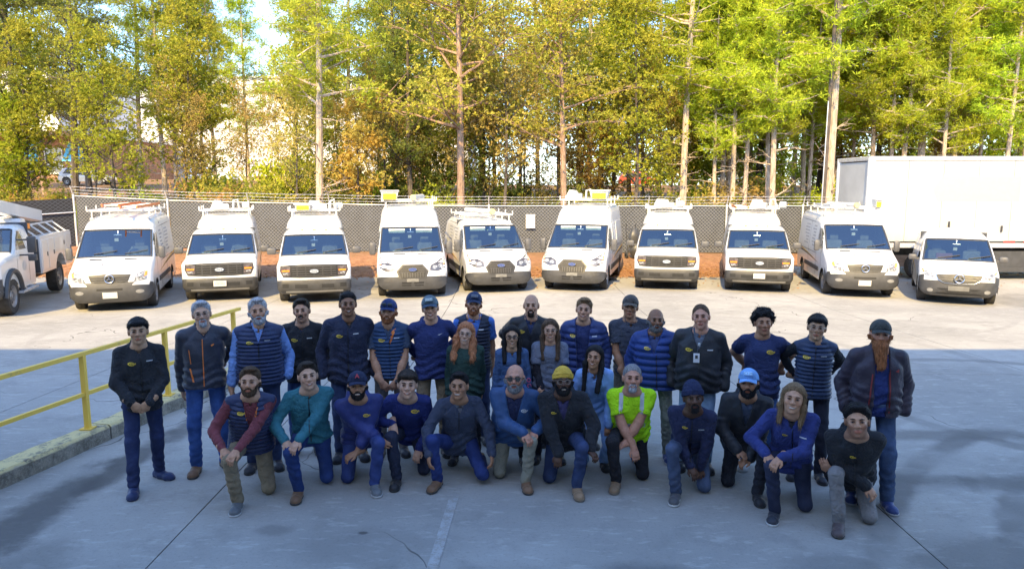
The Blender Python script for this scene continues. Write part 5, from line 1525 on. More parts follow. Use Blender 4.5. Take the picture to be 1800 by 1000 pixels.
def skin_mat(col):
    col = (col[0]*.90, col[1]*.80, col[2]*.72)
    key = 'skin_%.3f_%.3f' % (col[0], col[1])
    if key in MC: return MC[key]
    t = NT('skin'); a = t.n('Attribute'); a.attribute_name = 'tint'
    n = t.noise(t.obj(), 45, 3)
    c = t.mix(t.ramp(n, .3, .7), tuple(x*.9 for x in col), tuple(x*1.1 for x in col))
    t.base(t.mix(1.0, c, a.outputs['Color'], 'MULTIPLY'))
    t.p.inputs['Roughness'].default_value = .5; t.p.inputs['Specular IOR Level'].default_value = .35
    t.p.inputs['Subsurface Weight'].default_value = .0
    MC[key] = t.m
    return t.m
def hair_mat(col):
    key = 'hair_%.3f_%.3f_%.3f' % tuple(col)
    if key in MC: return MC[key]
    t = NT('hair'); o = t.obj(); mp = t.n('Mapping', Vector=o); mp.inputs['Scale'].default_value = (120, 120, 22)
    n = t.noise(mp.outputs[0], 1.0, 3)
    t.base(t.mix(t.ramp(n, .3, .7), tuple(x*.6 for x in col), tuple(min(1, x*1.45) for x in col)))
    t.p.inputs['Roughness'].default_value = .62; t.p.inputs['Specular IOR Level'].default_value = .18; t.bump(n, .7, .01)
    MC[key] = t.m
    return t.m

SK = {'pale': (.57, .385, .29), 'fair': (.52, .325, .225), 'tan': (.41, .24, .15), 'asian': (.47, .31, .205), 'brown': (.25, .138, .083), 'dark': (.105, .058, .038), 'ruddy': (.53, .30, .22)}
HC = {'black': (.012, .011, .012), 'dark': (.03, .022, .017), 'brown': (.075, .045, .026), 'light': (.17, .11, .06), 'grey': (.20, .20, .205), 'silver': (.36, .36, .38), 'red': (.30, .10, .035), 'auburn': (.36, .15, .07), 'pepper': (.13, .125, .125), 'ginger': (.26, .10, .04)}
NAVY = (.010, .014, .034); BLACK = (.010, .011, .014); ROYAL = (.014, .026, .115); JEAN = (.035, .075, .21); DJEAN = (.014, .024, .062); KHAKI = (.24, .19, .125); GREYT = (.15, .145, .14)
E_WHITE = pmat('eye_white', (.20, .17, .165), .2, var=.02); E_IRIS = pmat('eye_iris', (.02, .015, .012), .1, var=.1)
M_LOGO = pmat('yellow_embroidery', (.72, .52, .06), .7, var=.1); M_LOGO2 = pmat('pale_embroidery', (.55, .57, .60), .7, var=.1)
M_ZIP = pmat('zip_dark', (.004, .004, .006), .4); M_OZIP = pmat('orange_trim', (.75, .22, .04), .6)

def head_field(p):
    f = Field((-.115, -.155, -.21), (.115, .125, .135), .0056)
    fem = p.get('sex') == 'f'; jw = .9 if fem else p.get('jaw', 1.0)
    f.ell((0, .014, .030), (.0745, .093, .086), 0)
    f.ell((0, -.020, -.028), (.0600*jw, .072, .084), .03)
    f.ell((0, -.036, -.080), (.043*jw, .046, .033), .03)
    f.ell((0, -.076, -.098), (.019*jw, .017, .015), .02)
    f.cap((-.028, -.086, .024), (.028, -.086, .024), .009 if fem else .012, k=.018)
    for s in (-1, 1):
        f.ell((s*.040, -.066, -.026), (.021, .019, .020), .02)
        f.ell((s*.0315, -.1075, .004), (.020, .0150, .0105), .018, 'cut')
        f.ell((s*.0775, .012, -.004), (.011, .022, .032), .008)
    f.cap((0, -.088, .018), (0, -.112, -.026), .0085, .0125, .012)
    for s in (-1, 1): f.ell((s*.0125, -.100, -.030), (.0095, .012, .008), .008)
    mw = .028 if p.get('smile') else .020
    f.cap((-mw, -.087, -.0585+.004*bool(p.get('smile'))), (0, -.0955, -.0605), .0062, k=.008); f.cap((mw, -.087, -.0585+.004*bool(p.get('smile'))), (0, -.0955, -.0605), .0062, k=.008)
    f.cap((-.012, -.092, -.069), (.012, -.092, -.069), .0068, k=.008)
    return f

def in_ell(V, c, r): return (((V-np.array(c))/np.array(r))**2).sum(1) < 1

def build_head(p, root, M4, nb, s):
    """head, neck: M4 maps head space to person space; nb = neck base in head space. Returns skin verts/quads/tints"""
    f = head_field(p)
    base = f.F.copy()
    rn = .049 if p.get('sex') == 'f' else .057*p.get('neck', 1)
    f.cap((0, .022, -.05), tuple(nb), rn, rn*1.12, .03)
    f.ell(tuple(np.array(nb)+np.array((0, -.01, -.02))), (.09, .075, .05), .04)
    V, Q = f.surf(); T = np.ones((len(V), 3))
    lips = in_ell(V, (0, -.095, -.064), (.028, .022, .0115))
    T[lips] = (.82, .52, .52)
    cheek = in_ell(V, (-.04, -.08, -.03), (.024, .04, .024)) | in_ell(V, (.04, -.08, -.03), (.024, .04, .024)) | in_ell(V, (0, -.11, -.028), (.018, .03, .015))
    T[cheek] *= (1.0, .93, .92)
    for sx in (-1, 1):
        lid = in_ell(V, (sx*.0315, -.09, .003), (.019, .03, .0078)); T[lid] *= (.72, .60, .58)
    mth = in_ell(V, (0, -.094, -.0640), (.024, .02, .0022)); T[mth] = (.35, .2, .2)
    if p.get('smile'):
        th = in_ell(V, (0, -.092, -.0635), (.025, .024, .0072) if p['smile'] == 'teeth' else (.018, .022, .0048)); T[th] = np.array((.60, .58, .55))/np.array(SK[p.get('skin', 'fair')])
    if p.get('stubble'):
        X, Y, Z = V.T
        rg = (Z < -.036+np.maximum(0, np.abs(X)-.03)*1.0) & (Y < .02) & (Z > -.125) & ~lips & ~((np.abs(X) < .02) & (Z > -.046))
        T[rg] *= p['stubble']
    allV, allQ, allT = [V], [Q], [T]
    def headpart(name, fld_or_vq, mat_, parent=root):
        if isinstance(fld_or_vq, Field):
            if not (fld_or_vq.F < 0).any(): return None
            v, q = fld_or_vq.surf()
        else: v, q = fld_or_vq
        return add(name, np_mesh(name, xf(v), q), mat_, parent)
    def xf(v): return v@M4[:3, :3].T+M4[:3, 3]
    ng = np.random.default_rng(p['id'])
    def fuzz(f, n, ln, down, w_=.0016, out=.55):
        v, q = f.surf(); i = ng.integers(0, len(v), n); b = v[i]
        nrm = b-np.array((0, .012, .02)); nrm /= np.linalg.norm(nrm, axis=1)[:, None]
        dr = nrm*out+np.array((0, 0, -down))+ng.normal(0, .35, (n, 3)); dr /= np.linalg.norm(dr, axis=1)[:, None]
        L = ln*ng.uniform(.5, 1.3, n)[:, None]; u = np.cross(dr, ng.normal(0, 1, (n, 3))); u /= np.linalg.norm(u, axis=1)[:, None]
        b = b-nrm*.003; B = np.stack([b-u*w_, b+u*w_, b+dr*L+u*w_*.3, b+dr*L-u*w_*.3], 1).reshape(-1, 3)
        return np.concatenate([v, B]), np.concatenate([q, np.arange(n*4).reshape(n, 4)+len(v)])
    hm = Matrix(M4.tolist())
    # eyes
    for sx in (-1, 1):
        m = MB(); m.M = hm
        if not p.get('closed'):
            m.ball((sx*.0315, -.0845, .002), (.0125, .0125, .0050), 10, 0); m.ball((sx*.0315, -.0945, .002), (.0062, .0040, .0048), 8, 1); m.tube([(sx*.019, -.0945, .0055), (sx*.031, -.0990, .0075), (sx*.045, -.090, .0045)], .0016, 5, 1)
        else: m.tube([(sx*.022, -.094, .001), (sx*.0315, -.0965, -.001), (sx*.042, -.091, .001)], .0028, 5, 1)
        m.build('eye', [E_WHITE, E_IRIS], root, smooth=True)
    hc = p.get('hc', 'dark'); hm_ = hair_mat(HC[hc])
    bc = hair_mat(HC[p.get('brow', 'dark' if hc in ('grey', 'silver', 'auburn', 'light') else hc)])
    for sx in (-1, 1):
        m = MB(); m.M = hm; m.tube([(sx*.014, -.0985, .0215), (sx*.030, -.0975, .0265), (sx*.047, -.0835, .0225)], [.0036, .0042, .0024], 6); m.build('eyebrow', bc, root, smooth=True)
    # hair
    st = p.get('hair', 'short'); hat = p.get('hat')
    if st != 'bald':
        H = Field((-.15, -.15, -.36 if 'long' in st else -.12), (.15, .17, .19), .0068)
        X, Y, Z = H.full()
        th = {'buzz': .004, 'short': .012, 'thick': .020, 'curly': .030, 'balding': .005, 'long': .014, 'longwavy': .017, 'longmen': .013, 'slick': .009, 'fringe': .016}[st]
        amp, fr = {'curly': (.019, 75), 'thick': (.004, 70), 'longwavy': (.004, 60)}.get(st, (.0022, 90))
        dp = lambda x, y, z, t: amp*wob(x, y, z, fr, p['seed'])
        H.ell((0, .016, .032), (.0765, .095, .088), 0)
        hl = p.get('hairline', 0)
        fz_ = {'fringe': .040, 'curly': .052}.get(st, .066)+hl
        ell_d = np.sqrt((X/(.082 if 'long' not in st else .074))**2+((Y+.110)/.100)**2+((Z+.02)/(fz_+.032))**2)-1
        zb = np.interp(Y, [-.06, -.025, .0, .03, .06, .10], [.055, .02, -.012, -.02, -.062, -.085])
        if st in ('long', 'longwavy', 'longmen'): zb = zb-.3*(Y > .0)
        fac = np.clip(np.minimum(ell_d*2.6, (Z-zb)/.03), .05, 1)
        if st in ('short', 'slick', 'thick', 'fringe'): fac = fac*np.clip(.45+(Z-.02)/.07, .35, 1.15)
        H.F = H.F-(th+dp(X, Y, Z, 0))*fac
        H.F = np.maximum(H.F, -(ell_d*.06)).astype(np.float32)
        H.F = np.maximum(H.F, (zb-Z)*np.ones_like(H.F)).astype(np.float32)
        H.F = np.maximum(H.F, -(np.sqrt((np.abs(X)-.082)**2+(Y-.006)**2*.8+(Z+.006)**2)-.026)*(0 if 'long' in st else 1) + (0 if 'long' not in st else -9)).astype(np.float32)
        if st == 'short' or st == 'thick': H.ell((p.get('part', .01), -.058, .105), (.055, .035, .018), .02, disp=dp)
        if st == 'fringe': H.ell((0, -.07, .075), (.066, .030, .024), .02, disp=dp)
        if st == 'slick': H.cap((-.05, -.05, .085), (.05, -.05, .085), .018, k=.02)
        if st == 'balding': H.ell((0, -.03, .13), (.062, .10, .06), .01, 'cut')
        if 'long' in st:
            Lh = p.get('len', .24); wv = (lambda x, y, z, t: .012*wob(x, y, z, 42, p['seed'])+.006*wob(x, y, z, 90, p['seed'])) if st == 'longwavy' else (lambda x, y, z, t: .003*np.sin(x*260)+.004*wob(x, y, z, 30, p['seed']))
            wd = {'longwavy': .046, 'long': .030, 'longmen': .026}[st]
            for sx in (-1, 1):
                fwd = p.get('hfwd', (-.03, -.03))[0 if sx < 0 else 1]
                H.cap((sx*.066, .012, .045), (sx*.083, .0, -.07), .020, wd*.8, .03, disp=wv)
                H.cap((sx*.083, .0, -.07), (sx*(.10 if st == 'longwavy' else .078), fwd, -Lh), wd, wd*.75, .03, disp=wv)
            H.ell((0, .065, -.08), (.088, .045, .17), .03, disp=wv)
        if hat: H.F = np.maximum(H.F, (Z-.03)*np.ones_like(H.F)).astype(np.float32)
        if (H.F < 0).any():
            L_, dn = {'buzz': (.006, .2), 'balding': (.006, .2), 'curly': (.022, .0), 'short': (.013, .35), 'thick': (.018, .4), 'slick': (.010, .3), 'fringe': (.016, .8), 'long': (.035, 1.3), 'longmen': (.035, 1.3), 'longwavy': (.035, .8)}[st]
            headpart('hair', fuzz(H, 1500 if 'long' in st else 900, L_, dn), hm_)
    # beard
    bd = p.get('beard')
    if bd:
        B = Field((-.115, -.155, -.36 if bd == 'long' else -.21), (.115, .125, .0), .0056)
        if bd == 'long': 
            B.F[:] = .5
            g2 = head_field(p); zo = int(round((B.lo[2]-g2.lo[2])/B.h))
            k0 = -zo; src = g2.F; nz_ = min(src.shape[2], B.F.shape[2]-k0)
            B.F[:src.shape[0], :src.shape[1], k0:k0+nz_] = src[:B.F.shape[0], :B.F.shape[1], :nz_]
        else:
            nz_ = min(B.F.shape[2], base.shape[2]); B.F[:, :, :nz_] = base[:, :, :nz_]
        X, Y, Z = B.full(); aX = np.abs(X)
        th = {'full': .010, 'short': .006, 'goatee': .0045, 'long': .012, 'moustache': .009, 'chin': .005}[bd]
        D = B.F-(th+.0022*wob(X, Y, Z, 130, p['seed']))
        zt = np.interp(aX, [0, .020, .034, .050, .062, .08], [-.042, -.045, -.060, -.048, -.020, .0])
        D = np.maximum(D, (Z-zt)*.8); D = np.maximum(D, (Y-.012))
        mo = np.sqrt((X/.024)**2+((Y+.098)/.03)**2+((Z+.0655)/.0105)**2)-1; D = np.maximum(D, -mo*.008)
        D = np.maximum(D, -(Z+.128)) if bd != 'long' else D
        if bd == 'goatee': D = np.maximum(D, aX-.033)
        if bd == 'chin': D = np.maximum(D, Z+.072); D = np.maximum(D, aX-.045)
        if bd == 'moustache': D = np.maximum(D, -(Z+.060)); D = np.maximum(D, aX-.030)
        B.F = D.astype(np.float32)
        if bd == 'long': B.cap((0, -.075, -.10), (.01, -.075, -.27), .056, .036, .03, disp=lambda x, y, z, t: .006*wob(x, y, z, 60, 1)+.003*np.sin(x*300))
        if (B.F < 0).any(): headpart('beard', fuzz(B, 500, .011 if bd != 'long' else .03, .7), hair_mat(HC[p.get('bc', hc)]))
    # headgear
    if hat:
        kind, hcol = hat[0], hat[1]
        C = Field((-.12, -.14, -.02), (.12, .145, .19), .0062); X, Y, Z = C.full()
        hmat = fabric(hcol, 'knit' if kind == 'beanie' else 'cotton')
        if kind == 'cap':
            C.ell((0, .014, .036), (.087, .104, .098), 0); C.ell((0, -.055, .080), (.052, .045, .046), .03)
            C.F = np.maximum(C.F, (np.interp(Y, [-.1, .1], [.046, .020])-Z)*np.ones_like(C.F)).astype(np.float32)
            o = headpart('cap', C, hmat)
            m = MB(); m.M = hm; V_ = []; nA, nB = 14, 6
            for lay in (0, 1):
                for i in range(nA+1):
                    a = R(-62+124*i/nA)
                    for j in range(nB+1):
                        q = j/nB; ext = .078*math.cos(a*.98)**.8*q
                        V_.append((.080*math.sin(a)*(1+.03*q), -.090*math.cos(a)+.012-ext, .052-.006*lay-.020*q-.030*math.sin(a)**2*(.4+.6*q)))
            k = (nA+1)*(nB+1); F_ = []
            for i in range(nA):
                for j in range(nB):
                    a_, b_, c_, d_ = i*(nB+1)+j, i*(nB+1)+j+1, (i+1)*(nB+1)+j+1, (i+1)*(nB+1)+j
                    F_ += [(a_, b_, c_, d_), (k+d_, k+c_, k+b_, k+a_)]
            for i in range(nA): a_, d_ = i*(nB+1)+nB, (i+1)*(nB+1)+nB; F_.append((a_, k+a_, k+d_, d_))
            m.put(V_, F_); m.build('brim', fabric(hat[2] if len(hat) > 2 else hcol, 'cotton'), o, smooth=True)
            ch = p.get('caplogo')
            if ch:
                if ch[0] == 'text':
                    me = text_mesh(ch[1], .055, .004); me.materials.append(pmat('cap_print_%.2f' % ch[2][0], ch[2], .6)); t_ = bpy.data.objects.new('cap_letter', me); link(t_, o)
                    t_.matrix_local = hm @ Matrix.Translation((0, -.108, .092)) @ Matrix.Rotation(R(70), 4, 'X')
                else:
                    m = MB(); m.M = hm @ Matrix.Translation((0, -.104, .090)) @ Matrix.Rotation(R(-22), 4, 'X')
                    m.box((0, 0, 0), (.072, .014, .036), ch=.006); m.build('cap_patch', pmat('cap_patch_%.2f' % ch[1][0], ch[1], .7, var=.35, scale=120), o)
        else:
            tall = hat[2] if len(hat) > 2 else 0
            C.ell((0, .014, .036), (.087, .105, .098+tall), 0, disp=lambda x, y, z, t: .002*np.sin(np.arctan2(x, y+1e-5)*40))
            zc = np.interp(Y, [-.1, .1], [.036, -.005])
            C.F = np.maximum(C.F, (zc-Z)*np.ones_like(C.F)).astype(np.float32)
            sl, bx, by, bz = C.blk((-9,)*3, (9,)*3)
            e2 = np.sqrt((X/.094)**2+((Y-.014)/.112)**2)-1
            band = np.maximum(np.maximum(e2*.09, (zc-Z)), Z-zc-.045)
            C.F = np.minimum(C.F, band).astype(np.float32)
            headpart('beanie', C, hmat)
    gl = p.get('glasses')
    if gl:
        m = MB(); m.M = hm
        rr = .0035 if gl != 'thin' else .0022
        for sx in (-1, 1):
            if gl == 'sun':
                m.prism([(sx*.010, .018), (sx*.056, .018), (sx*.054, -.010), (sx*.038, -.020), (sx*.018, -.016)][::sx], -.1135, -.108, 'y')
            else:
                m.tube([(sx*.0325+.0225*math.cos(a), -.110+.005*abs(math.cos(a))*(1 if math.cos(a)*sx > 0 else 0), .001+.0195*math.sin(a)) for a in np.linspace(0, 2*math.pi, 17)], rr, 5, cap=False)
            m.tube([(sx*.055, -.106, .010), (sx*.078, -.07, .010), (sx*.082, .01, .006)], rr, 5)
        m.tube([(-.011, -.112, .006), (0, -.115, .008), (.011, -.112, .006)], rr, 5)
        m.build('glasses', pmat('glasses_frame_%s' % gl, (.02, .02, .022) if gl != 'thin' else (.25, .2, .16), .25, coat=.5), root, smooth=True)
    if p.get('capglasses'):
        m = MB(); m.M = hm
        for sx in (-1, 1): m.ball((sx*.030, -.106, .078), (.027, .008, .015), 8)
        m.build('sunglasses', M_DGLASS, root, smooth=True)
    return xf(V), Q, T

def hand_field(f, wrist, d, n, side, sc, curl=.5, spread=1.0):
    """palm, four bent fingers of unequal length and a thumb from the side of the palm"""
    d = unit(d); n = unit(n-d*(n@d)); w_ = np.cross(d, n)*side
    def P(a, b, c): return wrist+(d*a+w_*b+n*c)*sc
    f.cap(P(-.07, 0, 0), P(.015, 0, 0), .027*sc, .025*sc, .012, stretch=(w_, 1.2))
    f.ell(P(.048, 0, 0), np.array((.050, .040, .0175))*sc, .014, ax=(d, w_, n))
    for i, (b, L) in enumerate(((.029, .070), (.010, .079), (-.010, .073), (-.028, .056))):
        a0 = P(.080, b, -.001); c1 = curl*.9; dd = d*math.cos(c1)+n*math.sin(c1)
        a1 = a0+(dd*L*.5+w_*b*.12*spread)*sc; c2 = curl*2.1; d2 = d*math.cos(c2)+n*math.sin(c2); a2 = a1+d2*L*.5*sc
        f.cap(a0-d*.012*sc, a1, .0100*sc, .0092*sc, .004); f.cap(a1, a2, .0092*sc, .0078*sc, .004)
    t0 = P(.018, .026, .004); t1 = P(.050, .050, .014); t2 = P(.078, .048, .024)
    f.cap(t0, t1, .0135*sc, .0115*sc, .008); f.cap(t1, t2, .0112*sc, .0090*sc, .004)

def person(p):
    p = dict(p); q_ = random.Random(p['id']*7)
    p.setdefault('tilt', q_.uniform(-6, 6)); p.setdefault('hyaw', q_.uniform(-9, 9)); p.setdefault('side', q_.uniform(-2.5, 2.5)); p.setdefault('twist', q_.uniform(-9, 9))
    if p.get('pose') in ('kneel', 'squat') and p['H'] < 1.74:
        dl = (1.74-p['H'])*.727; dz = min(.6*dl, .12); ln = p.get('lean', 15)
        c2 = math.cos(R(ln))-(dl-dz)/.55; p['lean'] = min(34, math.degrees(math.acos(max(.8, c2)))); p['dz'] = p.get('dz', 0)-dz; p['H'] = 1.74; p['py'] = p.get('py', .02)+.10*(p['lean']-ln)/20
    s = p['H']/1.75; p['seed'] = p['id']*1.37
    fem = p.get('sex') == 'f'; wd = p.get('w', 1.0); belly = p.get('belly', 0.0)
    yaw = p['yaw'] if 'yaw' in p else -math.degrees(math.atan2(p['x'], p['y']))*.85 + p.get('turn', 0)
    root = empty('person', (p['x'], p['y'], 0), R(yaw), p['label'], 'person')
    # ---- skeleton
    pose = p.get('pose', 'stand'); k = p.get('up', -1)
    lean = R(p.get('lean', 1 if pose == 'stand' else 15)); side = R(p.get('side', 0))
    u = unit(v3(math.sin(side), -math.sin(lean), math.cos(lean))); r = unit(v3(1, 0, 0)-u*u[0]); tw = R(p.get('twist', 0))
    bk = np.cross(u, r)*1.0   # points backwards (+y)
    r, bk = r*math.cos(tw)+bk*math.sin(tw), bk*math.cos(tw)-r*math.sin(tw)
    pz = {'stand': .95, 'kneel': .52, 'squat': .40, 'crouch': .66}[pose]*s + p.get('dz', 0)
    p0 = v3(p.get('px', 0), p.get('py', .02 if pose == 'kneel' else 0), pz)
    Lt = .50*s; nbase = p0+u*Lt
    sw = (.152 if fem else .172)*s*(.5+.5*wd)
    SH = {q: p0+u*(Lt*.855)+r*q*sw for q in (-1, 1)}
    HP = {q: p0+r*q*.092*s-v3(0, 0, .03*s) for q in (-1, 1)}
    TH, SHK = .43*s, .415*s; UA, FA = .295*s, .262*s
    KN, AN, FD = {}, {}, {}
    feet = p.get('feet', {})
    for q in (-1, 1):
        if pose == 'stand':
            fx, fy, fa = feet.get(q, (q*.12, 0, q*12))
            a = v3(fx, fy, .085*s); KN[q], AN[q] = ik(HP[q], a, TH, SHK, v3(q*.15, -1, 0)); FD[q] = (v3(math.sin(R(fa)), -math.cos(R(fa)), 0), v3(0, 0, 1))
        elif pose == 'crouch':
            fx, fy, fa = feet.get(q, (q*.11, 0, q*10))
            a = v3(fx, fy, .085*s); KN[q], AN[q] = ik(HP[q], a, TH, SHK, v3(q*.2, -1, .1)); FD[q] = (v3(math.sin(R(fa)), -math.cos(R(fa)), 0), v3(0, 0, 1))
        elif q == k:
            fx, fy, fa = feet.get(q, (q*.13, -.33, q*8))
            a = v3(fx, fy, .085*s); KN[q], AN[q] = ik(HP[q], a, TH, SHK, v3(q*p.get('kout', .25), -1, .6)); FD[q] = (v3(math.sin(R(fa)), -math.cos(R(fa)), 0), v3(0, 0, 1))
        else:
            kx, ky = p.get('knee', (q*.14, -.08))
            kn = v3(kx, ky, .07*s); hv = kn-HP[q]; KN[q] = HP[q]+unit(hv)*TH; KN[q][2] = max(KN[q][2], .065*s)
            an = KN[q]+unit(v3(q*-.02, 1, .10 if pose == 'kneel' else .22))*SHK; an[2] = .105*s; AN[q] = an; FD[q] = (unit(v3(0, .42, -.9)), unit(v3(0, .9, .42)))
    EL, WR, HD = {}, {}, {}
    arms = p.get('arms', 'side')
    for q in (-1, 1):
        a = arms[q] if isinstance(arms, dict) else arms
        kx = KN[k] if pose in ('kneel', 'squat') else None
        if a == 'clasp': w_ = p0+r*q*.075*s-bk*(.21+belly)*s-v3(0, 0, .03*s); pole = v3(q*1, .6, -.3); hd = (unit(r*-q*.75-v3(0, 0, .55)-bk*.25), bk, .55)
        elif a == 'low': w_ = p0+r*q*.085*s-bk*(.19+belly)*s-v3(0, 0, .08*s); pole = v3(q*1, .8, 0); hd = (unit(r*-q*.7-v3(0, 0, .75)-bk*.15), bk, .6)
        elif a == 'back': w_ = p0+r*q*.13*s+bk*.19*s+v3(0, 0, .06); pole = v3(q*1, .9, 0); hd = (unit(r*-q*.9-v3(0, 0, .15)), -bk, .5)
        elif a == 'pocket': w_ = p0+r*q*.225*s*wd-bk*.03*s-v3(0, 0, .075*s); pole = v3(q*.55, 1, 0); hd = (unit(v3(-q*.2, -.35, -1)), -r*q, .4)
        elif a == 'side': w_ = p0+r*q*(.245*wd)*s-bk*.04*s-v3(0, 0, .14*s); pole = v3(q*.35, 1, 0); hd = (unit(v3(-q*.05, -.15, -1)), -r*q, .55)
        elif a == 'behind': w_ = p0+r*q*.20*s+bk*.10*s-v3(0, 0, .12*s); pole = v3(q*.5, 1, 0); hd = (v3(0, 0, -1.), -r*q, .5)
        elif a == 'knee': w_ = kx+v3(-k*.01 + q*.055*s, .02+.03*q*k, .088*s); pole = v3(q*1, .5, -.6); hd = (unit(v3(-q*.55-k*0, -.75, -.45)), v3(0, .3, -1), .55)
        elif a == 'thigh': w_ = KN[q]+v3(-q*.02, .10, .10*s) if q == k else p0+v3(q*.14*s, -.27*s, .02*s); pole = v3(q*1, .6, -.2); hd = (unit(v3(-q*.1, -.8, -.55)), v3(0, .2, -1), .6)
        else:
            w_ = p0+r*a[0]*s-bk*(-a[1])*s+v3(0, 0, a[2]*s); pole = v3(*(a[3] if len(a) > 3 and a[3] else (q*1, .6, -.3))); hd = (unit(v3(*a[4])), v3(*a[5]), a[6]) if len(a) > 4 else (None, v3(0, .3, -1), .6)
        EL[q], WR[q] = ik(SH[q], w_, UA, FA, unit(pole))
        HD[q] = (hd[0] if hd[0] is not None else unit(WR[q]-EL[q]), hd[1], hd[2], a)
    # ---- torso profile
    TS = np.array([-.36, -.22, -.05, .08, .25, .5, .7, .84, .93, 1.0, 1.06])
    if fem:
        A = np.array([.150, .172, .176, .160, .138, .146, .148, .122, .088, .062, .052]); Bd = np.array([.105, .118, .120, .112, .102, .118, .122, .098, .078, .062, .055])
    else:
        A = np.array([.150, .166, .170, .164, .155, .164, .168, .138, .098, .068, .058]); Bd = np.array([.105, .118, .122, .116, .112, .120, .122, .104, .082, .068, .060])
    A = A*s*wd; Bd = Bd*s*(.5+.5*wd); bump_ = belly*np.exp(-((TS-.22)/.27)**2); A = A+bump_*.45*s; Bd = Bd+bump_*.5*s; OFF = -bump_*.55*s
    f_u, f_r, f_b = u, r, bk
    def torso(f, th, t0, t1, kk=.0, disp=None, skirt=0.0):
        m = .34*s+th
        c0, c1 = p0+u*t0*Lt, p0+u*t1*Lt
        sl, X, Y, Z = f.blk(np.minimum(c0, c1)-m, np.maximum(c0, c1)+m)
        qx, qy, qz = X-p0[0], Y-p0[1], Z-p0[2]
        t = (qx*u[0]+qy*u[1]+qz*u[2])/Lt; x = qx*r[0]+qy*r[1]+qz*r[2]; y = qx*bk[0]+qy*bk[1]+qz*bk[2]
        a = np.interp(t, TS, A)+th+skirt*np.clip(.1-t, 0, 1); b = np.interp(t, TS, Bd)+th+skirt*np.clip(.1-t, 0, 1); o = np.interp(t, TS, OFF)
        e = np.sqrt((np.abs(x)/a)**2.3+(np.abs(y-o)/b)**2.3)**(2/2.3)
        D = (np.sqrt(np.maximum(e, 1e-6))-1)*np.minimum(a, b)
        if disp is not None: D = D-disp(X, Y, Z, t)
        D = np.maximum(D, (t0-t)*Lt); D = np.maximum(D, (t-t1)*Lt)
        f.mix(sl, D.astype(np.float32), kk)
    def tco(f):
        X, Y, Z = f.full(); qx, qy, qz = X-p0[0], Y-p0[1], Z-p0[2]
        return (qx*u[0]+qy*u[1]+qz*u[2])/Lt, qx*r[0]+qy*r[1]+qz*r[2], qx*bk[0]+qy*bk[1]+qz*bk[2]
    sd_ = p['seed']
    # ---- head
    hs = (1.03 if fem else 1.07)*(.55+.45*s)*p.get('hs', 1.0)*(1.06 if pose in ('kneel', 'squat') else 1)
    hc_ = nbase+u*.05*s+v3(0, -.018, .086*s)
    hy, hp, ht = R(p.get('hyaw', 0)), R(p.get('hpitch', 7 if pose == 'stand' else 11)), R(p.get('tilt', 0))
    Rm = (Matrix.Rotation(hy, 3, 'Z') @ Matrix.Rotation(ht, 3, 'Y') @ Matrix.Rotation(-hp, 3, 'X'))
    M4 = np.eye(4); M4[:3, :3] = np.array(Rm)*hs; M4[:3, 3] = hc_
    nb_h = np.linalg.inv(M4)[:3, :3]@nbase+np.linalg.inv(M4)[:3, 3]
    hV, hQ, hT = build_head(p, root, M4, nb_h, s)
    # ---- arms and hands of skin
    Vs, Qs, Ts = [hV], [hQ], [hT]; off = len(hV)
    top = p['top']; slv = p.get('sleeve', 'long')
    for q in (-1, 1):
        if HD[q][3] in ('pocket',) : continue
        pts = [WR[q]+HD[q][0]*.2*s, WR[q]-unit(WR[q]-EL[q])*.09]
        if slv == 'short': pts += [EL[q], SH[q]+(EL[q]-SH[q])*.3]
        pts = np.array(pts); f = Field(pts.min(0)-.075, pts.max(0)+.075, .0062 if slv != 'short' else .0072)
        hand_field(f, WR[q], HD[q][0], HD[q][1], q, s*(.88 if fem else 1.0), HD[q][2])
        fa = unit(WR[q]-EL[q])
        if slv == 'short':
            f.cap(SH[q]+(EL[q]-SH[q])*.3, EL[q], .050*s*wd, .042*s*wd, .02); f.cap(EL[q], EL[q]+fa*.10*s, .043*s*wd, .043*s*wd, .02); f.cap(EL[q]+fa*.08*s, WR[q], .043*s*wd, .028*s, .02)
        else: f.cap(WR[q]-fa*.085, WR[q], .034*s, .027*s, .012)
        v, qd = f.surf(); Vs.append(v); Qs.append(qd+off); off += len(v); Ts.append(np.ones((len(v), 3))*(.97, .93, .92))
    # coarse body under the clothes
    f = Field(np.minimum.reduce([p0]+list(KN.values())+list(AN.values())+list(SH.values()))-.2, np.maximum.reduce([nbase]+list(KN.values())+list(AN.values())+list(SH.values()))+.2, .03)
    torso(f, -.025, -.12, 1.0)
    for q in (-1, 1): f.cap(HP[q], KN[q], .062*s, .045*s, .03); f.cap(KN[q], AN[q], .044*s, .034*s, .03); f.cap(SH[q], EL[q], .036*s, .032*s, .03); f.cap(EL[q], WR[q]-unit(WR[q]-EL[q])*.05, .032*s, .026*s, .03)
    v, qd = f.surf(); Vs.append(v); Qs.append(qd+off); Ts.append(np.ones((len(v), 3)))
    me = np_mesh('body', np.concatenate(Vs), np.concatenate(Qs))
    T = np.concatenate(Ts); ca = me.color_attributes.new('tint', 'FLOAT_COLOR', 'POINT'); ca.data.foreach_set('color', np.concatenate([T, np.ones((len(T), 1))], 1).astype(np.float32).ravel())
    add('body', me, skin_mat(SK[p.get('skin', 'fair')]), root)
    # ---- trousers
    pc = p.get('pants', (JEAN, 'denim')); f = Field(np.minimum.reduce([p0-v3(0, 0, .1)]+list(KN.values())+list(AN.values())+list(HP.values()))-.2, np.maximum.reduce([p0+u*.1]+list(KN.values())+list(AN.values())+list(HP.values()))+.2, .0135)
    torso(f, -.002, -.20, .06)
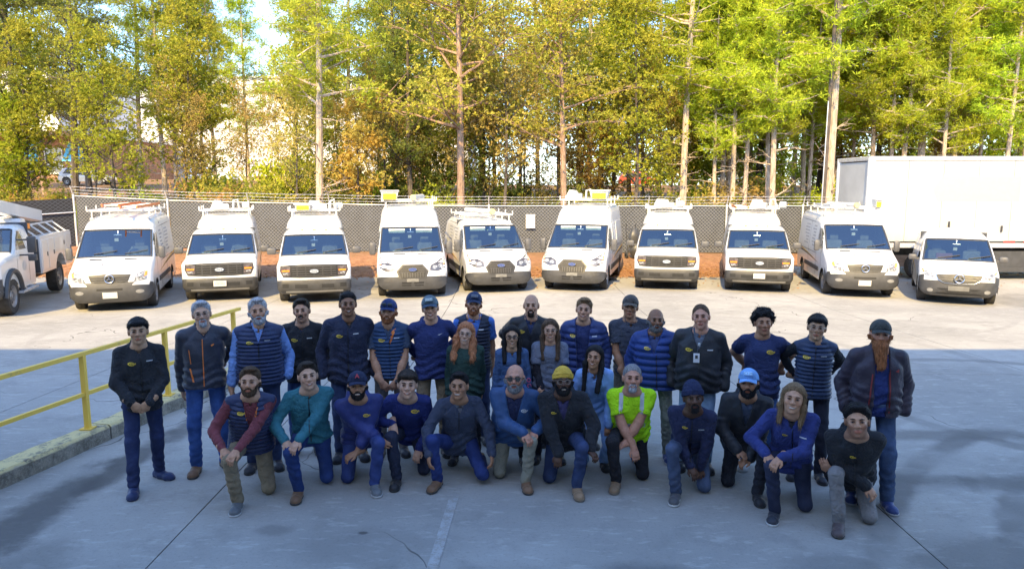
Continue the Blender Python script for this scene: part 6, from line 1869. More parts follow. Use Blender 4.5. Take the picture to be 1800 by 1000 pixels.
    def wr(amp, f_, lo, hi): return lambda X, Y, Z, t: amp*.55*np.sin(t*f_*.7+4*np.sin(X*13+sd_)+sd_+Y*16+3*np.sin(t*5+sd_))*np.clip((t-lo)*4, 0, 1)*np.clip((hi-t)*4, 0, 1)+.0045*wob(X, Y, Z, 19, sd_)
    bg_ = p.get('baggy', 1.0)
    for q in (-1, 1):
        d1 = unit(KN[q]-HP[q])
        f.cap(HP[q]-d1*.0, KN[q], .083*s*(.6+.4*wd), .064*s*bg_, .035, disp=wr(.006, 26, .45, 1.2)); f.cap(KN[q], AN[q], .064*s*bg_, .055*s*bg_, .02, disp=wr(.008, 34, .05, 1.3))
    X, Y, Z = f.full()
    f.F = np.maximum(f.F, (.035-Z)*np.ones_like(f.F)).astype(np.float32) if pose in ('stand', 'crouch') else np.maximum(f.F, (.004-Z)*np.ones_like(f.F)).astype(np.float32)
    V, Q = f.surf(); add('trousers', np_mesh('trousers', V, Q), fabric(pc[0], pc[1]), root)
    # ---- shoes
    sc_ = p.get('shoe', ((.02, .02, .024), (.05, .05, .05)))
    for q in (-1, 1):
        d, up = FD[q]; a = AN[q]; L = .262*s*(.93 if fem else 1)
        if up[2] > .9: a = v3(a[0], a[1], .085*s)
        ctr = a-up*.05*s; pts = np.array([ctr-d*.09, ctr+d*L*.75, a+up*.05]); w_ = np.cross(d, up)
        f = Field(pts.min(0)-.075, pts.max(0)+.075, .0085)
        f.cap(ctr-d*.045*s, ctr+d*.03*s, .040*s, .041*s, 0); f.cap(ctr+d*.03*s, ctr+d*.135*s-up*.006*s, .042*s, .040*s, .03, stretch=(w_, 1.15)); f.cap(ctr+d*.13*s-up*.01*s, ctr+d*.165*s-up*.014*s, .036*s, .030*s, .03, stretch=(w_, 1.25))
        f.cap(a-d*.01-up*.01, a+up*.045*s, .042*s, .044*s, .03)
        X, Y, Z = f.full(); hgt = (X-a[0])*up[0]+(Y-a[1])*up[1]+(Z-a[2])*up[2]
        base_ = f.F.copy(); z0 = -.085*s
        f.F = np.maximum(f.F, (z0+.018)-hgt).astype(np.float32)
        V, Q = f.surf(); o = add('shoe', np_mesh('shoe', V, Q), fabric(sc_[0], 'nylon'), root)
        f.F = np.maximum(np.maximum(base_-.004, z0-hgt), hgt-(z0+.022)).astype(np.float32)
        if (f.F < 0).any():
            V, Q = f.surf(); add('sole', np_mesh('sole', V, Q), pmat('sole_%.2f' % sc_[1][0], sc_[1], .7), o)
    # ---- tops
    def garment(name, g, parent=root):
        th = g.get('th', .012); hem = g.get('hem', -.26); sl_ = g.get('sleeve', 'long'); q_ = g.get('quilt'); res = g.get('res', .0125)
        pts = [p0+u*hem*Lt, nbase+u*.06]
        if sl_: pts += [EL[-1], EL[1], SH[-1], SH[1]]
        if sl_ == 'long': pts += [WR[-1], WR[1]]
        pts = np.array(pts); ex = np.array((.30*s, .27*s+belly, .16)) if not sl_ else np.array((.26*s, .26*s+belly, .16))
        lo = pts.min(0)-.13; hi = pts.max(0)+.13
        lo = np.minimum(lo, np.minimum(p0, nbase)-ex); hi = np.maximum(hi, np.maximum(p0, nbase)+ex); hi[2] = min(hi[2], nbase[2]+.14*s)
        f = Field(lo, hi, res)
        dsp = lambda X, Y, Z, t: .0045*wob(X, Y, Z, 24, sd_)+.004*np.sin(t*38+3*np.sin(X*14+sd_)+Y*8)*np.clip((.45-t)*3, 0, 1)
        if q_: 
            qp = g.get('pitch', .052)
            dsp = lambda X, Y, Z, t: .016*np.sqrt(np.abs(np.sin(t*Lt/qp*math.pi)))-.010
        torso(f, th, hem, 1.03, disp=dsp, skirt=g.get('skirt', .035))
        yk = .045*s
        for q in (-1, 1):
            nr = nbase+r*q*.045*s-u*.02*s
            f.cap(nr, SH[q]+u*.004*s, .042*s+th*.6, .050*s*(.7+.3*wd)+th*.5, .03)
        t, x, y = tco(f)
        if not sl_:   # armholes of a vest
            for q in (-1, 1): f.cap(SH[q]+r*q*.065*s-u*.03*s, SH[q]+r*q*.03*s-u*.20*s, .062*s, .050*s, .008, 'cut')
        if g.get('collar', True):
            ch = g.get('collar_h', .058)*s
            f.cap(nbase-u*.02, nbase+u*ch+v3(0, -.006, 0), (.072 if not fem else .064)*s+th*.4, (.067 if not fem else .06)*s+th*.4, .018)
            f.F = np.maximum(f.F, np.where(t > .9, (t*Lt-(Lt+ch)), -9)).astype(np.float32)
            f.cap(nbase+u*.02, nbase+u*.3, (.060 if not fem else .054)*s, .066*s, .004, 'cut')
        else:
            f.cap(nbase+u*.004-bk*.014, nbase+u*.25-bk*.02, (.064 if not fem else .058)*s, .072*s, .006, 'cut')
        if g.get('hood'):
            f.cap(nbase-u*.02+bk*.085*s-r*.055*s, nbase-u*.02+bk*.085*s+r*.055*s, .055*s, .055*s, .03)
            for q in (-1, 1): f.cap(nbase+bk*.075*s+r*q*.07*s, nbase-bk*.045*s+r*q*.075*s-u*.02*s, .036*s, .026*s, .02)
            f.cap(nbase+u*.01, nbase+u*.3, .058*s, .068*s, .004, 'cut')
        vo = g.get('v')
        if vo:
            t0, w1 = vo[0], vo[1]; w0 = vo[2] if len(vo) > 2 else 0
            wv = w0+(w1-w0)*np.clip((t-t0)/(1.02-t0), 0, 1.15)
            dc = np.maximum(np.maximum(np.abs(x-g.get('vx', 0))-wv*s, (t0-t)*Lt), y-.02)
            f.F = np.maximum(f.F, -dc).astype(np.float32)
        F0 = f.F.copy()
        for q in (-1, 1):
            if sl_:
                ad = lambda X, Y, Z, t: .004*np.sin(t*20+5*np.sin(X*11+sd_)+Y*18+3*np.sin(t*4+sd_))*np.clip((t-.35)*3, 0, 1)+.005*wob(X, Y, Z, 22, sd_)
                fd = lambda X, Y, Z, t: .004*np.sin(t*22+5*np.sin(X*12+sd_)+Z*14+3*np.sin(t*5+sd_))+.005*wob(X, Y, Z, 22, sd_)
                if q_ == 'all':
                    ad = lambda X, Y, Z, t: .014*np.sqrt(np.abs(np.sin(t*UA/.06*math.pi)))-.008
                    fd = lambda X, Y, Z, t: .014*np.sqrt(np.abs(np.sin(t*FA/.06*math.pi)))-.008
                ra = (.054 if not fem else .045)*s*(.7+.3*wd)+th*.7; re = (.047 if not fem else .040)*s*(.7+.3*wd)+th*.8; rw_ = .034*s+th*.8
                if sl_ == 'long':
                    f.cap(SH[q], EL[q], ra, re, .022, disp=ad); wv = unit(WR[q]-EL[q]); f.cap(EL[q], WR[q]-wv*(.012+g.get('push', 0)), re, rw_+.25*g.get('push', 0), .015, disp=fd)
                else:
                    e = SH[q]+(EL[q]-SH[q])*.66; f.cap(SH[q], e, ra+.006, ra+.012, .022, disp=ad)
                    # open sleeve end
                    X, Y, Z = f.full(); dd = unit(EL[q]-SH[q]); pl_ = (X-e[0])*dd[0]+(Y-e[1])*dd[1]+(Z-e[2])*dd[2]
                    near = np.sqrt((X-e[0])**2+(Y-e[1])**2+(Z-e[2])**2) < .105*s
                    f.F = np.minimum(np.where(near, np.maximum(f.F, pl_), f.F), F0).astype(np.float32)
        V, Q = f.surf()
        o = add(name, np_mesh(name, V, Q), fabric(g['c'], g.get('f', 'fleece')), parent)
        return o, V, Q
    def collar2(o_, g_):
        for q in (-1, 1):
            a = nbase-bk*.038*s+r*q*.047*s+u*.040*s
            pts_ = [a, a-bk*.024+r*q*.020-u*.012, nbase-bk*.098*s+r*q*.048*s-u*.060*s, nbase-bk*.094*s+r*q*.006*s-u*.038*s]
            nn = np.cross(pts_[1]-pts_[0], pts_[3]-pts_[0]); nn = unit(nn)*.007
            V_ = [tuple(a_) for a_ in pts_]+[tuple(a_+nn) for a_ in pts_]
            m = MB(); m.put(V_, [(0, 1, 2, 3), (7, 6, 5, 4), (0, 4, 5, 1), (1, 5, 6, 2), (2, 6, 7, 3), (3, 7, 4, 0)]); m.build('collar', fabric(g_['c'], g_.get('f', 'cotton')), o_)
    inner = p.get('shirt')
    if inner:
        slv_in = inner.get('sleeve'); g = dict(th=.002 if not slv_in else .004, hem=.30 if not inner.get('long') else -.12, sleeve=slv_in, collar=False, v=(.86, .055), c=inner['c'], f=inner.get('f', 'cotton'), res=.0125)
        g.update(inner); so_, sV, sQ = garment('shirt', g)
        if inner.get('collar2'): collar2(so_, inner)
    g = dict(top); name = g.get('n', 'jacket'); to, tV, tQ = garment(name, g)
    if g.get('collar2'): collar2(to, g)
    bvh = None
    def front():
        nonlocal bvh
        if bvh is None: bvh = Skin(tV, [tuple(int(i) for i in q) for q in tQ])
        return bvh
    def tp(x, t): c = p0+u*t*Lt+r*x*s; return (c[0], c[2])
    lg = g.get('logo')
    if lg:
        sk = front(); cx, cz = tp(lg[0], lg[1]); w_ = (lg[2] if len(lg) > 2 else .082)*.74
        mb = MB(); n = 9; a0, a1 = R(35), R(330)
        for i in range(n):
            aa, ab = a0+(a1-a0)*i/n, a0+(a1-a0)*(i+1)/n
            def rad(a): q = (a-a0)/(a1-a0); return .22+.20*math.sin(math.pi*min(1, q*1.05))
            def pt(a, f_): return (cx+w_*.5*f_*math.cos(a+.15), cz+w_*.30*f_*math.sin(a))
            sk.patch(mb, [pt(aa, 1), pt(ab, 1), pt(ab, 1-rad(ab)), pt(aa, 1-rad(aa))], 'front', .005, .012, rings=(1,))
        x_ = cx-w_*.16
        for hgt, wl in ((.020, .014), (.014, .013), (.014, .017), (.018, .012)):
            sk.patch(mb, rect(x_+wl/2, cz, wl*.8*w_/.082, hgt*w_/.082), 'front', .005, .012, rings=(1,)); x_ += (wl+.003)*w_/.082
        mb.build('logo', M_LOGO if not g.get('palelogo') else M_LOGO2, to)
    nm = g.get('name')
    if nm:
        sk = front(); mb = MB(); cx, cz = tp(nm[0], nm[1])
        for i in range(6): sk.patch(mb, rect(cx-.024+i*.0095, cz, .0075, .010), 'front', .004, .01, rings=(1,))
        mb.build('lettering', M_LOGO2, to)
    if g.get('zip'):
        sk = front(); t0, t1 = g['zip'][:2]; mb = MB(); n = 10
        for i in range(n):
            a, b = tp(0, t0+(t1-t0)*i/n), tp(0, t0+(t1-t0)*(i+1)/n); h = .0045
            sk.patch(mb, [(a[0]-h, a[1]), (a[0]+h, a[1]), (b[0]+h, b[1]), (b[0]-h, b[1])], 'front', .005, .01, rings=(1,))
        mb.build('zip', M_ZIP if len(g['zip']) < 3 else g['zip'][2], to)
    for (pn, polys, mt_) in g.get('patches', []):
        sk = front(); mb = MB()
        for poly in polys: sk.patch(mb, [tp(x, t) for x, t in poly], 'front', .006, .012, step=.05, rings=(1, .5))
        mb.build(pn, mt_, to)
    if p.get('watch'):
        q = p['watch']; fa = unit(WR[q]-EL[q]); c = WR[q]+fa*.005; m = MB(); m.tube([c-fa*.012, c+fa*.012], .034*s, 12); m.ball(tuple(c-HD[q][1]*.03*s), (.018, .018, .018), 8)
        m.build('watch', M_DARKPL, root, smooth=True)
    if p.get('badge'):
        cx, cz = tp(p['badge'][0], p['badge'][1]); sk = front(); h, _ = sk.hit('front', cx, cz)
        if h is not None:
            b = MB(); b.box((h.x, h.y-.018, h.z), (.062, .006, .098), ch=.004); bo = b.build('id_badge', pmat('badge_white', (.70, .71, .74), .3), to)
            b = MB(); b.box((h.x, h.y-.023, h.z+.012), (.026, .003, .034)); b.build('badge_photo', M_DARKPL, bo)
            b = MB(); b.tube([(h.x, h.y-.018, h.z+.05), (h.x+.02, h.y-.03, h.z+.13)], .004, 5); b.ball((h.x+.02, h.y-.03, h.z+.14), (.02, .012, .024), 8); b.build('badge_reel', M_CHROME, bo, smooth=True)
    return root, dict(WR=WR, EL=EL, to=to, sk=front)
# ---------------------------------------------------------------- who stands where
FL = 'fleece'; NY = 'nylon'
def fleece(c=NAVY, **k): d = dict(n='jacket', c=c, f=FL, th=.016, v=(.84, .05), zip=(-.2, .84), logo=(-.085, .68), name=(.075, .72)); d.update(k); return d
def vest(c=(.011, .018, .05), **k): d = dict(n='vest', c=c, f=NY, th=.024, sleeve=None, hem=-.14, quilt='torso', pitch=.040, v=(.70, .055), zip=(-.1, .70), logo=(-.085, .70), name=(.08, .74), collar_h=.055); d.update(k); return d
def sweat(c=ROYAL, **k): d = dict(n='sweatshirt', c=c, f='cotton', th=.014, collar=False, hem=-.2); d.update(k); return d
BLK_SH = ((.013, .013, .015), (.03, .03, .03)); BRN_SH = ((.10, .055, .03), (.05, .045, .04)); GRY_SH = ((.12, .13, .14), (.5, .5, .5)); TAN_SH = ((.26, .17, .10), (.2, .16, .12)); BLU_SH = ((.03, .05, .16), (.4, .4, .42))
ORT = [('orange_lining', [[(.012, .74), (.05, .98), (.028, .99), (.004, .76)]], M_OZIP)]
CAST = [
 dict(id=1, x=-3.68, y=6.85, H=1.75, skin='asian', hc='black', hair='fringe', top=fleece(BLACK, hem=-.30, zip=(-.25, .86)), pants=((.010, .016, .05), 'denim'), shoe=((.012, .02, .06), (.02, .03, .08)), arms={-1: 'clasp', 1: 'clasp'}, turn=8, feet={-1: (-.14, -.16, -10), 1: (.12, .16, 35)}, w=.93, tilt=0,
      label='young man with black fringe in a dark fleece, hands clasped, leftmost by the railing'),
 dict(id=2, x=-3.22, y=7.25, H=1.86, skin='pale', hc='silver', hair='short', glasses='thin', beard='goatee', bc='silver', top=fleece((.020, .022, .032), f=NY, hem=-.16, th=.022, v=(.82, .05), logo=None, name=None, zip=(-.1, .82, M_OZIP), patches=[('orange_piping', [[(-.115, .35), (-.108, .35), (-.12, .62), (-.127, .62)], [(-.10, .0), (-.085, .0), (-.115, .25), (-.128, .25)], [(.075, .70), (.105, .72), (.10, .69), (.078, .67)]], M_OZIP)]), shirt=dict(c=(.02, .02, .03)), pants=((.035, .085, .27), 'denim'), shoe=BRN_SH, arms={-1: 'behind', 1: 'back'}, w=1.05, feet={-1: (-.13, -.03, -12), 1: (.15, .02, 30)},
      label='grey haired man with glasses in a dark jacket with orange piping and blue jeans'),
 dict(id=3, x=-2.66, y=7.32, H=1.88, skin='fair', hc='silver', hair='short', beard='full', bc='silver', top=vest(patches=ORT), shirt=dict(c=(.17, .29, .62), sleeve='long', long=1, push=.06, collar2=1), pants=(DJEAN, 'denim'), arms={-1: 'side', 1: 'pocket'}, w=1.12, belly=.03,
      label='silver bearded man in a quilted navy vest over a pale blue shirt'),
 dict(id=4, x=-2.33, y=7.75, H=1.80, skin='fair', hc='dark', hair='short', beard='moustache', bc='dark', stubble=(.72, .70, .70), top=fleece(BLACK), shirt=dict(c=NAVY), pants=(JEAN, 'denim'), arms={-1: 'pocket', 1: 'pocket'}, smile=1,
      label='dark haired man with a moustache in a black fleece, right of the silver bearded man'),
 dict(id=5, x=-1.79, y=7.6, H=1.91, skin='brown', hc='black', hair='slick', top=fleece((.011, .014, .030), hem=-.30, v=(.80, .055)), shirt=dict(c=BLACK), pants=(DJEAN, 'denim'), arms={-1: 'pocket', 1: 'pocket'}, w=1.10, smile=1,
      label='tall broad man with slicked back black hair in a dark navy fleece'),
 dict(id=6, x=-1.35, y=7.72, H=1.80, skin='fair', hc='ginger', hair='short', beard='full', bc='ginger', hat=('cap', (.012, .022, .07)), capglasses=1, sleeve='short', top=vest((.012, .03, .075), patches=[('orange_lining', [[(.012, .62), (.075, .93), (.04, .98), (.004, .66)]], M_OZIP)]), shirt=dict(c=(.05, .075, .13), sleeve='short', long=1), pants=(GREYT, 'cotton'), arms='low', w=1.0, watch=1, smile=1,
      label='bearded man with sunglasses on his blue cap in a quilted vest and short sleeves'),
 dict(id=7, x=-.88, y=7.72, H=1.84, skin='fair', hc='light', hair='short', hat=('cap', (.10, .14, .17), (.03, .05, .08)), caplogo=('patch', (.35, .42, .42)), top=sweat((.012, .018, .066), hood=True, n='hoodie', collar=False, patches=[('white_tick', [[(.070, .745), (.085, .735), (.118, .765), (.086, .75)]], M_LOGO2)]), pants=(KHAKI, 'cotton'), arms='back', smile=1, w=1.03,
      label='man in a grey cap with a patch and a navy hoodie with a white tick'),
 dict(id=8, x=-.44, y=8.10, H=1.82, skin='fair', hc='ginger', hair='thick', beard='short', bc='ginger', hat=('cap', (.014, .022, .05)), caplogo=('patch', (.10, .12, .16)), sleeve='short', top=vest((.010, .013, .026), v=(.45, .085), zip=(-.1, .45)), shirt=dict(c=(.06, .16, .50), sleeve='short', long=1, collar2=1), pants=(DJEAN, 'denim'), arms='behind', smile=1, w=.95,
      label='man in a dark cap and black quilted vest over a bright blue checked shirt'),
 dict(id=9, x=.20, y=8.05, H=1.81, skin='fair', hair='bald', hc='dark', beard='goatee', bc='dark', top=fleece(BLACK, f=NY, v=(.66, .06), name=None, logo=(-.10, .72)), shirt=dict(c=(.012, .018, .045), collar2=1), pants=(DJEAN, 'denim'), arms='back', w=1.05, smile=1,
      label='bald man with a dark goatee in a black jacket between two long haired women'),
 dict(id=10, x=.82, y=7.98, H=1.77, skin='fair', hc='light', hair='short', top=dict(n='puffer_jacket', c=(.014, .024, .085), f=NY, th=.034, quilt='all', pitch=.075, hood=True, v=(-.2, .085, .05), hem=-.22, logo=(-.125, .72), name=(.12, .72), collar_h=.05), shirt=dict(c=(.012, .018, .06), long=1, v=None), pants=(DJEAN, 'denim'), arms='pocket', w=1.05, smile=1,
      label='light haired man in an open navy puffer jacket over a navy shirt'),
 dict(id=11, x=1.36, y=8.0, H=1.80, skin='tan', hc='brown', hair='short', hat=('cap', (.045, .042, .04), (.07, .06, .05)), sleeve='short', stubble=(.85, .82, .8), top=sweat((.028, .032, .045), n='polo_shirt', sleeve='short', v=(.84, .045), th=.01, collar2=1), pants=((.07, .068, .06), 'cotton'), arms='low', w=.97, watch=1,
      label='man in a brown cap and dark grey polo shirt behind the bald puffer jacket man'),
 dict(id=12, x=1.58, y=7.58, H=1.72, skin='brown', hair='bald', hc='black', beard='full', bc='pepper', top=dict(n='puffer_jacket', c=(.018, .045, .19), f=NY, th=.036, quilt='all', pitch=.075, hood=True, v=(.56, .075), hem=-.24, logo=(-.10, .70), name=None, zip=(-.2, .56)), shirt=dict(c=(.05, .07, .17), f='cotton', collar2=1), pants=((.18, .19, .17), 'cotton'), shoe=BLU_SH, arms='pocket', w=1.13, belly=.02, feet={-1: (-.18, -.02, -8), 1: (.14, -.02, 8)},
      label='bald man with a dark beard in a bright blue puffer jacket'),
 dict(id=13, x=1.96, y=7.3, H=1.82, skin='ruddy', hc='brown', hair='buzz', hairline=.006, top=fleece(BLACK, f=NY, hem=-.24, v=(.66, .075), logo=(-.11, .64), name=(.10, .66), zip=(-.2, .62)), shirt=dict(c=(.05, .06, .08), collar2=1), pants=((.20, .30, .44), 'denim'), arms='pocket', w=1.16, belly=.05, badge=(-.03, .50),
      label='heavy man with a white badge hanging on his black jacket'),
 dict(id=14, x=2.63, y=7.3, H=1.75, skin='tan', hc='black', hair='curly', closed=1, sleeve='short', top=sweat((.014, .021, .062), n='t_shirt', sleeve='short', th=.012, hem=-.30, logo=(.075, .70, .10)), pants=((.05, .12, .33), 'denim'), shoe=((.5, .5, .5), (.5, .5, .5)), arms='back', w=1.0, stubble=(.9, .86, .85),
      label='curly haired young man in a navy T shirt with a yellow chest logo'),
 dict(id=15, x=3.06, y=7.05, H=1.75, skin='asian', hc='black', hair='fringe', glasses='thin', top=vest((.013, .022, .05), v=(.93, .03), zip=(-.1, .95), collar_h=.06), shirt=dict(c=BLACK, sleeve='long', long=1, collar=True), pants=((.012, .014, .024), 'denim'), arms='back', w=.9,
      label='slim young man with glasses in a quilted navy vest over black sleeves'),
 dict(id=16, x=3.42, y=6.5, H=1.80, skin='ruddy', hc='ginger', hair='short', hat=('cap', (.03, .033, .032)), beard='long', bc='ginger', top=fleece((.018, .014, .022), f=NY, th=.024, hem=-.20, v=(-.2, .06, .055), zip=None, name=None, logo=None, patches=[('dark_red_piping', [[(.085, -.1), (.095, -.1), (.075, .7), (.066, .7)], [(-.095, -.1), (-.085, -.1), (-.066, .6), (-.075, .6)], [(.12, .66), (.15, .70), (.15, .64)]], pmat('dark_red_trim', (.25, .03, .03), .6))]), shirt=dict(c=(.010, .018, .075), long=1, v=None, hem=-.2), pants=((.045, .075, .15), 'denim'), shoe=BLU_SH, arms={-1: 'pocket', 1: 'pocket'}, w=1.12, belly=.04, baggy=1.12, yaw=-14, hyaw=-8, feet={-1: (-.13, .02, -15), 1: (.14, -.12, 8)},
      label='man with a long red beard and dark cap, standing at the right end'),
 dict(id=17, x=-.51, y=7.5, H=1.575, sex='f', skin='pale', hc='auburn', hair='longwavy', len=.27, hfwd=(-.06, -.06), glasses='thin', smile='teeth', top=sweat((.012, .028, .024), n='pullover', th=.014, hem=-.3, collar=True, collar_h=.04), pants=((.012, .014, .02), 'cotton'), arms='behind', w=1.15,
      label='woman with long wavy red hair and glasses in a dark green pullover'),
 dict(id=18, x=.0, y=7.45, H=1.55, sex='f', skin='asian', hc='black', hair='long', len=.27, hfwd=(-.05, -.05), glasses='round', smile=1, top=sweat((.028, .055, .125), n='pullover', th=.010, v=(.80, .035), hem=-.25), pants=((.010, .011, .016), 'cotton'), arms='side', w=.9,
      label='woman with straight black hair and round glasses in a blue pullover'),
 dict(id=19, x=.40, y=7.52, H=1.61, sex='f', skin='fair', hc='brown', hair='long', len=.30, hfwd=(-.06, -.06), glasses='thin', smile=1, sleeve='long', top=sweat((.075, .085, .115), n='t_shirt', sleeve='short', th=.016, hem=-.25), shirt=dict(c=(.008, .008, .012), sleeve='long', long=1, v=None), pants=((.010, .011, .016), 'cotton'), arms='low', w=1.0,
      label='woman with long brown hair in a grey T shirt over black sleeves'),
 dict(id=20, x=.88, y=7.34, H=1.66, sex='f', pose='crouch', dz=-.05*0+.03, lean=16, skin='tan', hc='black', hair='long', len=.34, hfwd=(.0, -.075), smile=1, top=dict(n='denim_shirt', c=(.19, .32, .62), f='denim', th=.016, collar2=1, v=(.80, .05), hem=-.28, sleeve='long'), pants=((.21, .34, .58), 'denim'), shoe=BLK_SH, arms={-1: (-.16, -.22, -.02), 1: (.14, -.30, -.05)}, w=.95, baggy=1.15, hyaw=-12,
      label='woman with long black hair in a light blue shirt and jeans crouching'),
 # kneeling row
 dict(id=21, x=-2.55, y=6.68, H=1.78, pose='kneel', up=-1, skin='fair', hc='brown', hair='short', beard='short', bc='brown', top=vest((.011, .016, .045), v=(.40, .075), zip=None, patches=[('orange_lining', [[(.035, .45), (.075, .9), (.05, .95), (.018, .50)], [(-.035, .55), (-.03, .55), (-.05, .9), (-.058, .9)]], M_OZIP)], name=None), shirt=dict(c=(.16, .042, .052), sleeve='long', long=1, collar2=1, f=FL), pants=(KHAKI, 'cotton'), shoe=GRY_SH, arms='knee', w=1.05,
      label='kneeling man in a maroon shirt and navy vest, leftmost of the front row'),
 dict(id=22, x=-2.03, y=6.92, H=1.77, pose='kneel', up=-1, skin='pale', hc='dark', hair='short', top=dict(n='shirt', c=(.018, .082, .105), f='cotton', th=.013, v=(.86, .04), zip=(-.1, .86), hem=-.1, collar2=1), pants=((.020, .045, .16), 'denim'), shoe=BRN_SH, arms='knee', w=1.05, smile=1,
      label='kneeling dark haired man in a teal button shirt and blue jeans'),
 dict(id=23, x=-1.55, y=7.02, H=1.64, pose='kneel', up=1, lean=20, skin='tan', hc='black', hair='short', hat=('cap', (.010, .014, .034)), caplogo=('text', 'A', (.55, .06, .08)), beard='short', bc='black', top=sweat((.013, .019, .085), n='hoodie', hood=True, f=NY, collar=False, logo=(.07, .60), push=.10), pants=((.016, .028, .10), 'denim'), shoe=GRY_SH, arms={-1: (.20, -.36, .10, (-1, .3, -.5), (1, -.25, .0), (0, .6, -.6), .9), 1: (-.10, -.34, .02, (1, .5, -.5), (-.9, -.3, -.25), (0, .4, -1), .6)}, w=1.1, smile='teeth', watch=-1,
      label='kneeling bearded man in a navy cap with a red letter, forearms crossed'),
 dict(id=24, x=-1.08, y=7.20, H=1.55, pose='kneel', up=-1, lean=14, skin='pale', hc='dark', hair='fringe', hs=1.05, top=sweat((.010, .016, .080), logo=(.065, .66, .10)), pants=((.012, .015, .030), 'cotton'), shoe=BLK_SH, arms={-1: 'thigh', 1: (.12, -.28, .0, None, (-.3, -.7, -.6), (0, .2, -1), .6)}, smile=1, w=1.02,
      label='kneeling pale young man in a plain navy sweatshirt with a yellow logo'),
 dict(id=25, x=-.55, y=7.12, H=1.70, pose='squat', up=-1, lean=12, skin='tan', hc='black', hair='short', knee=(.26, -.32), kout=.5, feet={-1: (-.22, -.30, -22)}, top=fleece((.022, .028, .048), v=(.78, .06), logo=None, name=None, zip=(.3, .78)), shirt=dict(c=(.06, .065, .08), collar2=1), pants=((.016, .032, .13), 'denim'), shoe=BRN_SH, arms={-1: (-.34, -.40, .10, (-1, .3, -.4), (.05, -.5, -.9), (1, .3, 0), .5), 1: (.30, -.36, .03, (1, .3, -.4), (0, -.4, -.9), (-1, .3, 0), .5)}, smile='teeth', w=1.02,
      label='squatting dark haired man in a slate grey zip sweater, hands hanging over his knees'),
 dict(id=26, x=.01, y=7.12, H=1.67, pose='kneel', up=1, lean=15, skin='ruddy', hair='bald', hc='pepper', glasses='sun', beard='full', bc='grey', hs=1.04, top=dict(n='jacket', c=(.030, .075, .19), f=NY, th=.026, v=(.30, .085, .02), hem=-.22, hood=True, collar=True, logo=(.10, .60), palelogo=1), shirt=dict(c=(.012, .016, .045), long=1), pants=((.25, .24, .19), 'cotton'), shoe=BRN_SH, arms='knee', w=1.17, belly=.03, watch=1,
      label='kneeling bald man in sunglasses with a grey beard and a blue jacket'),
 dict(id=27, x=.53, y=6.98, H=1.69, pose='kneel', up=1, lean=16, skin='dark', hair='buzz', hc='black', hat=('beanie', (.52, .34, .05)), beard='full', bc='black', glasses='thin', smile='teeth', top=fleece(BLACK, th=.026, v=(.50, .07), name=None, logo=(-.10, .62, .06), hood=True, zip=None), shirt=dict(c=(.030, .026, .07), long=1), pants=(DJEAN, 'denim'), shoe=TAN_SH, arms={-1: (-.02, -.40, -.10, (-1, .3, -.4), (-.1, -.55, -.8), (0, .5, -.6), .6), 1: (.24, -.40, .08, (1, .5, -.3), (.55, -.6, -.3), (-.3, .3, -1), .8)}, w=1.12, watch=1,
      label='kneeling man in a mustard yellow beanie with a black beard and glasses'),
 dict(id=28, x=1.22, y=7.10, H=1.68, pose='kneel', up=-1, lean=15, skin='ruddy', hair='buzz', hc='grey', beard='goatee', bc='silver', sleeve='short', hs=1.03, top=sweat((.42, .80, .015), n='safety_shirt', sleeve='short', th=.016, f='cotton', patches=[('reflective_band', [[(-.125, .30), (-.085, .30), (-.085, .98), (-.125, .96)], [(.085, .42), (.125, .42), (.125, .96), (.085, .98)], [(-.15, .16), (.15, .16), (.15, .26), (-.15, .26)]], pmat('reflective_tape', (.50, .52, .54), .35, metal=.2))]), pants=((.010, .010, .013), 'cotton'), shoe=TAN_SH, arms={-1: (.02, -.40, .02, (-1, .2, -.4), (.25, -.6, -.75), (0, .4, -1), .7), 1: (-.10, -.36, .06, (1, .3, -.6), (-.95, -.15, -.1), (0, .3, -1), .5)}, w=1.12, belly=.02, smile=1,
      label='kneeling man in a fluorescent yellow green safety shirt with reflective bands'),
 dict(id=29, x=1.78, y=6.82, H=1.56, pose='kneel', up=-1, lean=20, skin='dark', hair='buzz', hc='black', hat=('beanie', (.008, .012, .035), .025), beard='goatee', bc='black', top=fleece((.010, .013, .036), v=(.88, .045), logo=(-.07, .58, .06), name=(.09, .56)), pants=((.030, .042, .075), 'denim'), shoe=((.05, .05, .055), (.6, .6, .58)), arms={-1: (.06, -.34, -.05, (-1, .3, -.4), (.5, -.6, -.6), (0, .4, -1), .6), 1: (.10, -.20, -.22, (1, .6, 0), (-.2, -.3, -.9), (0, .3, -1), .9)}, w=1.0,
      label='kneeling man in a dark navy beanie and fleece, looking straight ahead'),
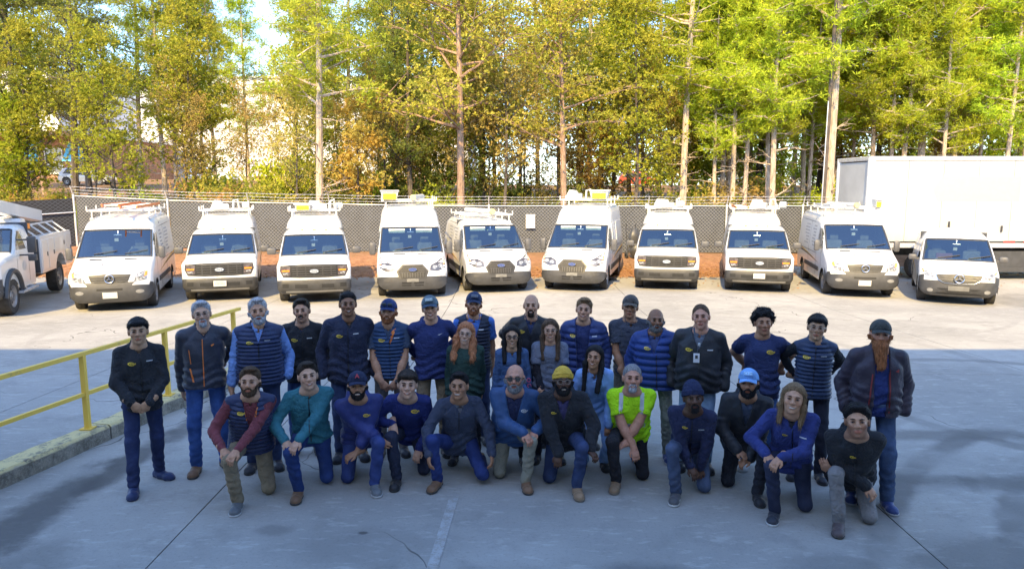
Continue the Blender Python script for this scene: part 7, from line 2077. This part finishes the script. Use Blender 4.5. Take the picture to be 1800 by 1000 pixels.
 dict(id=30, x=2.33, y=6.86, H=1.67, pose='kneel', up=1, lean=10, skin='tan', hair='short', hc='black', hat=('cap', (.18, .36, .68), (.20, .40, .74)), caplogo=('patch', (.30, .50, .75)), beard='full', bc='black', top=fleece(BLACK, f=NY, th=.028, v=(.42, .065), hood=True, name=None, logo=None, zip=None, hem=-.3), shirt=dict(c=(.03, .04, .065), long=1), pants=((.010, .011, .016), 'cotton'), shoe=BLK_SH, arms={-1: (-.06, -.33, .06, (-1, .3, -.5), (.75, -.5, -.3), (0, .3, -1), .5), 1: (.06, -.34, -.01, (1, .4, -.5), (-.8, -.4, -.35), (0, .3, -1), .6)}, w=1.06, hyaw=-6,
      label='kneeling man in a light blue cap with a black beard and black coat'),
 dict(id=31, x=2.62, y=6.40, H=1.66, pose='kneel', up=-1, lean=12, skin='fair', hc='light', hair='longmen', len=.20, hfwd=(-.02, -.02), smile='teeth', hs=1.02, top=fleece((.014, .022, .095), v=(.78, .055), hood=True, logo=(-.07, .55, .05), name=(.09, .56)), shirt=dict(c=BLACK), pants=((.010, .013, .030), 'denim'), shoe=((.02, .022, .03), (.6, .6, .6)), arms='knee', w=1.02,
      label='kneeling man with long light brown hair in a navy blue fleece'),
 dict(id=32, x=3.10, y=6.18, H=1.50, pose='kneel', up=-1, lean=14, skin='fair', hc='black', hair='thick', hs=1.06, stubble=(.58, .53, .53), top=fleece(BLACK, f=FL, th=.028, v=(.95, .03), hood=True, hem=-.28, zip=(-.2, .9), name=None, logo=(-.03, .52, .055)), pants=((.11, .105, .105), 'cotton'), shoe=((.06, .045, .045), (.05, .07, .16)), arms={-1: (.10, -.30, .10, (-1, .2, -.6), (.6, -.3, -.7), (0, .4, -1), .6), 1: (-.20, -.30, .20, (1, .3, -.5), (-.6, -.2, .75), (.2, .9, .2), .5)}, w=1.08, yaw=-18,
      label='kneeling man in a black hooded jacket with thin chin beard, rightmost of the front row'),
]
PEOPLE = {}
for c in CAST: PEOPLE[c['id']] = person(c)
# pink lettering down the sleeve of the blue pullover
rt, inf = PEOPLE[18]
a, b = Vector(inf['EL'][1]), Vector(inf['WR'][1])
for i, chh in enumerate('OCIO'):
    me = text_mesh(chh, .062, .003); me.materials.append(pmat('pink_print', (.75, .12, .22), .6))
    t_ = bpy.data.objects.new('sleeve_letter', me); link(t_, inf['to']); q = a.lerp(b, .1+i*.25)
    t_.location = (q.x+.004, q.y-.062, q.z); t_.rotation_euler = (R(90), R(70), 0)
